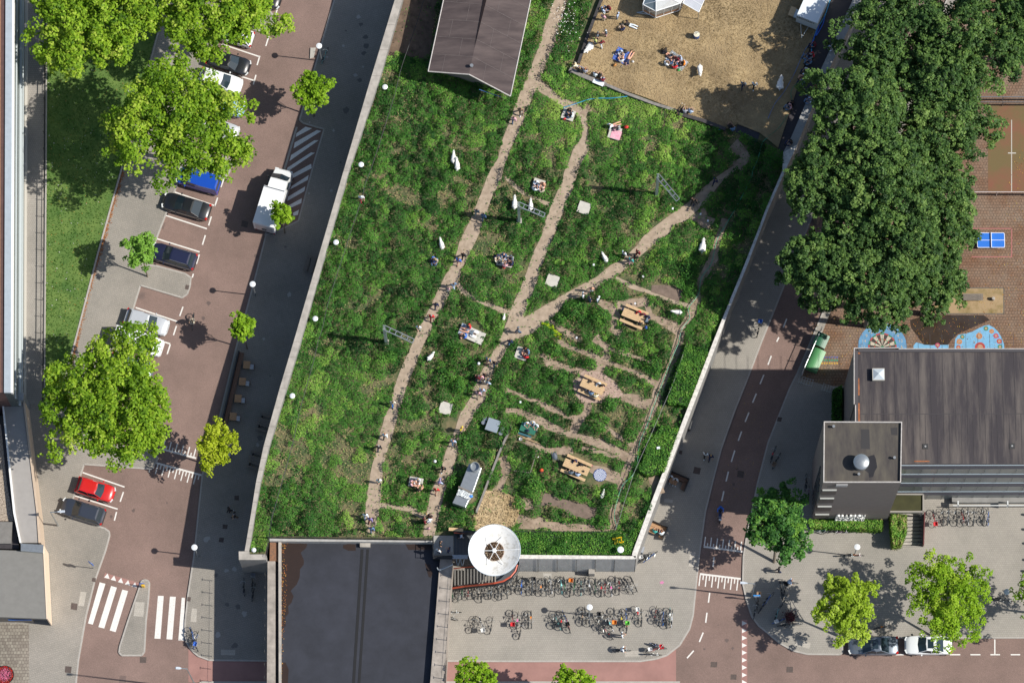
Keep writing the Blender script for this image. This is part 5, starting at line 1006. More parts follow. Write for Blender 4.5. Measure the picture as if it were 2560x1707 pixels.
# ================================================================== VEHICLES
M_tyre = flat('tyre', (.015, .015, .016), .8); M_rim = flat('rim', (.45, .46, .48), .3, .8); M_cglass = glassmat('car_glass', (.02, .035, .045), .05); M_head = glassmat('headlight', (.7, .72, .72), .1); M_tail = flat('taillight', (.45, .015, .01), .25); M_trimb = flat('black_trim', (.02, .02, .022), .5)
def paint(name, c, metal=.0): 
    if name in MATS: return MATS[name]
    m, nt, b = newmat(name); b.inputs['Base Color'].default_value = (*c, 1); b.inputs['Roughness'].default_value = .32; b.inputs['Metallic'].default_value = metal; b.inputs['Coat Weight'].default_value = .6; b.inputs['Coat Roughness'].default_value = .05; MATS[name] = m; return m
def car(u, v, deg, Ln, Wd, Ht, kind, pm, lab, z=0.0, sunroof=False, rails=False):
    c = P(u, v, .6); rt = empty('parked_car', (c.x, c.y, z), R(deg) - R(90), lab, 'car', 'parked cars'); h = Ln / 2; w = Wd / 2
    hz = .78 if kind != 'van' else .95
    st = {'sedan': [(-1, .62, .30, .55), (-.97, .84, .24, .80), (-.88, .95, .22, .92), (-.5, 1, .2, .95), (0, 1, .2, .95), (.45, 1, .2, .93), (.75, .97, .2, .86), (.92, .86, .22, .76), (.985, .66, .26, .62), (1, .5, .32, .5)],
          'hatch': [(-1, .7, .30, .6), (-.975, .9, .24, .92), (-.88, .97, .22, .98), (-.5, 1, .2, .98), (0, 1, .2, .97), (.45, 1, .2, .95), (.75, .96, .2, .88), (.92, .85, .22, .78), (.985, .66, .26, .64), (1, .5, .32, .52)],
          'van': [(-1, .88, .30, 1.0), (-.985, .97, .24, 1.1), (-.5, 1, .2, 1.12), (0, 1, .2, 1.1), (.5, .99, .2, 1.05), (.8, .95, .2, .95), (.95, .84, .22, .82), (1, .66, .3, .6)]}[kind]
    mb = MB(); k = 9; vs = []
    for (t, ww, zb, zt) in st:
        a = w * ww
        for (x, zz) in ((-a * .9, zb), (-a, zb + .12), (-a, (zb + zt) / 2 + .05), (-a * .93, zt - .06), (-a * .72, zt), (a * .72, zt), (a * .93, zt - .06), (a, (zb + zt) / 2 + .05), (a, zb + .12), (a * .9, zb)): vs.append((x, t * h, zz))
    n = 10; fs = [(i * n + j, i * n + (j + 1) % n, (i + 1) * n + (j + 1) % n, (i + 1) * n + j) for i in range(len(st) - 1) for j in range(n)] + [tuple(range(n - 1, -1, -1)), tuple(range((len(st) - 1) * n, len(st) * n))]
    mb.add(vs, fs); body = mb.build('body', pm, rt, smooth=True)
    zt = .93 if kind != 'van' else 1.08
    cab = {'sedan': (-.62, .42, -.30, .10), 'hatch': (-.90, .42, -.74, .08), 'van': (-.97, .62, -.93, .36)}[kind]
    b0, b1, t0, t1 = [q * h for q in cab]; wb, wt = w * .92, w * (.74 if kind != 'van' else .84)
    g = MB(); sec = [(b0, wb * .9, zt), (b1, wb * .92, zt)]
    g.add([(-wb * .93, b0, zt), (wb * .93, b0, zt), (wb, (b0 + b1) / 2, zt), (wb * .9, b1, zt), (0, b1 + .10, zt), (-wb * .9, b1, zt), (-wb, (b0 + b1) / 2, zt), (-wt * .92, t0, Ht - .04), (wt * .92, t0, Ht - .04), (wt, (t0 + t1) / 2, Ht - .03), (wt * .92, t1, Ht - .05), (0, t1 + .07, Ht - .04), (-wt * .92, t1, Ht - .05), (-wt, (t0 + t1) / 2, Ht - .03)],
          [(0, 1, 8, 7), (1, 2, 9, 8), (2, 3, 10, 9), (3, 4, 11, 10), (4, 5, 12, 11), (5, 6, 13, 12), (6, 0, 7, 13), (7, 8, 9, 10, 11, 12, 13)])
    g.build('windows', M_cglass, rt)
    r_ = MB(); r_.add([(-wt * .95, t0, Ht - .03), (wt * .95, t0, Ht - .03), (wt * 1.03, (t0 + t1) / 2, Ht - .02), (wt * .95, t1, Ht - .04), (0, t1 + .07, Ht - .03), (-wt * .95, t1, Ht - .04), (-wt * 1.03, (t0 + t1) / 2, Ht - .02), (-wt * .6, t0 + .15, Ht + .01), (wt * .6, t0 + .15, Ht + .01), (wt * .62, t1 - .12, Ht + .01), (-wt * .62, t1 - .12, Ht + .01)],
                     [(0, 1, 8, 7), (1, 2, 8), (2, 9, 8), (2, 3, 9), (3, 4, 9), (4, 10, 9), (4, 5, 10), (5, 6, 10), (6, 7, 10), (6, 0, 7), (7, 8, 9, 10)])
    for sx in (-1, 1):
        r_.tube((sx * wb * .90, b1, zt), (sx * wt * .93, t1, Ht - .04), .035, 5); r_.tube((sx * wb * .93, b0, zt), (sx * wt * .93, t0, Ht - .04), .05, 5)
        r_.tube((sx * wb * .995, (b0 + b1) / 2, zt), (sx * wt * 1.0, (t0 + t1) / 2, Ht - .03), .03, 4)
        if kind == 'van': r_.add([(sx * wb * 1.0, b0, zt), (sx * wb * 1.01, b0 * .0 + .1, zt), (sx * wt * 1.02, b0 * .0 + .1, Ht - .02), (sx * wt * .97, t0, Ht - .03)], [(0, 1, 2, 3)])
    r_.build('roof', pm, rt)
    if sunroof: MB().box((0, t1 - .42 * (t1 - t0), Ht + .016), (wt * 1.3, .55, .015)).build('sunroof', M_cglass, rt)
    if rails:
        for sx in (-1, 1): MB().tube((sx * wt * .93, t0 + .05, Ht + .03), (sx * wt * .93, t1 - .05, Ht + .03), .022, 5).build('roof_rail', M_rim, rt)
    for sx in (-1, 1):
        MB().box((sx * w * .66, h * .93, .66 if kind != 'van' else .72), (w * .42, .22, .14), rz=-sx * .45).build('headlight', M_head, rt)
        MB().box((sx * w * .78, -h * .945, .82 if kind != 'van' else .95), (w * .26, .20, .2), rz=sx * .3).build('taillight', M_tail, rt)
        MB().ell((sx * (w + .09), b1 - .25, zt + .03), (.11, .08, .08), 8, 6).build('mirror', pm, rt)
        for ty in (.62, -.62):
            wh = MB().lathe([(.20, -.10), (.31, -.10), (.32, -.04), (.32, .06), (.29, .10), (.20, .10)], 18, (sx * (w - .09), ty * h, .32), 'x').build('wheel', M_tyre, rt); MB().lathe([(.01, 0), (.18, .02), (.20, .0)], 12, (sx * (w + .015), ty * h, .32), 'x').build('rim', M_rim, wh)
    MB().box((0, -h * .995, .5), (w * 1.5, .06, .2)).build('bumper', M_trimb, rt); MB().box((0, h * .985, .42), (w * 1.2, .06, .16)).build('grille', M_trimb, rt)
    return rt
pw, pk, ps, pn, pr_, pb, pg, pl = paint('paint_white', (.78, .80, .80)), paint('paint_black', (.012, .014, .018)), paint('paint_silver', (.58, .60, .62), .3), paint('paint_navy', (.015, .018, .05)), paint('paint_red', (.55, .015, .015)), paint('paint_blue', (.01, .07, .42)), paint('paint_grey', (.16, .19, .23), .4), paint('paint_pale_blue', (.35, .52, .60))
A = -17
car(584, 88, 180 + A, 4.0, 1.72, 1.48, 'hatch', pw, 'white hatchback parked under the top plane tree')
car(572, 157, A, 4.3, 1.78, 1.45, 'hatch', pk, 'black hatchback nosing out below the white one at the top')
car(552, 203, A, 4.3, 1.76, 1.48, 'hatch', pw, 'white car half hidden by the leaves below the black hatchback')
car(560, 262, A, 4.2, 1.75, 1.47, 'hatch', paint('paint_sky', (.25, .45, .62)), 'light blue car almost covered by the broad plane tree, upper one')
car(545, 322, A, 4.2, 1.75, 1.47, 'hatch', ps, 'silver car almost covered by the broad plane tree, above the island')
vb = car(497, 452, 180 + A, 4.3, 1.8, 1.85, 'van', pb, 'bright blue delivery van with small white side emblem')
em = MB(); em.lathe([(.01, 0), (.16, .0), (.16, .01)], 12, (.885, -.35, 1.18), 'x'); em.box((.89, -1.1, 1.24), (.015, .85, .06)); em.box((.89, -1.2, 1.13), (.015, .7, .05)); em.build('emblem', flat('emblem_white', (.7, .75, .85)), vb)
car(466, 516, 180 + A, 4.75, 1.82, 1.44, 'sedan', pk, 'black saloon parked below the blue van')
car(434, 641, 180 + A, 4.5, 1.8, 1.5, 'hatch', pn, 'dark blue estate car with roof rails beside the small green tree', rails=True)
car(367, 806, A, 4.35, 1.8, 1.45, 'hatch', ps, 'silver white coupe parked alone above the largest plane tree')
car(346, 855, A, 4.9, 1.9, 1.9, 'van', pw, 'white van mostly hidden by the top of the largest plane tree')
car(330, 915, A, 4.3, 1.8, 1.45, 'sedan', pg, 'grey car hidden under the middle of the largest plane tree')
car(239, 1224, A, 3.75, 1.7, 1.46, 'hatch', pr_, 'bright red hatchback below the largest plane tree')
car(207, 1278, 180 + A, 4.3, 1.78, 1.6, 'hatch', paint('paint_dark_grey', (.035, .042, .06)), 'dark grey people carrier below the red hatchback')
car(650, -8, A, 4.3, 1.78, 1.45, 'hatch', pk, 'black car with red rear lights cut by the top picture edge')
car(2183, 1613, 180, 4.75, 1.84, 1.44, 'sedan', pg, 'grey metallic saloon with sunroof at the bottom right', sunroof=True)
car(2321, 1612, 180, 4.5, 1.82, 1.42, 'sedan', pw, 'white coupe with dark sunroof under the lime tree', sunroof=True)
# white box truck
c = P(690, 502, 0); TK = empty('box_truck', (c.x, c.y, 0), R(74 - 90), 'white box truck parked across the hatched loading bay', 'truck', None)
MB().box((-.08, -1.45, 1.75), (2.15, 3.85, 2.35)).build('cargo_box', flat('truck_white', (.80, .81, .82), .4), TK, bevel=.03)
MB().box((-.08, .38, 2.93), (2.05, .10, .06)).build('box_seam', M_rim, TK)
cb = MB(); w = 1.02
vs = []; st = [(.5, w * .98, 2.35), (1.0, w * .98, 2.4), (1.55, w * .96, 2.28), (2.15, w * .98, 1.45), (2.75, w * .94, 1.2), (2.98, w * .78, .9), (3.02, w * .6, .6)]
for (y_, a, zt) in st:
    for (x, z_) in ((-a, .35), (-a, min(1.4, zt * .7)), (-a * .86, zt), (a * .86, zt), (a, min(1.4, zt * .7)), (a, .35)): vs.append((x, y_, z_))
fs = [(i * 6 + j, i * 6 + (j + 1) % 6, (i + 1) * 6 + (j + 1) % 6, (i + 1) * 6 + j) for i in range(6) for j in range(6)] + [(5, 4, 3, 2, 1, 0), tuple(range(36, 42))]
cb.add(vs, fs).build('cab', pw, TK, smooth=True)
MB().add([(-.84, 1.62, 2.34), (0, 1.70, 2.36), (.84, 1.62, 2.34), (.9, 2.16, 1.66), (0, 2.32, 1.60), (-.9, 2.16, 1.66)], [(5, 4, 1, 0), (4, 3, 2, 1)]).build('windscreen', M_cglass, TK)
for sx in (-1, 1):
    MB().box((sx * 1.0, 1.25, 1.85), (.05, .75, .5)).build('side_window', M_cglass, TK); MB().box((sx * 1.2, 1.75, 1.7), (.18, .1, .3)).build('mirror', M_trimb, TK)
    MB().box((sx * .7, 2.9, .9), (.35, .15, .2)).build('headlight', M_head, TK); MB().box((sx * .9, -3.38, .7), (.15, .05, .3)).build('taillight', M_tail, TK)
    for y_ in (2.2, -2.1): wh = MB().lathe([(.2, -.12), (.33, -.12), (.34, .12), (.2, .12)], 18, (sx * .9, y_, .34), 'x').build('wheel', M_tyre, TK); MB().lathe([(.01, 0), (.19, .01)], 12, (sx * 1.03, y_, .34), 'x').build('rim', M_rim, wh)
MB().box((0, -1.4, .5), (1.6, 4, .18)).build('chassis', M_trimb, TK); MB().box((-.08, -3.39, 1.6), (1.7, .03, 1.7)).build('tail_lift', flat('lift_grey', (.6, .6, .62), .4, .3), TK)
MB().torus((-.08, -3.42, 1.4), .22, .035, 'y', 14, 4).build('emblem', M_trimb, TK)
# ================================================================== STREET FURNITURE
M_lampd = mat('lamp_disc', (.74, .77, .79), .35)
def lamp(base, z0, h, lab, disc_only=False, r=.29):
    b = P(*base, z0); rt = empty('street_lamp', b, 0, lab, 'street lamp', 'round disc street lamps')
    MB().lathe([(.09, 0), (.09, .5), (.055, .55), (.045, h - .25)], 10).build('pole', M_galv, rt, smooth=True)
    MB().lathe([(.05, h - .35), (.13, h - .22), (.13, h - .08), (.05, h)], 14).build('lantern', M_head, rt, smooth=True)
    MB().lathe([(r, h), (r, h + .03), (r * .96, h + .06), (r * .5, h + .10), (.03, h + .13)], 28).build('disc', M_lampd, rt, smooth=True); return rt
lamp((804, 152), PV, 4.75, 'disc topped street lamp beside the lone bicycle at the top of the west street'); lamp((639, 738), PV, 4.3, 'disc topped street lamp in the wall shade above the small tree and long bench'); lamp((495, 1389), PV, 4.3, 'disc topped street lamp on the west street south of the yellow-green tree')
lamp((2135, 1389), PV, 4.5, 'disc topped street lamp with a red bicycle at its foot near the tall hedge'); lamp((1473, 1538), PV, 4.5, 'disc topped street lamp among the plaza bicycle stands'); lamp((2505, 1500), PV, 4.5, 'disc topped street lamp in tree shade at the right edge'); lamp((1551, 1380), G, 1.3, 'white disc lamp standing in the south hedge beside the yellow frame', r=.31); lamp((306, 1062), PV, 5.5, 'street lamp poking through the crown of the largest plane tree')
def mast(base, h, arm, hd, lab):
    b = P(*base, PV); rt = empty('light_mast', b, 0, lab, 'light mast', 'tall light masts'); a = Vector((math.cos(R(hd)), math.sin(R(hd)), 0)) * arm
    MB().tube((0, 0, 0), (0, 0, h), .09, 8, .05).build('pole', M_galv, rt); MB().tube((0, 0, h), a * .55 + Vector((0, 0, h + .1)), .045, 6).build('arm', M_galv, rt)
    m_ = MB().tube(a * .5 + Vector((0, 0, h + .1)), a + Vector((0, 0, h + .12)), .07, 6, .13); m_.ell(tuple(a * .8 + Vector((0, 0, h + .12))), (.3, .13, .07), 10, 6, rz=R(hd)); m_.build('lamp_head', mat('mast_head', (.55, .6, .66), .3), rt)
mast((145, 1313), 6.4, 1.35, 3, 'slim light mast with arm beside the dark people carrier'); mast((493, 1722), 11.9, 1.0, 176, 'tall light mast with oval head at the bottom left crossing'); mast((1879, 1490), 6.6, 1.35, 176, 'light mast with blue panel and arm at the east street corner')
def simple(name, u, v, z, rz, lab, cat, group=None): return empty(name, P(u, v, z), R(rz), lab, cat, group)
# traffic signs
s = simple('road_sign', 234, 1420, PV, 0, 'round blue road sign on a thin pole on the west pavement', 'road sign'); MB().tube((0, 0, 0), (0, 0, 3.1), .035, 6).build('pole', M_galv, s)
for z_ in (2.75, 2.2): MB().lathe([(.01, -.02), (.3, -.02), (.3, .02), (.01, .02)], 20, (0, 0, z_), 'y').build('sign_plate', flat('sign_blue2', (.03, .13, .5), .4), s)
s.rotation_euler.z = R(-35)
s = simple('traffic_bollard', 359, 1466, PV, 0, 'yellow lit bollard with blue arrow sign on the traffic island', 'bollard'); MB().box((0, 0, .45), (.28, .2, .9)).build('body', flat('bollard_yellow', (.75, .45, .02), .4), s, bevel=.03); MB().lathe([(.01, -.02), (.28, -.02), (.28, .02), (.01, .02)], 18, (-.08, .08, 1.15), 'y').build('sign_plate', flat('sign_blue2', (.03, .13, .5)), s)
s = simple('blue_panel', 1889, 1500, PV, 0, 'flat blue and white banner panel beside the corner mast', 'sign'); MB().box((0, 0, 2.4), (.65, .12, .5)).build('panel', flat('panel_blue', (.03, .22, .55)), s); MB().tube((0, 0, 0), (0, 0, 2.4), .05).build('pole', M_galv, s); MB().box((0, -.07, 2.4), (.5, .01, .12)).build('stripe', M_letter, s)
for i, (u, v) in enumerate(((2553, 1285), (2554, 1322), (2556, 1357), (2556, 1398), (2552, 1426))):
    s = simple('bollard', u + 22, v + 3, PV, 0, 'dark round bollard at the right picture edge, ' + ('topmost', 'second from the top', 'middle one', 'fourth from the top', 'lowest')[i] + ' of five', 'bollard', 'bollards at the right edge'); MB().lathe([(.12, 0), (.12, .75), (.1, .85), (.02, .9)], 14).build('post', M_dark, s, smooth=True)
# long bench with tables, chairs (west street)
M_tblw = mat('teak', (.42, .24, .12), .6, var=.15, scale=6); M_seatw = flat('pale_seat', (.60, .62, .64), .5)
lb = empty('long_bench', P(*T(0, 2, 2205, 105), PV), 0, 'very long brown wooden bench in the shade of the west wall', 'bench')
p0, p1 = Vector((0, 0, 0)), P(*T(0, 2, 2045, 780), PV) - lb.location; d = p1 - p0; n = Vector((-d.y, d.x, 0)).normalized() * -1 if Vector((-d.y, d.x, 0)).x < 0 else Vector((-d.y, d.x, 0)).normalized()
MB().prism([tuple(x)[:2] for x in (p0, p1, p1 + n * .42, p0 + n * .42)], .38, .46).build('seat', M_brown, lb); MB().prism([tuple(x)[:2] for x in (p0 - n * .16, p1 - n * .16, p1 - n * .02, p0 - n * .02)], .05, .85).build('backrest', M_dark, lb)
for i in range(7): q = p0.lerp(p1, (i + .3) / 7) + n * .2; MB().box((q.x, q.y, .19), (.08, .35, .38)).build('leg', M_dark, lb)
rk = ('topmost', 'second', 'third', 'fourth', 'fifth', 'lowest')
tb0 = None
for i, (x, y) in enumerate(((2265, 212), (2225, 365), (2185, 520), (2140, 685), (2105, 860), (2055, 1010))):
    c = P(*T(0, 2, x, y), PV + .75); t = empty('cafe_table', (c.x, c.y, PV), R(-5), 'small square teak cafe table by the long bench, %s from the top' % rk[i] if 0 < i < 5 else 'small square teak cafe table by the long bench, %s one' % rk[i], 'table', 'cafe tables along the long bench')
    MB().box((0, 0, .73), (.66, .74, .04)).build('table_top', M_tblw, t)
    for sx in (-.27, .27): MB().box((sx, 0, .36), (.05, .6, .7)).build('leg', M_dark, t)
    c2 = P(*T(0, 2, x + 46, y + 18), PV + .5); ch = empty('cafe_chair', (c2.x, c2.y, PV), R(-5), 'white seated cafe chair, %s in the row by the long bench' % rk[i], 'chair', 'cafe chairs along the long bench')
    MB().box((0, 0, .46), (.46, .46, .04)).build('seat', M_seatw, ch); MB().box((.24, 0, .66), (.04, .46, .4)).build('backrest', M_brown, ch)
    for sx in (-.19, .19):
        for sy in (-.19, .19): MB().box((sx, sy, .22), (.035, .035, .44)).build('leg', M_dark, ch)
# slatted picnic benches by the wall
for i, (u, v, lab) in enumerate(((775, 663, 'weathered slatted table bench against the west wall, upper one'), (666, 1060, 'weathered slatted table bench against the west wall, middle one'), (643, 1154, 'weathered slatted table bench against the west wall, lowest one'))):
    b = simple('slatted_bench', u, v, PV, -15 if i == 0 else -17, lab, 'bench', 'benches by the west wall')
    L_ = 1.65
    for k, xo in enumerate((-.28, .28) if i == 0 else (-.0,)):
        if i == 0:
            for q in range(4): MB().box((xo - .15 + q * .1, 0, .45), (.085, L_, .05)).build('slat', M_wood, b)
        else:
            for q in range(5): MB().box((0, -.35 + q * .15, .75), (L_, .12, .05)).build('slat', M_wood, b)
            for yo in (-.75, .75): MB().box((0, yo, .42), (L_, .24, .05)).build('seat', M_wood, b)
        for sy in (-.6, .6): MB().box((xo if i == 0 else sy, sy if i == 0 else 0, .22), (.4 if i == 0 else .08, .08 if i == 0 else 1.4, .42)).build('leg', M_dark, b)
# picnic tables
def picnic(u, v, rz, lab, L_=2.3):
    t = empty('picnic_table', P(u, v, G + .1), R(rz), lab, 'picnic table', 'picnic tables in the allotment')
    tp = MB()
    for k in range(5): tp.box((0, -.32 + .16 * k, .74), (L_, .145, .05))
    tp.build('table_top', M_pine, t)
    for sy in (-1, 1):
        sm = MB(); sm.box((0, sy * .70, .45), (L_, .13, .05)); sm.box((0, sy * .84, .45), (L_, .13, .05)); sm.build('seat', M_pine, t)
    for sx in (-.8, .8):
        MB().box((sx, 0, .40), (.08, 1.75, .1)).build('crossbar', M_brown, t)
        for sy in (-1, 1): MB().tube((sx, sy * .6, 0), (sx, sy * .25, .72), .05, 4).build('leg', M_brown, t)
picnic(*T(2, 1, 1120, 1350), -23, 'pine picnic table in tree shade with people at its right end'); picnic(*T(2, 2, 738, 430), -24, 'pine picnic table on the wood chip clearing'); picnic(*T(2, 2, 590, 1165), -24, 'pine picnic table lowest in the allotment beside the dotted blanket', 2.5)
t = empty('green_table', P(*T(2, 2, 150, 812), G), R(-19), 'dark green rectangular table with a navy bag on it', 'table'); MB().box((0, 0, .72), (1.5, .85, .04)).build('table_top', flat('table_green', (.02, .14, .09), .5), t); MB().box((-.15, -.62, .42), (1.3, .18, .04)).build('seat', flat('teal', (.03, .12, .15)), t)
for sx in (-.65, .65):
    for sy in (-.35, .35): MB().box((sx, sy, .36), (.05, .05, .7)).build('leg', M_dark, t)
t = empty('metal_table', P(*T(1, 2, 2175, 782), G), R(-19), 'grey metal square table with four round stools in the meadow', 'table'); MB().box((0, 0, .74), (1.18, 1.2, .05)).build('table_top', flat('steel_blue', (.42, .48, .52), .35, .5), t); MB().tube((0, 0, 0), (0, 0, .72), .08, 8).build('leg', M_galv, t)
for (x, y) in ((-.95, .02), (-.90, .42), (.92, -.42), (.93, .02)): MB().lathe([(.19, .3), (.2, .46), (.02, .47)], 16, (x, y, 0)).build('stool', M_galv, t)
# boards
def board(u, v, rz, lab, sx=1.15, sy=1.15, m=None, z=.28):
    b = empty('seating_board', P(u, v, G + z), R(rz), lab, 'board', 'white seating boards in the meadow'); MB().box((0, 0, 0), (sx, sy, .06)).build('deck', m or mat('board_white', (.52, .50, .44), .7, var=.12, scale=2), b); MB().box((0, 0, -.15), (sx * .7, sy * .7, .26)).build('base', M_brown, b)
board(1460, 520, -19, 'empty white square board between the middle and diagonal paths'); board(1381, 702, -19, 'empty white square board near the fork of the paths'); board(1114, 1020, -17, 'empty white square board between the two lower paths'); board(1421, 287, -19, 'white square board with two people by the light blue hose', 1.2, 1.05)
board(1537, 333, -17, 'white board carrying a pink picnic cloth', 1.15, 1.2); board(1185, 838, -24, 'long white board with striped blanket and two cushions', 2.0, 1.2); board(1305, 884, -19, 'white board with a red shirted pair below the path junction', 1.2, 1.15); board(1346, 462, -19, 'low board crowded with white clothed people by the small track', 1.1, 1.1); board(1263, 652, -12, 'round-cornered pale board with six people around it', 1.5, 1.1); board(1040, 1205, -10, 'pale board with a grey blanket and three people by the lower path', 1.3, .9)
# small garden things
def box_thing(name, u, v, z, dims, rz, m, lab, cat, part='body', group=None, bev=.0):
    t = empty(name, P(u, v, z), R(rz), lab, cat, group); MB().box((0, 0, dims[2] / 2), dims).build(part, m, t, bevel=bev); return t
def soft(name, u, v, z, r, rz, m, lab, cat, group=None, mouth=None):
    t = empty(name, P(u, v, z), R(rz), lab, cat, group); MB().ell((0, 0, r[2] * .8), r, 12, 8).build('bag_body' if cat == 'bag' else 'body', m, t, smooth=True)
    if cat == 'bag': MB().torus((0, 0, r[2] * 1.6), r[0] * .45, .02, 'y', 10, 4).build('handle', M_dark, t)
    return t
fl = lambda n, c: flat(n, c)
box_thing('pink_cloth', 1540, 337, G + .32, (.95, .85, .02), -17, mat('pink_cloth', (.7, .22, .32), .8, col2=(.75, .5, .55), scale=6), 'pink patterned cloth spread on a white board', 'cloth', 'cloth')
box_thing('picnic_blanket', 1556, 141, G + .2, (1.55, 1.35, .02), -27, flat('blanket_blue', (.03, .12, .5), .8), 'bright blue picnic blanket on the dry lawn', 'blanket', 'cloth')
box_thing('picnic_blanket', 1692, 152, G + .2, (2.0, 1.1, .02), -38, mat('blanket_check', (.15, .2, .25), .9, col2=(.55, .58, .6), scale=9, ramp=(.48, .52)), 'checked grey blanket crowded with people on the dry lawn', 'blanket', 'cloth')
box_thing('picnic_blanket', 1162, 826, G + .33, (1.0, 1.15, .02), -24, mat('blanket_stripe', (.5, .55, .6), .8, col2=(.15, .2, .3), scale=5, stretch=(4, .5, 1)), 'striped white and blue blanket on the long board', 'blanket', 'cloth')
box_thing('picnic_blanket', 1040, 1204, G + .33, (1.1, .7, .02), -10, flat('blanket_grey', (.4, .38, .34), .9), 'pale grey blanket on the board by the lower path', 'blanket', 'cloth')
box_thing('white_cloth', 1496, 207, G + .47, (1.1, .4, .015), -23, flat('cloth_white', (.75, .82, .86)), 'white cloth spread on the low wall corner of the dry lawn', 'cloth', 'cloth')
for (x, y, l) in ((2015, 1478, 'white cushion on the long board, upper one'), (1990, 1518, 'white cushion on the long board, lower one')): soft('cushion', *T(1, 1, x, y), G + .32, (.36, .17, .11), -20, flat('cushion_white', (.82, .82, .8)), l, 'cushion')
dots = empty('dotted_blanket', P(1500, 1187, G + .05), R(0), 'round blue and white dotted blanket beside the lowest picnic table', 'blanket'); mb = MB(); disc(mb, Vector((0, 0, 0)), .62, .02, 26); mb.build('cloth', flat('blanket_navy', (.04, .07, .22)), dots); mb = MB()
for i in range(90): r_ = .57 * math.sqrt((i + .5) / 90); a_ = i * 2.4; disc(mb, Vector((r_ * math.cos(a_), r_ * math.sin(a_), 0)), .042, .026, 6)
mb.build('dots', flat('dot_white', (.75, .78, .82)), dots)
drum = empty('oil_drum', P(1741, 93, G + .1), 0, 'blue drum with cream lid and tap alone on the dry lawn', 'drum'); MB().lathe([(.28, 0), (.29, .3), (.28, .6), (.29, .88), (.02, .88)], 22).build('body', flat('drum_blue', (.01, .09, .35), .4), drum, smooth=True); MB().lathe([(.285, .88), (.285, .92), (.02, .94)], 22).build('lid', flat('cream', (.7, .65, .5)), drum); MB().tube((0, 0, .9), (0, 0, 1.5), .02).tube((-.2, 0, 1.5), (.2, 0, 1.5), .04).build('tap', M_galv, drum)
bk = P(*T(2, 2, 80, 898), G); t = empty('bucket', bk, 0, 'white bucket beside the green table', 'bucket'); MB().lathe([(.12, 0), (.16, .32), (.14, .3), (.1, .05), (.01, .05)], 18).build('bucket_body', flat('bucket_white', (.8, .8, .8)), t)
for k, (x1, y1, x2, y2) in enumerate(((45, 850, 215, 915), (95, 880, 255, 935))): a_ = P(*T(2, 2, x1, y1), G + .2); b_ = P(*T(2, 2, x2, y2), G + .2); t = empty('bamboo_pole', a_, 0, 'bamboo pole lying in the grass below the green table, ' + ('upper one', 'lower one')[k], 'pole'); MB().tube((0, 0, 0), b_ - a_, .03, 5).build('pole', M_pine, t)
cf = empty('compost_frame', P(*T(2, 2, 130, 1070), G), 0, 'wooden slatted compost frame open to the left beside the red rucksack', 'compost frame')
q = [P(*T(2, 2, x, y), G) - cf.location for x, y in ((100, 935), (235, 1000), (168, 1215), (20, 1195))]
for a_, b_ in zip(q, q[1:]):
    for k in range(9): m_ = a_.lerp(b_, k / 8); MB().tube((m_.x, m_.y, 0), (m_.x, m_.y, .7), .035, 4).build('stake', M_wood, cf)
    MB().tube(a_ + Vector((0, 0, .6)), b_ + Vector((0, 0, .6)), .04, 4).build('rail', M_wood, cf)
rb = empty('red_rucksack', P(*T(2, 2, 270, 1185), G + .1), R(10), 'orange red rucksack standing in the grass near the compost frame', 'rucksack'); MB().ell((0, 0, .3), (.22, .18, .32), 12, 8).build('body', flat('rucksack_red', (.6, .09, .03), .6), rb, smooth=True); MB().box((0, -.2, .2), (.3, .08, .2)).build('pocket', M_dark, rb)
pc = empty('pushchair', P(*T(2, 2, 395, 1070), G), R(15), 'dark folding pushchair left of the lowest picnic table', 'pushchair'); MB().ell((0, .1, .55), (.22, .4, .12), 12, 8, rx=.3).build('seat', flat('chair_grey', (.08, .1, .13)), pc)
for sx in (-.22, .22): MB().tube((sx, .5, .9), (sx, -.4, .1), .02).build('frame', M_galv, pc); MB().torus((sx, -.4, .12), .1, .03, 'x', 12, 4).build('wheel', M_tyre, pc); MB().torus((sx, .35, .12), .1, .03, 'x', 12, 4).build('wheel', M_tyre, pc)
bs_ = [(1562, 130, .28, .2, (.02, .02, .025), 'black bag with white print on the blue picnic blanket'), (1660, 131, .3, .2, (.015, .015, .02), 'black rucksack at the top of the checked blanket'), (1537, 164, .2, .2, (.45, .2, .05), 'orange and white carrier bag below the blue blanket'), (1582, 155, .14, .1, (.8, .8, .78), 'white paper bag right of the blue blanket'), (1533, 137, .1, .06, (.7, .75, .7), 'pale plastic bag left of the blue blanket'), (1554, 167, .09, .06, (.7, .72, .75), 'small white cup packet below the blue blanket'), (1566, 319, .22, .18, (.65, .03, .03), 'red rucksack right of the pink cloth'), (1411, 298, .14, .12, (.7, .02, .02), 'small red bag on the white board'), (1420, 294, .18, .1, (.01, .01, .03), 'navy bag on the white board between the two sitters'),
       (1259.5, 668, .2, .08, (.35, .02, .02), 'flat dark red cushion in the grass by the round board'), (1697, 176, .16, .12, (.05, .4, .08), 'green round bag beside the red shirt on the checked blanket'), (1319, 1077, .2, .14, (.01, .015, .05), 'navy bag lying on the green table'), (1615, 819, .18, .14, (.05, .12, .5), 'blue white bag below the shaded picnic table'), (1559.5, 812, .16, .12, (.02, .015, .015), 'black bag left of the shaded picnic table'), (1558, 774, .16, .12, (.2, .2, .3), 'grey purple bag above the shaded picnic table'), (1426, 180, .24, .1, (.02, .02, .02), 'black bag on the low wall corner'), (1479, 1163, .1, .1, (.7, .05, .15), 'small pink toy beside the lowest picnic table'), (1464, 975, .14, .1, (.02, .03, .05), 'dark bag on the middle picnic table'), (1459, 1178, .12, .1, (.03, .03, .03), 'dark bag on the right of the lowest picnic table'), (1345, 1142, .1, .1, (.8, .8, .8), 'white rag hanging by the compost frame')]
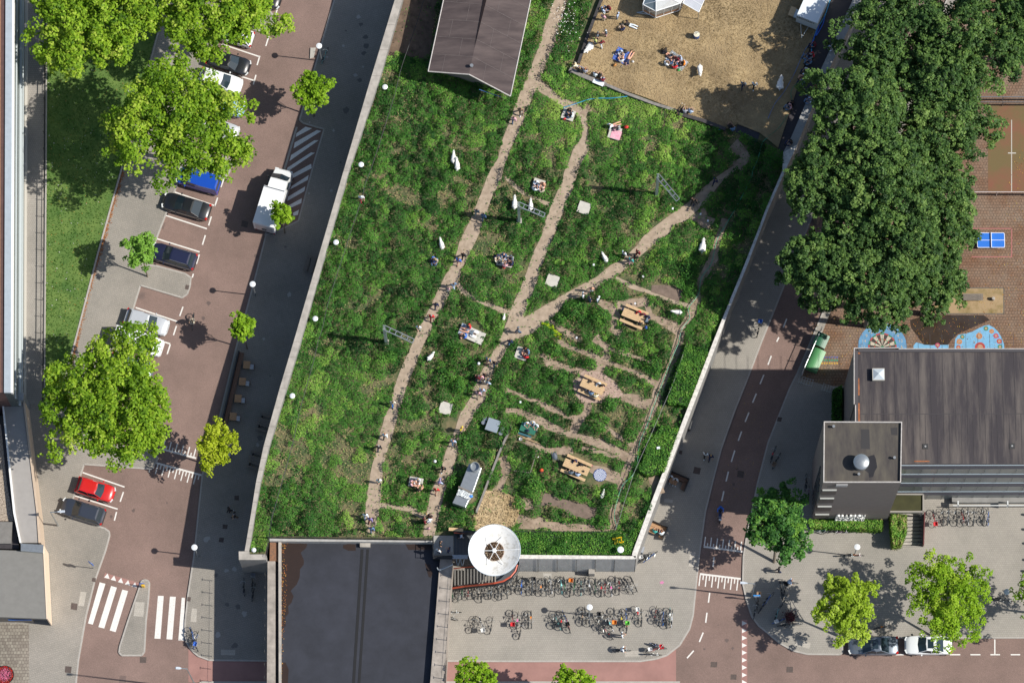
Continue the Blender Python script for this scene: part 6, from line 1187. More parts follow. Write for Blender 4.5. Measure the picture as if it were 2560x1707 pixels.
for u, v, a_, hh, c_, lab in bs_:
    zz = G + .16 if v < 200 and u > 1440 else G + .3
    if 'table' in lab and 'on the' in lab: zz = G + .86
    if 'green table' in lab: zz = G + .74
    soft('bag', u, v, zz, (a_, a_ * .75, hh), random.uniform(-60, 60), flat('bag_%.2f_%.2f_%.2f' % c_, c_), lab, 'bag')
for i, (x, y, c_, r_, lab) in enumerate(((1475, 357, 2, 1, 'small white plant label by the upper diagonal path'), (1730, 407, 2, 1, 'small white plant label in the dark bed under the trees'), (750, 872, 2, 1, 'small white plant label near the two white goats by the fork'), (1203, 980, 2, 1, 'small white plant label beside the narrow cross track'), (1130, 1227, 2, 1, 'small white plant label above the shaded picnic table'), (593, 1541, 2, 1, 'small white plant label beside the lettuce bed'), (78, 562, 2, 2, 'small white plant label at the left end of the soil path'), (1797, 470, 2, 1, 'small pale plant label in the bare patch under the trees'))):
    t = empty('plant_sign', P(*T(c_, r_, x, y), G), R(random.uniform(-30, 30)), lab, 'plant label', 'white plant labels'); MB().box((0, 0, .42), (.16, .04, .2), rx=-.9).build('plate', flat('label_white', (.85, .87, .9)), t); MB().tube((0, 0, 0), (0, 0, .4), .012, 4).build('stake', M_wood, t)
# lettuce row
for i in range(26):
    t_ = i / 26; x = 300 + 160 * t_ + random.uniform(-22, 22); y = 1410 + 110 * t_ + random.uniform(-20, 25); p = P(*T(2, 1, x, y), G + .05)
    tt = empty('lettuce', p, 0, 'bright yellow-green lettuce head in the row by the path fork', 'lettuce', 'lettuces in the row by the path fork'); k_ = 14; a_ = RNG.uniform(0, 6.28, k_); rr = RNG.uniform(.02, .12, k_)
    leaves('lettuce_leaves', np.stack([rr * np.cos(a_), rr * np.sin(a_), .08 + .04 * RNG.random(k_)], 1), np.stack([np.cos(a_) * .5, np.sin(a_) * .5, np.ones(k_)], 1), RNG.uniform(.12, .18, k_), RNG.uniform(.4, 1, k_), leafmat('lettuce', [(0, (.2, .35, .01)), (1, (.45, .6, .03))], .3), tt)
# catenary masts
def gantry(base, h, ang, L_, lab, z0=G):
    b = P(*base, z0); t = empty('catenary_mast', b, 0, lab, 'mast', 'old railway masts with lattice arms'); d = Vector((math.cos(R(ang)), math.sin(R(ang)), 0)); n = Vector((-d.y, d.x, 0))
    m_ = MB(); m_.box((0, 0, h / 2), (.05, .32, h)); m_.box((0, .16, h / 2), (.26, .03, h)); m_.box((0, -.16, h / 2), (.26, .03, h)); m_.build('post', mat('mast_green', (.30, .36, .34), .6, var=.2, scale=2), t); MB().box((0, 0, .1), (.5, .5, .2)).build('footing', M_conc, t)
    for s_ in (-1, 1): MB().tube(Vector((0, 0, h - .15)) + n * .2 * s_, d * L_ + n * .2 * s_ + Vector((0, 0, h - .6)), .045, 5).build('chord', M_galv, t)
    for i in range(1, 6): q_ = d * (L_ * i / 5) + Vector((0, 0, h - .15 - .09 * i)); MB().tube(q_ - n * .22, q_ + n * .22, .05, 4).build('batten', M_galv, t)
    MB().tube((0, 0, h - 1.6), d * L_ * .9 + Vector((0, 0, h - .7)), .035, 5).build('strut', M_galv, t)
gantry((966, 856), 6.2, -24, 3.0, 'grey railway mast with lattice arm beside the west path'); gantry((1298, 553), 6.3, -22, 2.6, 'grey railway mast with lattice arm above two white goats'); gantry((1641, 487), 6.8, -50, 2.9, 'grey railway mast with lattice arm in the shaded upper garden')
# hoses, cable, ropes
def hose(pts, r, m, lab, z=G + .25, name='garden_hose', wob=0):
    a_ = P(*pts[0], z); t = tag(None or MB().path([P(u, v, z + random.uniform(0, .05)) - a_ for u, v in pts], r, 6).build(name, m, loc=a_), lab, 'hose' if 'hose' in name else 'cable'); return t
M_hg = flat('hose_green', (.05, .30, .17), .4); M_hb = flat('hose_blue', (.03, .35, .62), .4)
def smooth(pts, k=6):
    o = []
    for i in range(len(pts) - 1):
        p0_, p1_, p2_, p3_ = pts[max(i - 1, 0)], pts[i], pts[i + 1], pts[min(i + 2, len(pts) - 1)]
        for j in range(k):
            t = j / k; o.append(tuple(.5 * ((2 * p1_[q]) + (-p0_[q] + p2_[q]) * t + (2 * p0_[q] - 5 * p1_[q] + 4 * p2_[q] - p3_[q]) * t * t + (-p0_[q] + 3 * p1_[q] - 3 * p2_[q] + p3_[q]) * t ** 3) for q in (0, 1)))
    return o + [pts[-1]]
hose(smooth(L(2, 0, '2350,1265 2300,1310 2260,1450 2210,1568') + L(2, 1, '2190,80 2060,330 1960,500 1880,640 1830,850 1740,980 1710,1130 1620,1260 1630,1350 1560,1450 1530,1568') + L(2, 2, '1525,20 1460,170 1390,350 1310,560 1240,760 1170,930 1150,1100 1110,1220 1020,1310 970,1440 940,1568') + L(2, 3, '945,80 975,158')), .035, M_hg, 'long bright green garden hose winding down the east side of the garden')
hose(smooth(L(2, 0, '470,990 550,965 640,935 700,915 800,903 900,903 1000,893 1060,885')), .03, M_hb, 'light blue hose in the grass beside the upper white board')
hose(smooth(L(2, 0, '1885,1190 1920,1188 1950,1170')), .03, M_hb, 'short blue hose end on the dark low wall')
hose(smooth(L(3, 0, '0,1090 60,960 150,840 230,700 290,570 340,460 370,420')), .025, flat('rope_blue', (.15, .28, .55)), 'pale blue hose across the shaded right part of the dry lawn', G + .2)
hose(smooth(L(3, 0, '570,0 520,150 450,270 410,400 400,480 430,500')), .05, M_hb, 'thick bundle of blue hoses beside the white trailer', G + .3); hose(smooth(L(3, 0, '520,160 500,230 440,330 470,230 450,280 395,420')), .05, flat('hose_blue2', (.02, .12, .55)), 'tangled dark blue hose beside the white trailer', G + .35)
hose(smooth(L(3, 0, '280,762 240,790 210,850 220,920')), .025, M_hg, 'short curved green hose by the dark strip roof', G + .2); hose(smooth(L(3, 0, '180,1050 120,1150 60,1210 0,1250')), .025, M_hg, 'green hose at the lower right corner of the dry lawn', G + .2)
hose(smooth(L(1, 0, '1540,0 1480,200 1400,430 1330,640 1270,880 1170,1200 1100,1420 1050,1568') + L(1, 1, '1000,130 970,260 880,530 800,780 740,960 660,1220 610,1440 570,1568') + L(1, 2, '520,210 400,640 330,960') + L(1, 3, '160,0 130,120')), .03, M_dark, 'thin dark cable strung the length of the west meadow', G + .9, 'light_cable')
cb_ = L(2, 2, '1600,30 1480,380 1300,800 1120,1200 1000,1568') + L(2, 3, '1000,20 945,165'); hose(cb_, .02, flat('cable_grey', (.2, .2, .2)), 'straight grey cable handrail beside the green hose', G + .9, 'cable_rail')
hose(smooth(L(1, 2, '1800,1500 1785,1540 1775,1568')), .03, flat('red_pipe', (.5, .08, .05)), 'short red hose end below the metal duct', G + .2)
# white globes on the cable (meadow) and small things
for i, (x, y, c_, r_, w_) in enumerate(((1188, 790, 1, 0, 'topmost'), (970, 1500, 1, 0, 'second from the top'), (740, 643, 1, 1, 'third from the top'), (550, 1342, 1, 1, 'fourth from the top'), (340, 480, 1, 2, 'fifth from the top'))):
    t = empty('garden_lamp', P(*T(c_, r_, x, y + 40), G), 0, 'white dish lamp in the growth by the west wall, ' + w_, 'garden lamp', 'white garden lamps by the west wall'); MB().tube((0, 0, 0), (0, 0, 1.0), .03, 6).build('post', M_galv, t); MB().lathe([(.03, .95), (.25, 1.05), (.26, 1.1), (.18, 1.16), (.02, 1.18)], 20).build('shade', M_lampd, t, smooth=True)
t = empty('garden_lamp', P(636, 1379, G), 0, 'white dish lamp in the south-west corner hedge', 'garden lamp'); MB().tube((0, 0, 0), (0, 0, .8), .03).build('post', M_galv, t); MB().ell((0, 0, .95), (.24, .24, .2), 14, 8).build('shade', M_lampd, t, smooth=True)
for u, v, lab in ((1197, 912, 'small white ball lamp by the middle path below the long board'), (1088, 1156, 'small white ball lamp left of the lower middle path')): t = empty('ball_lamp', P(u, v, G), 0, lab, 'garden lamp'); MB().tube((0, 0, 0), (0, 0, .5), .02).build('post', M_galv, t); MB().ell((0, 0, .6), (.15, .15, .15), 14, 8).build('ball', M_lampd, t, smooth=True)
yf = empty('yellow_frame', P(*T(2, 3, 975, 258), G + .62), R(8), 'bright yellow plastic frame lying on the south hedge', 'frame'); m_ = flat('frame_yellow', (.75, .5, .0), .4)
for (x, y, a_, b_) in ((0, .24, .78, .1), (0, -.24, .78, .1), (-.3, 0, .1, .5), (.3, 0, .1, .5), (-.08, 0, .08, .4), (.08, 0, .08, .4), (-.42, .2, .14, .12), (.42, -.2, .14, .12)): MB().box((x, y, .03), (a_, b_, .06)).build('bar', m_, yf)
box_thing('paper_sheet', 1646, 1119, G + .9, (.3, .22, .02), 12, flat('paper', (.8, .84, .86)), 'white paper scrap lying on the lower dense green bed', 'paper')
box_thing('concrete_block', 1479, 1434, PV, (.58, .5, 1.4), 0, M_conc, 'square concrete pillar between the bicycle row and the grey wall', 'pillar', bev=.02)
box_thing('dark_bin', 1723, 1066, PV, (.38, .95, 1.0), -16, M_dark, 'tall black litter bin standing by the east wall', 'bin', bev=.04)
box_thing('info_board', 1751.5, 976, PV, (.12, .75, 1.6), -20, flat('board_grey', (.35, .38, .4)), 'slim grey info panel against the east wall, upper one', 'board', 'panel'); box_thing('info_board', 1680, 1165, PV, (.12, .75, 1.6), -20, flat('board_grey', (.35, .38, .4)), 'slim grey info panel against the east wall by the planter bench', 'board', 'panel'); box_thing('info_board', 1603, 1378, PV, (.45, .6, 1.2), -20, flat('cover_grey', (.3, .32, .35)), 'grey hooded panel at the south-east wall corner', 'board', 'panel')
# east benches (boxes with table)
for (u, v, rz, lab, dk) in ((1694, 1205, -24, 'dark planter bench box with table and two sitters by the east wall', True), (1640, 1326, -24, 'wooden corner bench with small table at the south-east wall', False)):
    b = empty('planter_bench', P(u, v, PV), R(rz), lab, 'bench'); wm = M_brown if dk else M_tblw
    MB().box((0, .36, .25), (1.75, .4, .5)).build('seat', wm, b); MB().box((.7, -.15, .25), (.4, .75, .5)).build('side_box', wm, b); MB().box((0, .60, .45), (1.85, .07, .9)).build('backrest', M_dark, b); MB().box((.93, 0, .45), (.07, 1.2, .9)).build('end_panel', M_dark, b); MB().box((-.35, -.2, .7), (.75, .6, .05)).build('table_top', M_tblw, b); MB().box((-.35, -.2, .35), (.1, .1, .7)).build('leg', M_dark, b)
# playground things
pp = empty('table_tennis_table', P(*T(3, 1, 2047, 637), PV + .76), 0, 'bright blue outdoor table tennis table with white border', 'table tennis table'); mb = MB(); 
def rrect(w_, h_, r_, n=6):
    o = []
    for (cx_, cy_, a0) in ((w_ / 2 - r_, h_ / 2 - r_, 0), (-w_ / 2 + r_, h_ / 2 - r_, 90), (-w_ / 2 + r_, -h_ / 2 + r_, 180), (w_ / 2 - r_, -h_ / 2 + r_, 270)):
        for i in range(n + 1): a_ = R(a0 + 90 * i / n); o.append((cx_ + r_ * math.cos(a_), cy_ + r_ * math.sin(a_)))
    return o
mb.prism(rrect(2.66, 1.5, .14), -.08, 0); mb.build('border', flat('pp_white', (.8, .82, .84)), pp); MB().prism(rrect(2.56, 1.40, .1), -.04, .012).build('table_top', flat('pp_blue', (.02, .16, .62), .45), pp); mb = MB(); mb.box((0, 0, .018), (2.56, .04, .012)); mb.build('centre_line', flat('pp_white', (.8, .82, .84)), pp); MB().box((.02, 0, .09), (.06, 1.5, .17)).build('net', flat('pp_white', (.8, .82, .84)), pp)
for sx in (-.8, .8): MB().box((sx, 0, -.4), (.25, .9, .64)).build('leg', M_conc, pp)
pb_ = empty('park_bench', P(*T(3, 1, 1880, 1168), PV), 0, 'grey slatted bench on the mossy playground bed', 'bench')
for i in range(6): MB().box((0, -.28 + .11 * i, .45), (1.9, .085, .05)).build('slat', M_wood, pb_)
for sx in (-.7, .7): MB().box((sx, 0, .2), (.1, .5, .42)).build('leg', M_dark, pb_)
for u, v, l in ((T(3, 1, 1680, 1175)[0], T(3, 1, 1680, 1175)[1], 'left'), (T(3, 1, 2065, 1180)[0], T(3, 1, 2065, 1180)[1], 'right')):
    t = empty('stump_stool', P(u, v, PV), 0, 'rough stone stool at the %s end of the playground bench' % l, 'stool'); MB().lathe([(.16, 0), (.18, .3), (.14, .5), (.02, .52)], 9).build('seat', M_conc, t)
for i, (u, v, L_, lab) in enumerate(((2053.5, 850, 1.65, 'dark green lidded waste container nearest the trees'), (2045, 886, 1.35, 'green lidded waste container in the middle of three'), (2034, 910, 1.45, 'green lidded waste container nearest the building shadow'))):
    t = empty('waste_container', P(u, v, PV + 1.2), R(-24), lab, 'waste container', 'green waste containers by the playground fence'); t.location.z = PV; gm_ = flat('bin_green' if i else 'bin_green_dark', (.08, .26, .10) if i else (.03, .13, .07), .45)
    MB().box((0, 0, .65), (1.15, L_ * .78, 1.0)).build('body', gm_, t, bevel=.05); l_ = MB(); n_ = 8; vs = []
    for k in range(n_ + 1): a_ = k / n_; xx = -.62 + 1.24 * a_; zz = 1.17 + .2 * math.sin(math.pi * min(1, a_ * 1.0) ** .8); vs += [(xx, -L_ * .4, zz), (xx, L_ * .4, zz)]
    l_.add(vs, [(2 * k, 2 * k + 2, 2 * k + 3, 2 * k + 1) for k in range(n_)]); l_.build('lid', gm_, t)
    for sx in (-.5, .5):
        for sy in (-.4, .4): MB().lathe([(.01, -.03), (.1, -.03), (.1, .03), (.01, .03)], 10, (sx, sy, .1), 'x').build('wheel', M_tyre, t)
a_, b_ = P(2052, 829, PV), P(2002, 945, PV); fc = empty('playground_fence', a_, 0, 'dark railing fence between the road and the green containers', 'fence'); d = b_ - a_
MB().tube((0, 0, 1.8), d + Vector((0, 0, 1.8)), .04).tube((0, 0, .15), d + Vector((0, 0, .15)), .03).build('rail', M_galv, fc); mb = MB()
for i in range(40): q_ = d * (i / 39); mb.tube((q_.x, q_.y, .15), (q_.x, q_.y, 1.8), .014, 4)
mb.build('bars', M_dark, fc)
for i in range(4): q_ = d * (i / 3); MB().tube((q_.x, q_.y, 0), (q_.x, q_.y, 1.95), .045).build('post', M_galv, fc)
for (pts, lab, col_) in ((((2440, 252), (2700, 252)), 'metal fence along the top of the ball court', (.15, .17, .2)), (((2420, 489), (2700, 489)), 'white and dark red fence along the bottom of the ball court', (.55, .5, .5)), (((2440, 265), (2700, 265)), 'inner mesh fence along the top of the ball court', (.1, .12, .14))):
    a_, b_ = P(*pts[0], PV), P(*pts[1], PV); fc = empty('court_fence', a_, 0, lab, 'fence'); d = b_ - a_; m_ = flat('fence_%.2f' % col_[0], col_)
    MB().tube((0, 0, 1.3), d + Vector((0, 0, 1.3)), .04).build('rail', m_, fc); mb = MB()
    for i in range(70): q_ = d * (i / 69); mb.tube((q_.x, q_.y, .1), (q_.x, q_.y, 1.3), .012, 3)
    mb.build('bars', flat('fence_red', (.2, .04, .04)) if col_[0] > .5 else m_, fc)
    for i in range(5): q_ = d * (i / 4); MB().tube((q_.x, q_.y, 0), (q_.x, q_.y, 1.35), .04).build('post', m_, fc)
for (u, v, rz, lab) in ((2014, 955, -18, 'empty steel bicycle rack at the end of the playground fence'), (2072, 974, -18, 'ladder-like steel bicycle rack near the dark hedge')):
    t = empty('bicycle_rack', P(u, v, PV), R(rz), lab, 'bicycle rack')
    for yy in (-.3, .3): MB().tube((-.7, yy, .5), (.7, yy, .5), .025).build('rail', M_galv, t)
    for i in range(6): xx = -.65 + .26 * i; MB().tube((xx, -.3, 0), (xx, -.3, .5), .018).tube((xx, -.3, .5), (xx, .3, .5), .018).tube((xx, .3, .5), (xx, .3, 0), .018).build('hoop', M_galv, t)
# planters
fp = empty('flower_planter', P(13, 1688, PV), 0, 'round planter full of red and pink flowers at the bottom left corner', 'planter'); MB().lathe([(.7, 0), (.9, .5), (.85, .5), (.8, .4), (.01, .4)], 28).build('pot', M_dark, fp); n = 900; a_ = RNG.uniform(0, 6.28, n); r_ = np.sqrt(RNG.random(n)) * .82; th = np.clip((r_ / .82) ** 3 + RNG.normal(0, .2, n), 0, 1)
leaves('flowers', np.stack([r_ * np.cos(a_), r_ * np.sin(a_), .48 + .12 * RNG.random(n)], 1), np.stack([RNG.normal(0, .4, n), RNG.normal(0, .4, n), np.ones(n)], 1), RNG.uniform(.06, .12, n), th, leafmat('petals', [(0, (.75, .22, .35)), (.35, (.6, .1, .2)), (.45, (.05, .12, .03)), (.6, (.5, .02, .02)), (1, (.6, .02, .01))], .1), fp)
pl_ = empty('shrub_planter', P(1974, 1545, PV), 0, 'round pot with dark red shrub among bicycles on the east corner', 'planter'); MB().lathe([(.42, 0), (.5, .6), (.45, .6), (.4, .5), (.01, .5)], 22).build('pot', flat('pot_brown', (.12, .09, .08)), pl_); n = 260; q_ = RNG.normal(0, .3, (n, 3)); q_[:, 2] = .7 + np.abs(q_[:, 2]); leaves('foliage', q_, RNG.normal(size=(n, 3)) + np.array([0, 0, 1]), RNG.uniform(.1, .18, n), RNG.random(n), leafmat('redleaf', [(0, (.05, .01, .015)), (1, (.14, .03, .04))], .1), pl_)
# ================================================================== BICYCLES
M_frame = {k: paint('frame_' + k, c) for k, c in dict(black=(.012, .012, .014), grey=(.25, .27, .29), white=(.75, .75, .75), red=(.5, .02, .02), blue=(.02, .14, .5), teal=(.15, .45, .45), orange=(.7, .2, .02), green=(.03, .2, .08), purple=(.2, .05, .2)).items()}
M_sad = flat('saddle_black', (.015, .015, .015), .6)
CW = dict(black=(.015, .015, .017), white=(.8, .8, .78), red=(.65, .02, .03), blue=(.03, .15, .6), orange=(.8, .25, .02), green=(.15, .65, .05), pink=(.75, .1, .4), teal=(.3, .7, .68), brown=(.3, .2, .12), yellow=(.7, .55, .05), grey=(.3, .32, .33), pale=(.65, .68, .7))
def bike_proto():
    rt = empty('bicycle', (0, 0, -200))
    for y in (-.54, .54):
        w_ = MB().torus((0, y, .35), .325, .022, 'x', 22, 5); o = w_.build('wheel', M_tyre, rt)
        s = MB()
        for i in range(10): a = math.pi * i / 10; s.tube((0, y - .31 * math.cos(a), .35 - .31 * math.sin(a)), (0, y + .31 * math.cos(a), .35 + .31 * math.sin(a)), .003, 3)
        s.lathe([(.03, -.05), (.03, .05)], 8, (0, y, .35), 'x'); s.build('spokes', M_galv, o)
    f = MB(); f.tube((0, -.14, .86), (0, -.05, .30), .018); f.tube((0, -.05, .30), (0, .38, .72), .02); f.tube((0, -.12, .62), (0, .36, .80), .018); f.tube((0, .40, .95), (0, .38, .68), .02)
    for sx in (-.05, .05): f.tube((sx, .38, .70), (sx, .54, .35), .012); f.tube((sx, -.05, .30), (sx, -.54, .35), .011); f.tube((sx, -.12, .70), (sx, -.54, .35), .010)
    f.build('frame', M_frame['black'], rt)
    MB().add([(0, .10, .92), (-.09, -.20, .94), (.09, -.20, .94), (0, .1, .88), (-.08, -.18, .89), (.08, -.18, .89), (-.03, 0, .93), (.03, 0, .93)], [(0, 6, 1, 2, 7), (3, 5, 4), (0, 3, 4, 1, 6), (0, 7, 2, 5, 3), (1, 4, 5, 2)]).build('saddle', M_sad, rt)
    MB().tube((-.29, .22, 1.05), (-.14, .40, 1.06), .014).tube((-.14, .40, 1.06), (.14, .40, 1.06), .014).tube((.14, .40, 1.06), (.29, .22, 1.05), .014).tube((0, .4, 1.06), (0, .40, .93), .014).build('handlebar', M_galv, rt)
    MB().box((0, -.48, .73), (.14, .34, .02)).tube((.06, -.5, .73), (.04, -.54, .36), .007, 4).tube((-.06, -.5, .73), (-.04, -.54, .36), .007, 4).build('luggage_rack', M_dark, rt)
    m = MB(); m.lathe([(.36, -.025), (.372, 0), (.36, .025)], 20, (0, -.54, .35), 'x', cap=False); m.v = m.v; m.build('mudguard', M_dark, rt)
    MB().tube((-.08, -.05, .30), (-.12, .1, .22), .012, 4).tube((.08, -.05, .30), (.12, -.2, .38), .012, 4).lathe([(.01, .03), (.09, .03), (.09, .04)], 12, (0, -.05, .30), 'x').build('crank', M_galv, rt)
    return rt
BP = bike_proto(); NB_ = [0]
def crate(parent, y, z, w_, l, h, m, nm='crate'):
    c = MB(); c.box((0, y, z + .01), (w_, l, .02))
    for sx in (-1, 1): c.box((sx * w_ / 2, y, z + h / 2), (.02, l, h)); c.box((0, y + sx * l / 2, z + h / 2), (w_, .02, h))
    return c.build(nm, m, parent)
def bike(u, v, deg, lab, col='black', saddle=None, box=None, front=None, lean=0, group='bicycles', z=PV, s=1.0):
    b = copy_tree(BP); c = P(u, v, .5); b.location = (c.x, c.y, z); b.rotation_mode = 'ZYX'; b.rotation_mode = 'XYZ'; b.rotation_euler = (0, R(lean), R(deg - 90)); b.scale = (s, s, s); tag(b, lab, 'bicycle', group)
    for ch in b.children:
        n = ch.name.split('.')[0]
        if n == 'frame': setmat(ch, M_frame[col])
        if n == 'mudguard' and col in ('white', 'teal', 'blue'): setmat(ch, M_frame[col])
        if n == 'saddle' and saddle: setmat(ch, flat('cover_' + saddle, CW[saddle]))
    if box: crate(b, -.48, .75, .32, .36, .2, flat('cover_' + box, CW[box]))
    if front: crate(b, .62, .78, .38, .34, .24, flat('cover_' + front, CW[front]), 'front_crate')
    return b
ORD = 'first second third fourth fifth sixth seventh eighth ninth tenth eleventh twelfth thirteenth fourteenth fifteenth sixteenth seventeenth eighteenth nineteenth twentieth twenty-first twenty-second twenty-third twenty-fourth twenty-fifth twenty-sixth twenty-seventh twenty-eighth twenty-ninth thirtieth thirty-first thirty-second thirty-third thirty-fourth thirty-fifth thirty-sixth thirty-seventh thirty-eighth thirty-ninth fortieth'.split()
random.seed(5)
rowcol = {3: ('red', None, None), 8: ('grey', None, None), 14: ('blue', 'blue', None), 16: ('grey', None, 'black'), 18: ('grey', 'orange', None), 20: ('white', None, None), 22: ('teal', 'teal', None), 24: ('black', None, 'orange'), 26: ('teal', None, None), 28: ('grey', 'pale', None), 30: ('black', 'red', None), 31: ('red', None, None), 32: ('white', 'pink', None), 34: ('red', None, None), 36: ('grey', None, None)}
for i in range(38):
    u = 1131 + i * 12.3 + random.uniform(-2, 2); v = (1478 if i < 12 else 1466) + random.uniform(-5, 5); dg = (-90 if i % 2 else 90) + random.uniform(-7, 7)
    if i >= 12 and i < 14: v -= 2
    if i > 34: dg = -62 + random.uniform(-6, 6); v -= 6
    c_, s_, fr = rowcol.get(i, (random.choice(['black', 'black', 'black', 'grey', 'green']), None, None))
    ds = ('%s bicycle' % c_) + (' with %s saddle cover' % s_ if s_ else '') + (' with %s front crate' % fr if fr else '')
    bike(u, v, dg, '%s, %s from left in the row below the grey wall' % (ds, ORD[i]), c_, s_, None, fr, random.uniform(-9, 9), 'bicycles in the long row')
def many(lst, group, where):
    for i, (u, v, dg, c_, s_, bx, fr) in enumerate(lst):
        ds = c_ + ' bicycle' + (' with %s saddle' % s_ if s_ and not (bx or fr) else '') + (' with %s crate' % (bx or fr) if (bx or fr) else '')
        bike(u, v, dg, '%s, %s from left %s' % (ds, ORD[i], where) if len(lst) > 1 else '%s %s' % (ds, where), c_, s_, bx, fr, random.uniform(-9, 9), group)
many([(1131, 1529, 0, 'grey', None, None, None)], 'plaza bicycles', 'lying against the stone coping, upper one'); many([(1123, 1543, -20, 'black', None, None, None)], 'plaza bicycles', 'lying against the stone coping, lower one')
many([(1183, 1560, 75, 'black', None, None, None), (1204, 1561, -75, 'white', None, None, 'white'), (1228, 1562, 80, 'black', None, None, None)], 'plaza bicycles', 'in the leftmost stand of the plaza')
many([(1281, 1546, -90, 'red', None, None, 'red'), (1293, 1550, 84, 'black', 'pink', None, None), (1300, 1575, 80, 'black', None, None, None), (1320, 1548, 92, 'black', None, None, None), (1329, 1548, -88, 'black', 'orange', None, None)], 'plaza bicycles', 'in the red crate stand')
many([(1388, 1549, 80, 'black', None, None, None), (1395, 1553, 112, 'teal', None, None, None), (1404, 1552, 88, 'black', 'red', None, None), (1414, 1546, -70, 'blue', None, None, 'black'), (1421, 1560, 105, 'red', None, None, None)], 'plaza bicycles', 'in the stand below the disc lamp shadow')
many([(1455, 1541, 90, 'black', 'brown', None, None), (1464, 1538, -85, 'black', None, None, None), (1475, 1543, 92, 'grey', None, None, None)], 'plaza bicycles', 'at the foot of the plaza disc lamp')
many([(1497, 1553, 90, 'black', None, None, 'black'), (1507, 1560, 110, 'black', None, None, None), (1518, 1547, 116, 'black', None, None, None), (1526, 1556, 113, 'white', 'teal', None, None), (1534, 1541, -90, 'grey', None, None, 'orange'), (1520, 1580, 130, 'brown' if 'brown' in M_frame else 'red', None, None, None)], 'plaza bicycles', 'in the orange crate stand')
many([(1556, 1545, 95, 'black', 'yellow', None, None), (1564, 1543, -88, 'blue', None, None, 'green'), (1568, 1560, 85, 'orange', None, None, None)], 'plaza bicycles', 'in the green crate stand')
many([(1594, 1537, -85, 'black', 'red', 'white', None), (1603, 1543, 90, 'black', None, None, None)], 'plaza bicycles', 'in the small plaza stand')
many([(1638, 1536, 82, 'red', None, None, None), (1646, 1543, -86, 'black', None, None, None), (1656, 1541, 88, 'blue', None, None, None), (1667, 1548, 92, 'black', None, None, None), (1674, 1541, -92, 'teal', 'white', None, None), (1681, 1545, 86, 'white', 'pale', None, None)], 'plaza bicycles', 'in the rightmost stand of the plaza')
many([(1645, 1614, -18, 'blue', None, None, None), (1638, 1624, 12, 'red', None, 'white', 'red'), (1632, 1634, -4, 'grey', None, None, None)], 'plaza bicycles', 'by the plaza kerb in the south-east bend')
many([(1608, 1399, 30, 'black', None, None, None), (1615, 1393, 20, 'black', None, 'white', None), (1626, 1391, 38, 'blue', None, None, None)], 'wall bicycles', 'at the south-east wall corner')
many([(2038, 1328, -18, 'white', None, None, None), (2052, 1326, -4, 'teal', None, None, None), (2082, 1329, 2, 'black', None, None, None), (2104, 1329, -3, 'purple', None, None, None)], 'bicycles along the low hedge', 'along the low hedge')
many([(2118, 1387, 0, 'black', None, None, None), (2138, 1386, -4, 'red', 'orange', None, None)], 'bicycles at the tower lamp', 'at the lamp near the tall hedge')
many([(2330 + dx, 1294 + dy, dg, c_, None, None, fr) for dx, dy, dg, c_, fr in ((5, 2, -84, 'red', 'red'), (26, -2, 90, 'black', None), (40, -4, 84, 'grey', None), (62, -2, 92, 'black', None), (76, 0, -88, 'red', None), (90, -4, 90, 'white', None), (104, -2, 86, 'grey', None), (126, -4, 92, 'black', None), (138, -3, 88, 'blue', None))], 'bicycles below the banded facade', 'below the banded glass facade')
many([(1952, 1474, 100, 'black', None, None, None), (1962, 1478, 75, 'black', None, None, 'black'), (1958, 1502, 60, 'grey', None, None, None), (1922, 1498, 50, 'blue', None, None, None)], 'east corner bicycles', 'in the upper east corner cluster')
many([(1944, 1535, 70, 'teal', None, None, None), (1952, 1550, 20, 'blue', None, 'white', None), (1966, 1562, 5, 'black', None, None, None), (1985, 1562, 10, 'grey', None, None, None)], 'east corner bicycles', 'round the dark red shrub pot')
many([(1894, 1502, 85, 'black', None, None, 'brown'), (1906, 1512, 60, 'black', None, None, None), (1888, 1525, 80, 'grey', None, None, None)], 'east kerb bicycles', 'beside the blue banner panel')
many([(1897, 822, 78, 'black', None, None, 'blue')], 'east road bicycle', 'parked by the east wall under the dark trees')
many([(1934, 1135, 70, 'black', 'red', None, None), (1942, 1152, 62, 'black', None, 'brown', None)], 'east shade bicycles', 'in shade west of the tower')
many([(2013, 1205, 85, 'black', None, None, None), (2022, 1235, 86, 'purple', None, None, None)], 'tower bicycles', 'leaning on the west tower wall in the shade')
many([(484, 1588, -70, 'blue', None, None, None), (489, 1598, 75, 'blue', None, 'blue', None), (486, 1609, -60, 'black', None, None, None)], 'west kerb bicycles', 'on the sunny kerb beside the zebra')
many([(611, 1466, 92, 'black', None, None, None), (629, 1455, 88, 'black', None, None, 'grey'), (634, 1480, 80, 'black', None, None, None)], 'wall shade bicycles', 'in shade below the corner wall')
many([(813, 139, 70, 'teal', None, None, None)], 'lone lamp bicycle', 'standing alone by the topmost disc lamp')
many([(2492, 1498, 5, 'black', None, None, None), (2513, 1499, -5, 'black', None, None, None)], 'right edge bicycles', 'below the disc lamp at the right edge')
many([(2206, 1568, 10, 'black', 'orange', None, None)], 'grey saloon bicycle', 'under the trees above the grey parked saloon')
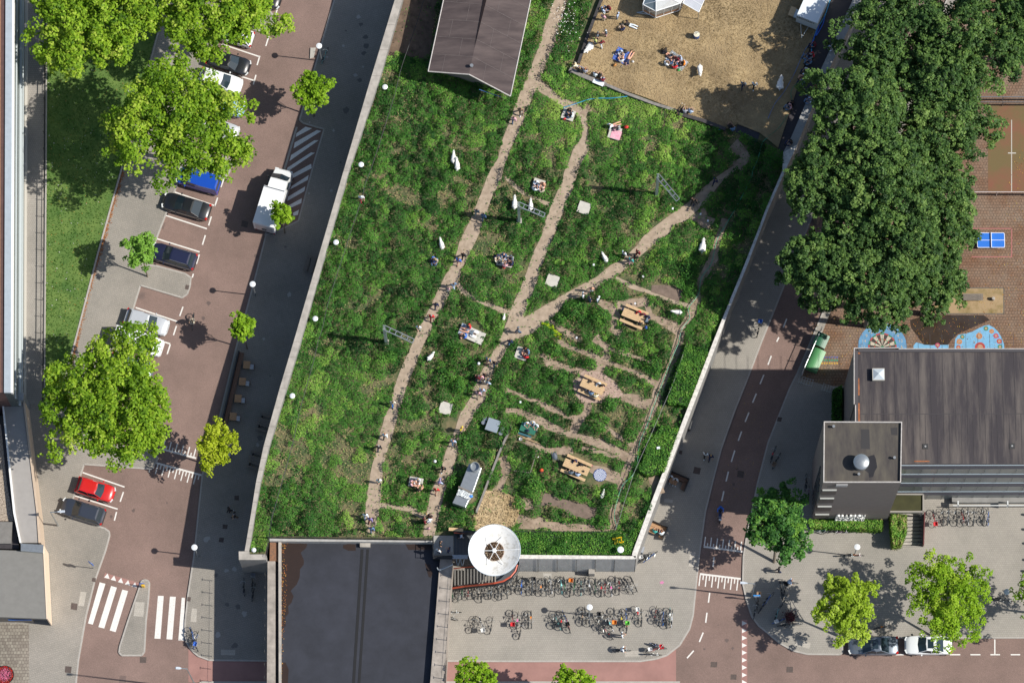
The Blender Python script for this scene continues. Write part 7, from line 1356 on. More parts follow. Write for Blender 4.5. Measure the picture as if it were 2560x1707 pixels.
# ================================================================== PEOPLE
BONES = {}
def J(pose):
    j = {}
    if pose in ('stand', 'walk'):
        j = dict(pel=(0, 0, .93), wst=(0, 0, 1.06), cst=(0, .0, 1.28), nk=(0, .0, 1.46), hd=(0, .02, 1.58), tp=(0, .01, 1.69))
        for s, n in ((-1, 'L'), (1, 'R')):
            k = s if pose == 'walk' else 0
            j.update({'sh' + n: (.18 * s, 0, 1.40), 'el' + n: (.25 * s, -.05 - .14 * k, 1.14), 'wr' + n: (.24 * s, .10 - .16 * k, .94), 'hp' + n: (.09 * s, 0, .89), 'kn' + n: (.10 * s, .04 + .18 * k, .50), 'an' + n: (.10 * s, -.01 + .26 * k - (.0), .09 + (.04 if k < 0 else 0)), 'to' + n: (.12 * s, .15 + .26 * k, .04)})
    elif pose == 'phone':
        j = J('stand'); 
        for s, n in ((-1, 'L'), (1, 'R')): j.update({'el' + n: (.24 * s, .02, 1.16), 'wr' + n: (.08 * s, .26, 1.22)})
    elif pose == 'ground':
        j = dict(pel=(0, 0, .12), wst=(0, -.03, .25), cst=(0, -.02, .48), nk=(0, .04, .66), hd=(0, .08, .78), tp=(0, .08, .89))
        for s, n in ((-1, 'L'), (1, 'R')): j.update({'sh' + n: (.18 * s, .01, .60), 'el' + n: (.26 * s, .12, .38), 'wr' + n: (.14 * s, .32, .36), 'hp' + n: (.09 * s, .02, .12), 'kn' + n: (.26 * s, .42, .30), 'an' + n: (.07 * s, .58 + .05 * s, .09), 'to' + n: (.04 * s, .74, .06)})
    elif pose == 'lounge':
        j = dict(pel=(0, 0, .12), wst=(0, -.08, .24), cst=(0, -.22, .42), nk=(0, -.30, .57), hd=(0, -.31, .70), tp=(0, -.30, .81))
        for s, n in ((-1, 'L'), (1, 'R')): j.update({'sh' + n: (.18 * s, -.27, .52), 'el' + n: (.27 * s, -.46, .28), 'wr' + n: (.26 * s, -.50, .06), 'hp' + n: (.09 * s, .02, .12), 'kn' + n: (.12 * s, .45, .20), 'an' + n: (.12 * s, .86, .08), 'to' + n: (.14 * s, .93, .18)})
    elif pose == 'bench':
        j = dict(pel=(0, 0, .55), wst=(0, .0, .68), cst=(0, .05, .90), nk=(0, .12, 1.07), hd=(0, .17, 1.18), tp=(0, .17, 1.29))
        for s, n in ((-1, 'L'), (1, 'R')): j.update({'sh' + n: (.18 * s, .08, 1.01), 'el' + n: (.25 * s, .18, .80), 'wr' + n: (.13 * s, .40, .80), 'hp' + n: (.09 * s, .02, .54), 'kn' + n: (.12 * s, .44, .52), 'an' + n: (.12 * s, .46, .10), 'to' + n: (.13 * s, .62, .05)})
    elif pose == 'lie':
        j = dict(pel=(0, 0, .12), wst=(0, -.14, .13), cst=(0, -.34, .14), nk=(0, -.52, .15), hd=(0, -.64, .16), tp=(0, -.76, .17))
        for s, n in ((-1, 'L'), (1, 'R')): j.update({'sh' + n: (.18 * s, -.47, .14), 'el' + n: (.34 * s, -.58, .10), 'wr' + n: (.14 * s, -.70, .08), 'hp' + n: (.09 * s, .03, .12), 'kn' + n: (.13 * s, .42, .22 if s > 0 else .12), 'an' + n: (.12 * s, .82, .08), 'to' + n: (.16 * s, .86, .20)})
    elif pose == 'cycle':
        j = dict(pel=(0, -.16, .98), wst=(0, -.10, 1.10), cst=(0, .04, 1.28), nk=(0, .14, 1.43), hd=(0, .20, 1.55), tp=(0, .20, 1.66))
        for s, n in ((-1, 'L'), (1, 'R')): j.update({'sh' + n: (.18 * s, .09, 1.38), 'el' + n: (.28 * s, .14, 1.18), 'wr' + n: (.27 * s, .26, 1.08), 'hp' + n: (.09 * s, -.15, .93), 'kn' + n: (.11 * s, .20, .66 + .1 * s), 'an' + n: (.11 * s, -.02 - .06 * s, .28 + .12 * s), 'to' + n: (.12 * s, .13 - .06 * s, .24 + .12 * s)})
    return j
RAD = dict(pel=.135, wst=.115, cst=.135, nk=.058, hd=.092, tp=.062, sh=.066, el=.042, wr=.028, hp=.092, kn=.062, an=.042, to=.036)
def body_mesh(pose):
    j = J(pose); names = ['pel', 'wst', 'cst', 'nk', 'hd', 'tp'] + [a + s for s in 'LR' for a in ('sh', 'el', 'wr', 'hp', 'kn', 'an', 'to')]
    vs = [Vector(j[n]) for n in names]; rad = [RAD[n if n in RAD else n[:2]] for n in names]; ix = {n: i for i, n in enumerate(names)}
    es = [(ix['pel'], ix['wst']), (ix['wst'], ix['cst']), (ix['cst'], ix['nk']), (ix['nk'], ix['hd']), (ix['hd'], ix['tp'])]
    seg = [('torso', 'pel', 'wst'), ('torso', 'wst', 'cst'), ('torso', 'cst', 'nk'), ('head', 'nk', 'hd'), ('head', 'hd', 'tp')]
    fwd = (vs[ix['tp']] - vs[ix['hd']]); fd = Vector((0, 1, 0)) if pose != 'lie' else Vector((0, 0, 1))
    k = len(vs); vs.append(vs[ix['hd']] + fd * .105 + Vector((0, 0, -.01) if pose != 'lie' else (0, .01, 0))); rad.append(.018); es.append((ix['hd'], k))
    for s in 'LR':
        es += [(ix['cst'], ix['sh' + s]), (ix['sh' + s], ix['el' + s]), (ix['el' + s], ix['wr' + s]), (ix['pel'], ix['hp' + s]), (ix['hp' + s], ix['kn' + s]), (ix['kn' + s], ix['an' + s]), (ix['an' + s], ix['to' + s])]
        seg += [('torso', 'cst', 'sh' + s), ('upper', 'sh' + s, 'el' + s), ('fore', 'el' + s, 'wr' + s), ('thigh', 'hp' + s, 'kn' + s), ('calf', 'kn' + s, 'an' + s), ('foot', 'an' + s, 'to' + s)]
        e, wv = vs[ix['el' + s]], vs[ix['wr' + s]]; d = (wv - e).normalized(); sd = 1 if s == 'R' else -1; ac = d.cross(Vector((0, 0, 1))); ac = ac.normalized() if ac.length > .2 else Vector((1, 0, 0)); dn = d.cross(ac).normalized()
        pm = len(vs); vs.append(wv + d * .07); rad.append(.030); es.append((ix['wr' + s], pm))
        for q in range(4): a = wv + d * .10 + ac * (-.03 + .02 * q); b = a + d * (.035 + .006 * (q in (1, 2))) + dn * .012; c = b + d * .02 + dn * .028; i0 = len(vs); vs += [a, b, c]; rad += [.009, .008, .007]; es += [(pm, i0), (i0, i0 + 1), (i0 + 1, i0 + 2)]
        i0 = len(vs); vs += [wv + d * .05 - ac * .04 * sd, wv + d * .08 - ac * .055 * sd + dn * .02]; rad += [.010, .008]; es += [(pm, i0), (i0, i0 + 1)]
    me = bpy.data.meshes.new('tmp'); me.from_pydata(vs, es, []); o = bpy.data.objects.new('tmp', me); COL.objects.link(o)
    sk = o.modifiers.new('s', 'SKIN'); 
    if not me.skin_vertices: raise RuntimeError('no skin layer')
    sv = me.skin_vertices[0].data
    for i, r in enumerate(rad): sv[i].radius = (r, r)
    for n, (a, b) in dict(pel=(.16, .11), wst=(.135, .095), cst=(.165, .11)).items(): sv[ix[n]].radius = (b, a) if False else (a * .9, b * 1.1)
    for i in range(len(vs)): sv[i].use_root = (i == 0)
    ss = o.modifiers.new('d', 'SUBSURF'); ss.levels = 1; ss.render_levels = 1
    dg = bpy.context.evaluated_depsgraph_get(); out = bpy.data.meshes.new_from_object(o.evaluated_get(dg)); bpy.data.objects.remove(o)
    V = np.empty(len(out.vertices) * 3); out.vertices.foreach_get('co', V); V = V.reshape(-1, 3); NV = np.empty(len(out.vertices) * 3); out.vertices.foreach_get('normal', NV); NV = NV.reshape(-1, 3)
    F = [tuple(p.vertices) for p in out.polygons]; FC = np.array([V[list(f)].mean(0) for f in F])
    best = np.full(len(F), 9.); lab = np.array(['torso'] * len(F), dtype=object)
    for (nm, a, b) in seg:
        A, B = np.array(vs[ix[a]]), np.array(vs[ix[b]]); t = np.clip(((FC - A) @ (B - A)) / ((B - A) @ (B - A)), 0, 1); dd = np.linalg.norm(FC - (A + t[:, None] * (B - A)), axis=1) - .02 * (nm == 'torso'); m_ = dd < best; best[m_] = dd[m_]; lab[m_] = nm
    hd, tp = np.array(vs[ix['hd']]), np.array(vs[ix['tp']]); up = (tp - hd) / np.linalg.norm(tp - hd); fda = np.array(fd)
    dh = FC - hd; hair = (lab == 'head') & (((dh @ up) > .035) | (((dh @ fda) < -.005) & ((dh @ up) > -.07)))
    hipz = vs[ix['pel']]
    wdist = np.linalg.norm(FC - np.array(vs[ix['pel']]), axis=1); pelm = (lab == 'torso') & (wdist < .145)
    # eyes and mouth
    ey = MB()
    lat = np.cross(fda, up); 
    for sx in (-1, 1): p = hd + fda * .082 + up * .02 + lat * .034 * sx; ey.ell(tuple(p), (.011, .011, .011), 6, 4)
    p = hd + fda * .083 - up * .045; ey.box(tuple(p), (.035, .012, .01))
    out.materials.clear(); out.materials.append(None); out.materials.append(None)
    base = bpy.data.meshes.new('person_body'); base.from_pydata([tuple(v) for v in V] + ey.v, [], F + [tuple(i + len(V) for i in f) for f in ey.f]); base.materials.append(flat('skin', (.50, .30, .21))); base.materials.append(flat('face_dark', (.03, .015, .012)))
    mi = np.zeros(len(base.polygons), np.int32); mi[len(F):] = 1; base.polygons.foreach_set('material_index', mi); base.polygons.foreach_set('use_smooth', [True] * len(base.polygons))
    def sub(name, mask, push):
        idx = np.where(mask)[0]; used = sorted({v for i in idx for v in F[i]}); mp = {v: k for k, v in enumerate(used)}; W_ = V[used] + NV[used] * push
        m_ = bpy.data.meshes.new(name); m_.from_pydata([tuple(x) for x in W_], [], [tuple(mp[v] for v in F[i]) for i in idx]); m_.polygons.foreach_set('use_smooth', [True] * len(idx)); m_.materials.append(M_sad); return m_
    return dict(body=base, shirt=sub('shirt', (lab == 'torso') & ~pelm | (lab == 'upper'), .016), jacket=sub('jacket', (lab == 'torso') & ~pelm | (lab == 'upper') | (lab == 'fore'), .018),
                trousers=sub('trousers', pelm | (lab == 'thigh') | (lab == 'calf'), .014), shorts=sub('shorts', pelm | (lab == 'thigh'), .018), shoes=sub('shoes', lab == 'foot', .012), hair=sub('hair', hair, .02))
PM = {}
PC = dict(CW, navy=(.012, .02, .07), denim=(.06, .12, .24), jeans=(.12, .22, .36), light=(.45, .55, .72), maroon=(.18, .012, .025), purple=(.25, .2, .45), beige=(.5, .42, .32), blond=(.45, .30, .12), darkhair=(.02, .014, .010), brownhair=(.07, .035, .018), auburn=(.22, .08, .03), ginger=(.4, .16, .05), rose=(.7, .4, .45), cream=(.7, .65, .5), lime=(.55, .6, .2), greyhair=(.35, .34, .33), peach=(.7, .38, .26), tealc=(.05, .4, .36), slate=(.12, .16, .2), striped=(.35, .35, .4))
def pm_(k): return flat('cloth_' + k, PC[k], .8)
def person(u, v, pose, hd, top, bot, hair, lab, z=G, s=1.0, group='people', jacket=False, shorts=False):
    if pose not in PM: PM[pose] = body_mesh(pose)
    d = PM[pose]; c = P(u, v, z + (.0 if pose in ('stand', 'walk', 'phone') else .3)); o = bpy.data.objects.new('person', d['body']); COL.objects.link(o); o.location = (c.x, c.y, z); o.rotation_euler = (0, 0, R(hd - 90)); o.scale = (s, s, s)
    tag(o, lab, 'person', group)
    for nm, mk_, m_ in (('jacket' if jacket else 'shirt',) * 2 + (top,), ('shorts' if shorts else 'trousers',) * 2 + (bot,), ('shoes', 'shoes', 'black' if bot != 'black' else 'white'), ('hair', 'hair', hair)):
        k = bpy.data.objects.new(nm, d[mk_]); COL.objects.link(k); k.parent = o; setmat(k, pm_(m_))
    return o
H1, H2, H3, H4 = 'darkhair', 'brownhair', 'blond', 'auburn'
gl = 'visitors on the dry lawn'; DL = G + .16; WL = G + .45
def pt(c, r, x, y, pose, hd, top, bot, hair, lab, **k): return person(*T(c, r, x, y), pose, hd, top, bot, hair, lab, **k)
for a in ((2, 0, 832, 95, 'ground', 30, 'light', 'jeans', H1, 'person in light blue shirt sitting at the top left of the dry lawn'), (2, 0, 895, 75, 'ground', -140, 'maroon', 'black', H1, 'person in dark maroon crouching near the wall at the top of the lawn'), (2, 0, 838, 188, 'stand', 60, 'rose', 'cream', H2, 'person in pink shirt and cream trousers standing by the dark beams'),
          (2, 0, 970, 172, 'stand', 160, 'light', 'jeans', H1, 'person in light blue standing alone near the greenhouse drawbar'), (2, 0, 1018, 275, 'ground', 110, 'navy', 'beige', H2, 'person in navy shirt sitting on the grass below the greenhouse'), (2, 0, 1078, 225, 'lounge', -20, 'black', 'white', H2, 'person in black top and white trousers lounging below the greenhouse'),
          (2, 0, 785, 352, 'stand', -10, 'slate', 'navy', H1, 'person in slate shirt standing, upper left of four by the beams'), (2, 0, 862, 328, 'phone', -160, 'slate', 'rose', 'white', 'person with white cap standing, upper right of four by the beams'), (2, 0, 762, 402, 'stand', 40, 'lime', 'denim', H2, 'person in pale yellow shirt standing by the dark beams'), (2, 0, 822, 425, 'walk', 120, 'maroon', 'white', H1, 'person in maroon top with small backpack standing by the dark beams'),
          (2, 0, 990, 480, 'ground', -60, 'light', 'beige', H1, 'person in pale shirt on the top left of the blue blanket'), (2, 0, 1075, 530, 'lie', 60, 'navy', 'peach', H1, 'person in navy lying on the right of the blue blanket'), (2, 0, 1005, 565, 'ground', 100, 'pale', 'peach', H1, 'person in pale top on the lower left of the blue blanket'),
          (2, 0, 1420, 485, 'lounge', -50, 'black', 'peach', H1, 'person in black top at the upper left of the checked blanket'), (2, 0, 1470, 510, 'ground', -70, 'slate', 'peach', H2, 'person in grey striped top at the top of the checked blanket'), (2, 0, 1412, 590, 'ground', 40, 'white', 'denim', H2, 'person in white shirt at the left of the checked blanket'), (2, 0, 1515, 540, 'ground', -120, 'maroon', 'denim', H1, 'person in maroon top in the middle of the checked blanket'), (2, 0, 1550, 535, 'ground', 200, 'light', 'rose', H2, 'person in pale blue shirt at the upper right of the checked blanket'), (2, 0, 1495, 622, 'ground', 95, 'red', 'denim', H1, 'person in bright red shirt at the bottom of the checked blanket'), (2, 0, 1582, 585, 'ground', 180, 'orange', 'black', H1, 'person in bright orange top at the right of the checked blanket'),
          (2, 0, 2122, 802, 'walk', -95, 'slate', 'navy', H1, 'person in grey carrying a bag, left of two walking on the shaded lawn'), (2, 0, 2224, 804, 'walk', -90, 'pale', 'black', H3, 'person in pale shirt and short skirt, right of two walking on the shaded lawn')): pt(*a, z=DL, group=gl)
gw = 'people seated on the low walls of the lawn'
for a in ((2, 0, 600, 610, 'lounge', -25, 'cream', 'jeans', H3, 'person in pale jeans stretching out on the lawn corner wall'), (2, 0, 618, 665, 'bench', 70, 'black', 'black', H3, 'person with fair hair and black top, left of two on the lawn wall'), (2, 0, 665, 672, 'bench', 60, 'striped', 'navy', 'ginger', 'person with ginger hair in grey top beside the black top on the wall'), (2, 0, 760, 705, 'bench', 60, 'white', 'beige', H2, 'person in white shirt sitting on the white cloth'), (2, 0, 800, 715, 'bench', 70, 'black', 'black', H1, 'person in dark clothes behind the white cloth on the wall'), (2, 0, 832, 755, 'bench', 90, 'maroon', 'light', H1, 'person in crimson shirt on the right end of the white cloth'),
          (2, 0, 1530, 1025, 'lounge', 60, 'black', 'black', H2, 'person in black lounging on the shaded wall, left of three'), (2, 0, 1585, 1040, 'bench', 80, 'striped', 'navy', H3, 'person in grey top, middle of three on the shaded wall'), (2, 0, 1632, 1040, 'bench', 50, 'light', 'slate', H2, 'person in light top, right of three on the shaded wall'), (2, 0, 2000, 1180, 'bench', 90, 'black', 'black', H2, 'person in black sitting on the dark wall near its landing end'), (2, 0, 2030, 1205, 'bench', 110, 'jeans', 'navy', H1, 'person in denim blue sitting next to the dark landing')): pt(*a, z=G, group=gw)
ge = 'people seated along the north-east edge'
for a in ((3, 0, 430, 410, 'ground', 200, 'maroon', 'navy', H1, 'person in dark red in the shade nearest the white trailer'), (3, 0, 415, 505, 'ground', 200, 'red', 'white', H1, 'person in red and white sitting on the edge of the dark strip'), (3, 0, 372, 515, 'ground', 190, 'navy', 'jeans', H2, 'person in navy beside the red and white sitter'), (3, 0, 392, 562, 'ground', 200, 'jeans', 'jeans', H4, 'person in denim with auburn hair on the dark strip'), (3, 0, 358, 648, 'ground', 200, 'pale', 'navy', H3, 'person with white hat sitting below the denim sitter'), (3, 0, 338, 702, 'ground', 200, 'white', 'peach', H2, 'person in white shirt sitting on the dark strip edge'), (3, 0, 320, 755, 'ground', 200, 'jeans', 'navy', 'ginger', 'person with reddish hair lowest in the upper seated group'), (3, 0, 230, 950, 'ground', 200, 'black', 'black', H2, 'person in black above the pair near the lower dark strip'), (3, 0, 208, 980, 'ground', 190, 'rose', 'jeans', H4, 'person in pink top sitting on the lower dark strip edge')): pt(*a, z=G + .1, group=ge)
for a in ((3, 0, 640, 385, 'ground', 215, 'navy', 'denim', H1, 'person in navy leaning back on the wide grey coping'), (3, 0, 605, 435, 'ground', 195, 'lime', 'light', H2, 'person in yellow-green top sitting on the wide grey coping'), (3, 0, 440, 805, 'ground', 210, 'maroon', 'black', H2, 'person in maroon, upper of three on the lower grey coping'), (3, 0, 412, 862, 'ground', 200, 'jeans', 'denim', H4, 'person in denim, middle of three on the lower grey coping'), (3, 0, 392, 920, 'ground', 195, 'light', 'jeans', H4, 'person with auburn hair, lowest of three on the lower grey coping'), (3, 0, 215, 1305, 'ground', 200, 'black', 'navy', H1, 'person in black at the lower end of the wide grey coping')): pt(*a, z=WT, group=ge)
gp = 'walkers on the garden paths'
for a in ((2, 0, 80, 1040, 'walk', -80, 'brown', 'black', H1, 'person in brown top walking on the west path near the pavilion'), (2, 0, 18, 1122, 'walk', 80, 'rose', 'denim', H2, 'person in pink white top walking below the pavilion'), (1, 1, 2030, 400, 'walk', 80, 'slate', 'grey', H2, 'person in slate grey walking on the west path, left of two'), (1, 1, 2090, 440, 'walk', 85, 'denim', 'denim', H1, 'person in denim walking on the west path, right of two'),
          (1, 1, 1863, 850, 'walk', -100, 'blue', 'peach', H2, 'person in bright blue shirt on the west path where it bends'), (1, 1, 1908, 800, 'walk', 80, 'black', 'black', H2, 'person in black beside the blue shirt on the west path'), (1, 1, 1818, 1072, 'walk', -60, 'jeans', 'light', H2, 'person in light denim walking with a child'), (1, 1, 1655, 1255, 'walk', 95, 'navy', 'navy', H1, 'person in navy patterned clothes alone on the west path'), (1, 1, 1615, 1362, 'walk', -90, 'red', 'maroon', 'greyhair', 'person in red shirt on the west path above the mast'),
          (1, 1, 1497, 1462, 'phone', -100, 'white', 'tealc', H2, 'person in white shirt reading at the end of the mast arm'), (1, 2, 1262, 585, 'walk', -80, 'cream', 'blue', H1, 'person with bright blue backpack on the lower west path'), (1, 2, 1188, 882, 'walk', 80, 'white', 'black', 'ginger', 'person in white top on the lower west path'), (1, 2, 1132, 990, 'walk', 90, 'black', 'navy', 'greyhair', 'person with grey hair in black on the lower west path'), (1, 2, 1132, 1295, 'phone', -90, 'white', 'tealc', H1, 'person in white with teal trousers near the path bottom'),
          (1, 3, 1010, 48, 'walk', 90, 'white', 'light', H1, 'person in white in the group at the west path end'), (1, 3, 1052, 85, 'walk', 80, 'purple', 'maroon', H2, 'person in lilac check at the west path end'), (1, 3, 1066, 172, 'walk', 95, 'jeans', 'denim', H2, 'person in denim closest to the south fence gate'),
          (2, 1, 1865, 118, 'walk', -120, 'navy', 'navy', H1, 'person in navy walking alone high on the diagonal path'), (2, 1, 1660, 308, 'walk', 60, 'black', 'black', H2, 'person in black on the diagonal path, left of two'), (2, 1, 1686, 312, 'walk', 60, 'black', 'navy', H1, 'person in black on the diagonal path, right of two'), (2, 1, 1028, 785, 'walk', -120, 'white', 'black', H1, 'person in white with black backpack at the diagonal path edge'), (2, 1, 1155, 775, 'walk', -120, 'maroon', 'maroon', H1, 'person in maroon on the diagonal path'), (2, 1, 1092, 848, 'walk', -110, 'tealc', 'rose', H2, 'person in teal top on the diagonal path'), (2, 1, 1135, 815, 'walk', -110, 'black', 'black', H1, 'person in dark clothes behind the teal top'),
          (2, 1, 652, 1165, 'stand', 0, 'white', 'white', H1, 'person all in white standing in the group on the diagonal path'), (2, 1, 728, 1110, 'stand', -90, 'peach', 'white', H2, 'person in peach top facing the one in white'), (2, 1, 712, 1200, 'stand', 30, 'navy', 'denim', H1, 'person in navy, lower left of the four talking'), (2, 1, 790, 1200, 'stand', 150, 'white', 'jeans', H2, 'person in white top and jeans, right of the four talking'), (2, 1, 58, 1485, 'walk', 200, 'slate', 'denim', H2, 'person in dark grey at the fork of the middle paths')): pt(*a, group=gp)
def z3(u, v): return (1100 + u / 4.071, 780 + v / 4.071)
for a in ((715, 325, 'walk', 90, 'navy', 'jeans', H2, 'person with teal backpack walking below the fork'), (495, 515, 'walk', -110, 'denim', 'peach', H3, 'person with fair hair and denim top on the middle path'), (562, 545, 'walk', -95, 'black', 'denim', H1, 'person in black right of the fair haired walker'), (465, 668, 'walk', -90, 'black', 'black', H2, 'person in black dress by the narrow track junction'), (385, 695, 'walk', 80, 'maroon', 'navy', H1, 'person in maroon with backpack at the meadow edge'), (420, 690, 'walk', -90, 'rose', 'jeans', 'ginger', 'person in pink top beside the maroon backpack'), (490, 730, 'walk', 0, 'slate', 'light', H2, 'child in grey by the narrow track junction'), (393, 855, 'walk', -90, 'rose', 'beige', H2, 'person in faded pink, left of the pair below the junction'), (432, 822, 'walk', -90, 'light', 'light', H4, 'person in light blue stripes, right of the pair below the junction')): person(*z3(a[0], a[1]), *a[2:], group=gp)
pt(1, 1, 1770, 1100, 'walk', 80, 'rose', 'white', H1, 'small child in pale pink beside the light denim walker', s=.62, group=gp)
for a in ((1, 2, 1888, 822, 'phone', -30, 'yellow', 'cream', H4, 'person in yellow shirt on the lower middle path'), (1, 2, 1815, 940, 'walk', -90, 'light', 'jeans', 'peach', 'broad person in sky blue shirt on the lower middle path'), (1, 2, 1725, 1182, 'walk', -110, 'black', 'black', H2, 'person in black beside the small ball lamp'), (1, 2, 1692, 1300, 'walk', 0, 'purple', 'light', 'greyhair', 'person in pale lilac shirt with grey hair near the duct'), (1, 2, 1660, 1380, 'walk', -90, 'red', 'peach', H3, 'person in red top below the lilac shirt'),
          (1, 3, 1568, 45, 'stand', -60, 'beige', 'cream', H3, 'person with fair hair in the group at the middle path end'), (1, 3, 1600, 52, 'stand', -120, 'black', 'maroon', H1, 'person in black in the group at the middle path end'), (1, 3, 1550, 100, 'stand', 20, 'maroon', 'maroon', H1, 'person in maroon in the group at the middle path end'), (1, 3, 1595, 98, 'stand', 120, 'white', 'white', 'white', 'person all in white with white hat at the middle path end')): pt(*a, group=gp)
pt(1, 3, 1585, 160, 'stand', 90, 'rose', 'rose', H2, 'small child in pink at the end of the middle path', s=.65, group=gp)
gm = 'people resting in the meadow'
for a in ((1, 1, 972, 275, 'walk', -80, 'white', 'red', 'white', 'person in white hat and red shorts in the tall west meadow', 'walk'), (1, 1, 1622, 835, 'ground', 60, 'navy', 'blue', H1, 'person in navy sitting in the meadow above the path bend', 'g'), (1, 1, 1652, 818, 'ground', -120, 'beige', 'denim', H3, 'fair haired person sitting in the meadow beside the navy top', 'g')): pt(*a[:-1], group=gm)
for (x, y, pose, hd, t, b, h, lab) in ((520, 1010, 'ground', -60, 'black', 'black', H2, 'person in black on the white board by the light blue hose'), (555, 1062, 'ground', 170, 'white', 'denim', H2, 'person in white on the white board by the light blue hose'), (925, 1150, 'lounge', 20, 'white', 'peach', H4, 'person in white top lounging above the pink cloth'), (985, 1180, 'ground', 170, 'grey', 'rose', 'greyhair', 'person in grey top on the right edge of the pink cloth')): pt(2, 0, x, y, pose, hd, t, b, h, lab, z=G + .31, group=gm)
for (x, y, hd, t, b, h, lab) in ((218, 105, -80, 'white', 'light', H2, 'person in white at the top left of the crowded low board'), (285, 120, -110, 'peach', 'peach', H2, 'person with bare shoulders at the top right of the crowded low board'), (205, 175, 60, 'white', 'navy', H1, 'person in white shirt at the lower left of the crowded low board'), (278, 195, 110, 'beige', 'white', H2, 'person in beige at the lower right of the crowded low board')): pt(2, 1, x, y, 'ground', hd, t, b, h, lab, z=G + .31, group=gm)
def z2(u, v): return (1200 + u / 6.109, 620 + v / 6.109)
for (x, y, hd, t, b, h, lab) in ((250, 125, -70, 'navy', 'cream', H2, 'person in navy at the upper left of the round board'), (372, 105, -110, 'denim', 'jeans', 'peach', 'person in denim at the top of the round board'), (488, 150, -150, 'slate', 'slate', H2, 'person in slate top at the upper right of the round board'), (492, 245, 160, 'navy', 'maroon', H2, 'person in dark navy at the right of the round board'), (380, 275, 80, 'rose', 'navy', H4, 'person with auburn hair at the bottom of the round board'), (335, 222, 20, 'grey', 'light', H3, 'person with fair hair at the left of the round board')): person(*z2(x, y), 'ground', hd, t, b, h, lab, z=G + .31, group=gm)
for (x, y, pose, hd, t, b, h, lab) in ((1965, 1428, 'ground', 200, 'red', 'jeans', 'ginger', 'person in red on the upper corner of the striped blanket'), (1945, 1470, 'lie', 160, 'slate', 'peach', H1, 'person lying across the striped blanket'), (1925, 1520, 'ground', 170, 'blue', 'peach', 'greyhair', 'person in blue shirt on the lower corner of the striped blanket')): pt(1, 1, x, y, pose, hd, t, b, h, lab, z=G + .34, group=gm)
for (x, y, hd, t, b, h, lab) in ((875, 375, -110, 'black', 'peach', H4, 'person in black on the top of the small white board'), (900, 405, 200, 'jeans', 'jeans', H2, 'person in denim on the right of the small white board'), (872, 462, 70, 'red', 'black', H1, 'person in red shirt on the bottom of the small white board')): person(*z3(x, y), 'ground', hd, t, b, h, lab, z=G + .31, group=gm)
for (x, y, hd, t, b, h, lab) in ((1425, 1300, 0, 'rose', 'peach', H3, 'fair haired person on the left of the grey blanket'), (1490, 1262, -110, 'pale', 'pale', H3, 'person in pale top at the top of the grey blanket'), (1490, 1362, 60, 'black', 'peach', H2, 'person in black at the bottom right of the grey blanket')): pt(1, 2, x, y, 'ground', hd, t, b, h, lab, z=G + .32, group=gm)
gt = 'people seated at the picnic tables'
for (c, r, x, y, hd, t, b, h, lab) in ((2, 1, 1155, 1305, -70, 'red', 'denim', H2, 'person in red shirt on the upper seat of the shaded picnic table'), (2, 1, 1200, 1325, -80, 'maroon', 'denim', H2, 'person in maroon on the upper seat of the shaded picnic table'), (2, 1, 1248, 1345, -110, 'navy', 'navy', H1, 'person in navy at the upper end of the shaded picnic table'), (2, 1, 1170, 1420, 80, 'black', 'black', H4, 'person in black on the lower seat of the shaded picnic table'), (2, 1, 1240, 1385, 160, 'slate', 'navy', H1, 'person in slate at the end of the shaded picnic table'),
        (2, 2, 722, 370, -75, 'brown', 'beige', H1, 'dark haired person on the upper seat of the middle picnic table'), (2, 2, 785, 395, -60, 'pale', 'black', H1, 'person in pale top on the upper seat of the middle picnic table'), (2, 2, 825, 408, -80, 'black', 'peach', H2, 'person in black at the upper right of the middle picnic table'), (2, 2, 722, 490, 70, 'jeans', 'white', H2, 'person in light blue on the lower seat of the middle picnic table'), (2, 2, 770, 515, 90, 'cream', 'yellow', H3, 'fair haired person at the lower right of the middle picnic table'),
        (2, 2, 568, 1100, -60, 'navy', 'navy', H4, 'person in navy on the upper seat of the lowest picnic table'), (2, 2, 628, 1135, -90, 'black', 'beige', H1, 'dark haired person on the upper seat of the lowest picnic table'), (2, 2, 540, 1218, 80, 'slate', 'slate', H1, 'person in grey on the lower seat of the lowest picnic table'), (2, 2, 600, 1235, 75, 'light', 'denim', H2, 'person in light blue shirt on the lower seat of the lowest picnic table'),
        (2, 2, 130, 755, -70, 'white', 'white', 'ginger', 'person with reddish hair in white behind the green table'), (2, 2, 185, 745, -80, 'pale', 'jeans', H3, 'person in pale top in the middle behind the green table'), (2, 2, 222, 772, -100, 'white', 'slate', H1, 'person in white shirt at the right of the green table')): pt(c, r, x, y, 'bench', hd, t, b, h, lab, z=G, group=gt)
gs_ = 'people in the streets'
def z1_(u, v): return (1060 + u / 7.84, 1300 + v / 7.84)
person(*z1_(325, 500), 'stand', 0, 'black', 'black', H2, 'person in black on the grey entrance platform, upper left', z=6.05, group=gs_); person(*z1_(290, 640), 'stand', 60, 'pale', 'navy', H1, 'person in pale patterned top tying ribbons on the entrance platform', z=6.05, group=gs_); person(*z1_(495, 620), 'phone', 150, 'navy', 'navy', H2, 'person in navy on the right of the entrance platform', z=6.05, group=gs_); person(*z1_(735, 335), 'walk', 180, 'light', 'striped', 'brownhair', 'person in grey climbing the dark stairs beside the dish', z=4.9, group=gs_)
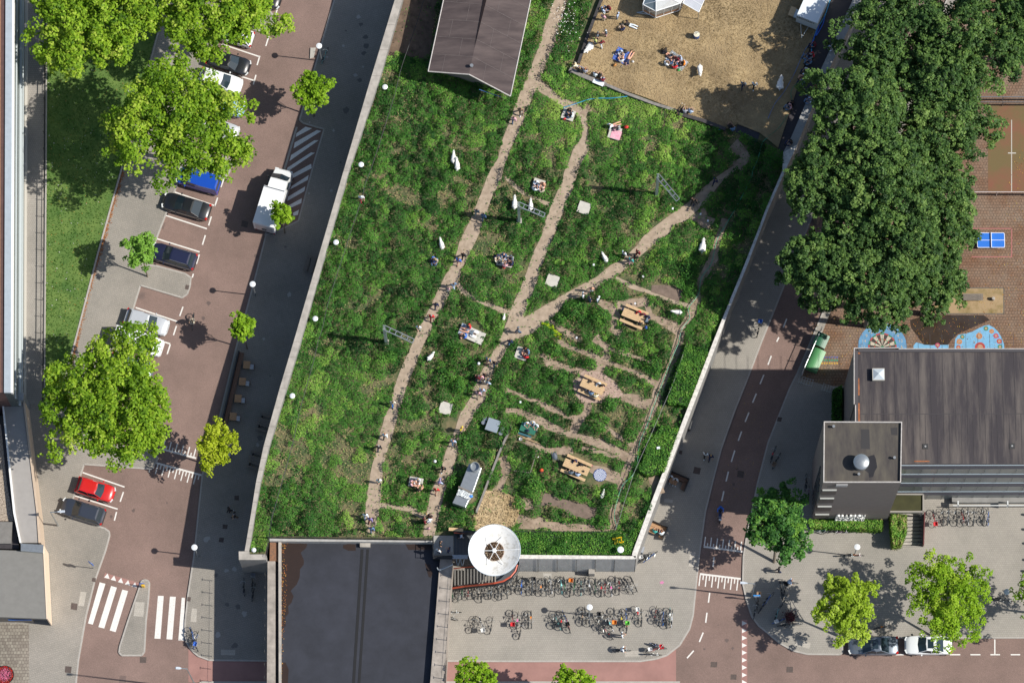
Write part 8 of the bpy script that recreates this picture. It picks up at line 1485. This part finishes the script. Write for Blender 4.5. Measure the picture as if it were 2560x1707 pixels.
for a in ((2, 2, 1775, 1055, 'walk', -95, 'white', 'black', H1, 'person in white and black walking on the shaded east pavement'), (2, 2, 1822, 1072, 'walk', -100, 'navy', 'navy', H3, 'person in navy dress walking on the shaded east pavement'), (2, 3, 1008, 1140, 'phone', 0, 'white', 'black', H2, 'person in white shirt standing alone below the plaza bicycles'), (3, 3, 95, 545, 'walk', 180, 'black', 'navy', H1, 'person in black walking below the round green tree'), (0, 2, 2112, 1560, 'walk', 40, 'black', 'black', H1, 'person in black on the shaded west pavement, left of two'), (0, 3, 2160, 48, 'walk', 200, 'black', 'brown', 'greyhair', 'person in black on the shaded west pavement, right of two')): pt(*a, z=PV, group=gs_)
for a in ((2, 2, 1450, 1243, 'bench', -80, 'white', 'black', H2, 'person in white at the left of the dark planter bench'), (2, 2, 1505, 1268, 'bench', -110, 'pale', 'black', H1, 'person in pale top at the right of the dark planter bench'), (2, 3, 1305, 190, 'bench', 60, 'tealc', 'black', H4, 'person in teal at the wooden corner bench'), (2, 3, 1375, 210, 'bench', 100, 'white', 'navy', 'ginger', 'person in white with navy trousers on the wooden corner bench')): pt(*a, z=PV, group=gs_)
# riders: the bicycle or scooter is a thing of its own
def rider(u, v, hd, t, b, h, lab, col, blab, sad=None): bike(u, v, hd, blab, col, sad, None, None, 0, 'ridden bicycles'); person(u, v, 'cycle', hd, t, b, h, lab, z=PV, group='cyclists', shorts=False)
rider(*T(0, 1, 1772, 1385), -95, 'beige', 'cream', H1, 'person in beige riding a bicycle on the sunny west road', 'black', 'black bicycle ridden along the sunny west road'); rider(*T(2, 3, 1010, 1268), 0, 'white', 'navy', 'auburn', 'person in white shirt riding a bicycle across the plaza', 'black', 'black bicycle ridden across the plaza'); rider(*T(3, 3, 195, 648), -2, 'light', 'jeans', 'peach', 'person in light blue riding a bicycle toward the spiky trees', 'black', 'black bicycle with white basket ridden toward the spiky trees', 'white')
c = P(*T(2, 3, 1910, 20), PV); sc_ = empty('motor_scooter', (c.x, c.y, 0.01), R(-92 - 90), 'dark blue motor scooter with silver front on the east road', 'scooter'); sp_ = paint('paint_scooter', (.01, .04, .15))
MB().ell((0, -.35, .62), (.17, .42, .2), 12, 8).ell((0, .55, .6), (.19, .14, .38), 12, 8).box((0, .15, .28), (.28, .6, .08)).build('body', sp_, sc_, smooth=True); MB().ell((0, .62, .85), (.16, .16, .12), 10, 6).build('headlight', ps, sc_); MB().ell((0, -.25, .82), (.14, .35, .07), 12, 6).build('seat', M_sad, sc_); MB().tube((-.32, .42, 1.05), (.32, .42, 1.05), .02).build('handlebar', M_galv, sc_)
for y_ in (-.55, .68): MB().torus((0, y_, .24), .17, .07, 'x', 16, 6).build('wheel', M_tyre, sc_)
for sx in (-.3, .3): MB().tube((sx, .42, 1.05), (sx * 1.15, .45, 1.25), .01).ell((sx * 1.15, .45, 1.27), (.06, .02, .04)).build('mirror', M_trimb, sc_)
person(*T(2, 3, 1912, -25), 'cycle', -92, 'blue', 'navy', 'darkhair', 'person in blue jacket and dark helmet riding the motor scooter', z=-.05, group='cyclists', jacket=True)
# ================================================================== GOATS
M_goat = mat('goat_white', (.80, .79, .75), .75, var=.06, scale=6)
def goat_mesh(lying=False):
    if lying:
        vs = dict(rump=(0, -.38, .22), mid=(0, -.12, .26), ch=(0, .18, .26), nk=(0, .36, .42), hd=(0, .46, .56), mz=(0, .62, .50)); rad = dict(rump=(.16, .15), mid=(.19, .17), ch=(.15, .15), nk=(.08, .09), hd=(.065, .07), mz=(.035, .035)); legs = [((-.12, -.32, .18), (-.26, -.12, .10), (-.24, -.36, .05), (-.22, -.24, .03)), ((.12, -.32, .18), (.26, -.14, .10), (.25, -.38, .05), (.22, -.24, .03)), ((-.09, .20, .18), (-.14, .38, .10), (-.12, .18, .05), (-.12, .12, .03)), ((.09, .20, .18), (.14, .42, .08), (.13, .58, .05), (.13, .66, .03))]
    else:
        vs = dict(rump=(0, -.38, .60), mid=(0, -.12, .58), ch=(0, .22, .58), nk=(0, .38, .74), hd=(0, .48, .90), mz=(0, .64, .82)); rad = dict(rump=(.13, .14), mid=(.165, .16), ch=(.13, .17), nk=(.075, .09), hd=(.06, .065), mz=(.035, .035)); legs = [((-.09, -.38, .50), (-.11, -.28, .40), (-.11, -.46, .26), (-.11, -.42, .03)), ((.09, -.38, .50), (.11, -.22, .40), (.11, -.36, .26), (.11, -.32, .03)), ((-.08, .24, .45), (-.09, .22, .28), (-.09, .24, .14), (-.09, .24, .03)), ((.08, .24, .45), (.09, .30, .28), (.09, .28, .14), (.09, .30, .03))]
    P_ = list(vs.values()); Rr = list(rad.values()); E = [(i, i + 1) for i in range(5)]
    for sx in (-1, 1): P_ += [(sx * .07, vs['hd'][1] - .04, vs['hd'][2] + .04), (sx * .15, vs['hd'][1] - .07, vs['hd'][2] + .03)]; Rr += [(.02, .02), (.012, .012)]; n = len(P_); E += [(4, n - 2), (n - 2, n - 1)]
    P_ += [(0, -.52, P_[0][2] + .06), (0, -.60, P_[0][2] + .01)]; Rr += [(.03, .03), (.02, .02)]; n = len(P_); E += [(0, n - 2), (n - 2, n - 1)]
    for i, lg in enumerate(legs):
        at = 0 if i < 2 else 2; k = at
        for q, p in enumerate(lg): P_.append(p); Rr.append([(.075, .085), (.05, .05), (.028, .03), (.024, .026)][q]); E.append((k, len(P_) - 1)); k = len(P_) - 1
    me = bpy.data.meshes.new('tmp'); me.from_pydata(P_, E, []); o = bpy.data.objects.new('tmp', me); COL.objects.link(o); o.modifiers.new('s', 'SKIN'); sv = me.skin_vertices[0].data
    for i, r in enumerate(Rr): sv[i].radius = (r[0] * 1.4, r[1] * 1.4) if i < 6 else r; sv[i].use_root = (i == 1)
    ss = o.modifiers.new('d', 'SUBSURF'); ss.levels = 2; ss.render_levels = 2
    out = bpy.data.meshes.new_from_object(o.evaluated_get(bpy.context.evaluated_depsgraph_get())); bpy.data.objects.remove(o); out.name = 'goat_body'; out.materials.clear(); out.materials.append(M_goat); out.polygons.foreach_set('use_smooth', [True] * len(out.polygons))
    h = MB()
    for sx in (-.03, .03): h.tube((sx, vs['hd'][1] - .02, vs['hd'][2] + .05), (sx * 1.6, vs['hd'][1] - .12, vs['hd'][2] + .16), .012, 5, .005)
    hm = bpy.data.meshes.new('horns'); hm.from_pydata(h.v, [], h.f); hm.materials.append(flat('horn', (.5, .45, .38))); return out, hm
GM = [goat_mesh(False), goat_mesh(True)]
for (u, v, hd, ly, s, lab, z) in ((1134, 395, 88, 0, 1.05, 'white goat in the upper west meadow, upper of two', G), (1143, 413, 95, 0, 1.1, 'white goat in the upper west meadow, lower of two', G), (1104, 611, 105, 0, 1.0, 'white goat in the meadow left of the west path bend', G), (1077, 892, 50, 0, .9, 'white goat right of the west path below the long board', G), (1287, 509, 90, 0, 1.15, 'white goat left of the mast post', G), (1327, 514, 90, 0, 1.0, 'white goat under the lattice arm of the mast', G), (1512, 645, 120, 0, .95, 'white goat near the middle of the diagonal path', G), (1757, 615, 82, 1, 1.25, 'white goat resting in the shaded north-east bed', G),
        (1692, 781, 175, 0, .95, 'white goat beside the green hose right of the shaded table', G), (1507, 1236, 75, 0, .8, 'white goat in the bed below the dotted blanket', G), (1260, 793, 80, 0, .6, 'small white goat at the track left of the middle path', G), (1471, 120, 232, 1, 1.2, 'white goat lying beside the dark beams on the dry lawn', G + .16), (1750, 178, -88, 0, 1.1, 'white goat in the middle of the dry lawn', G + .16), (1951, 208, 82, 1, 1.25, 'white goat in the shade at the right of the dry lawn', G + .16)):
    c = P(u, v, z + .4); o = bpy.data.objects.new('goat', GM[ly][0]); COL.objects.link(o); o.location = (c.x, c.y, z); o.rotation_euler = (0, 0, R(hd - 90)); o.scale = (s,) * 3; tag(o, lab, 'goat', 'white goats'); k = bpy.data.objects.new('horns', GM[ly][1]); COL.objects.link(k); k.parent = o
# prototype bicycle removed
for ch in list(BP.children_recursive) + [BP]: bpy.data.objects.remove(ch)
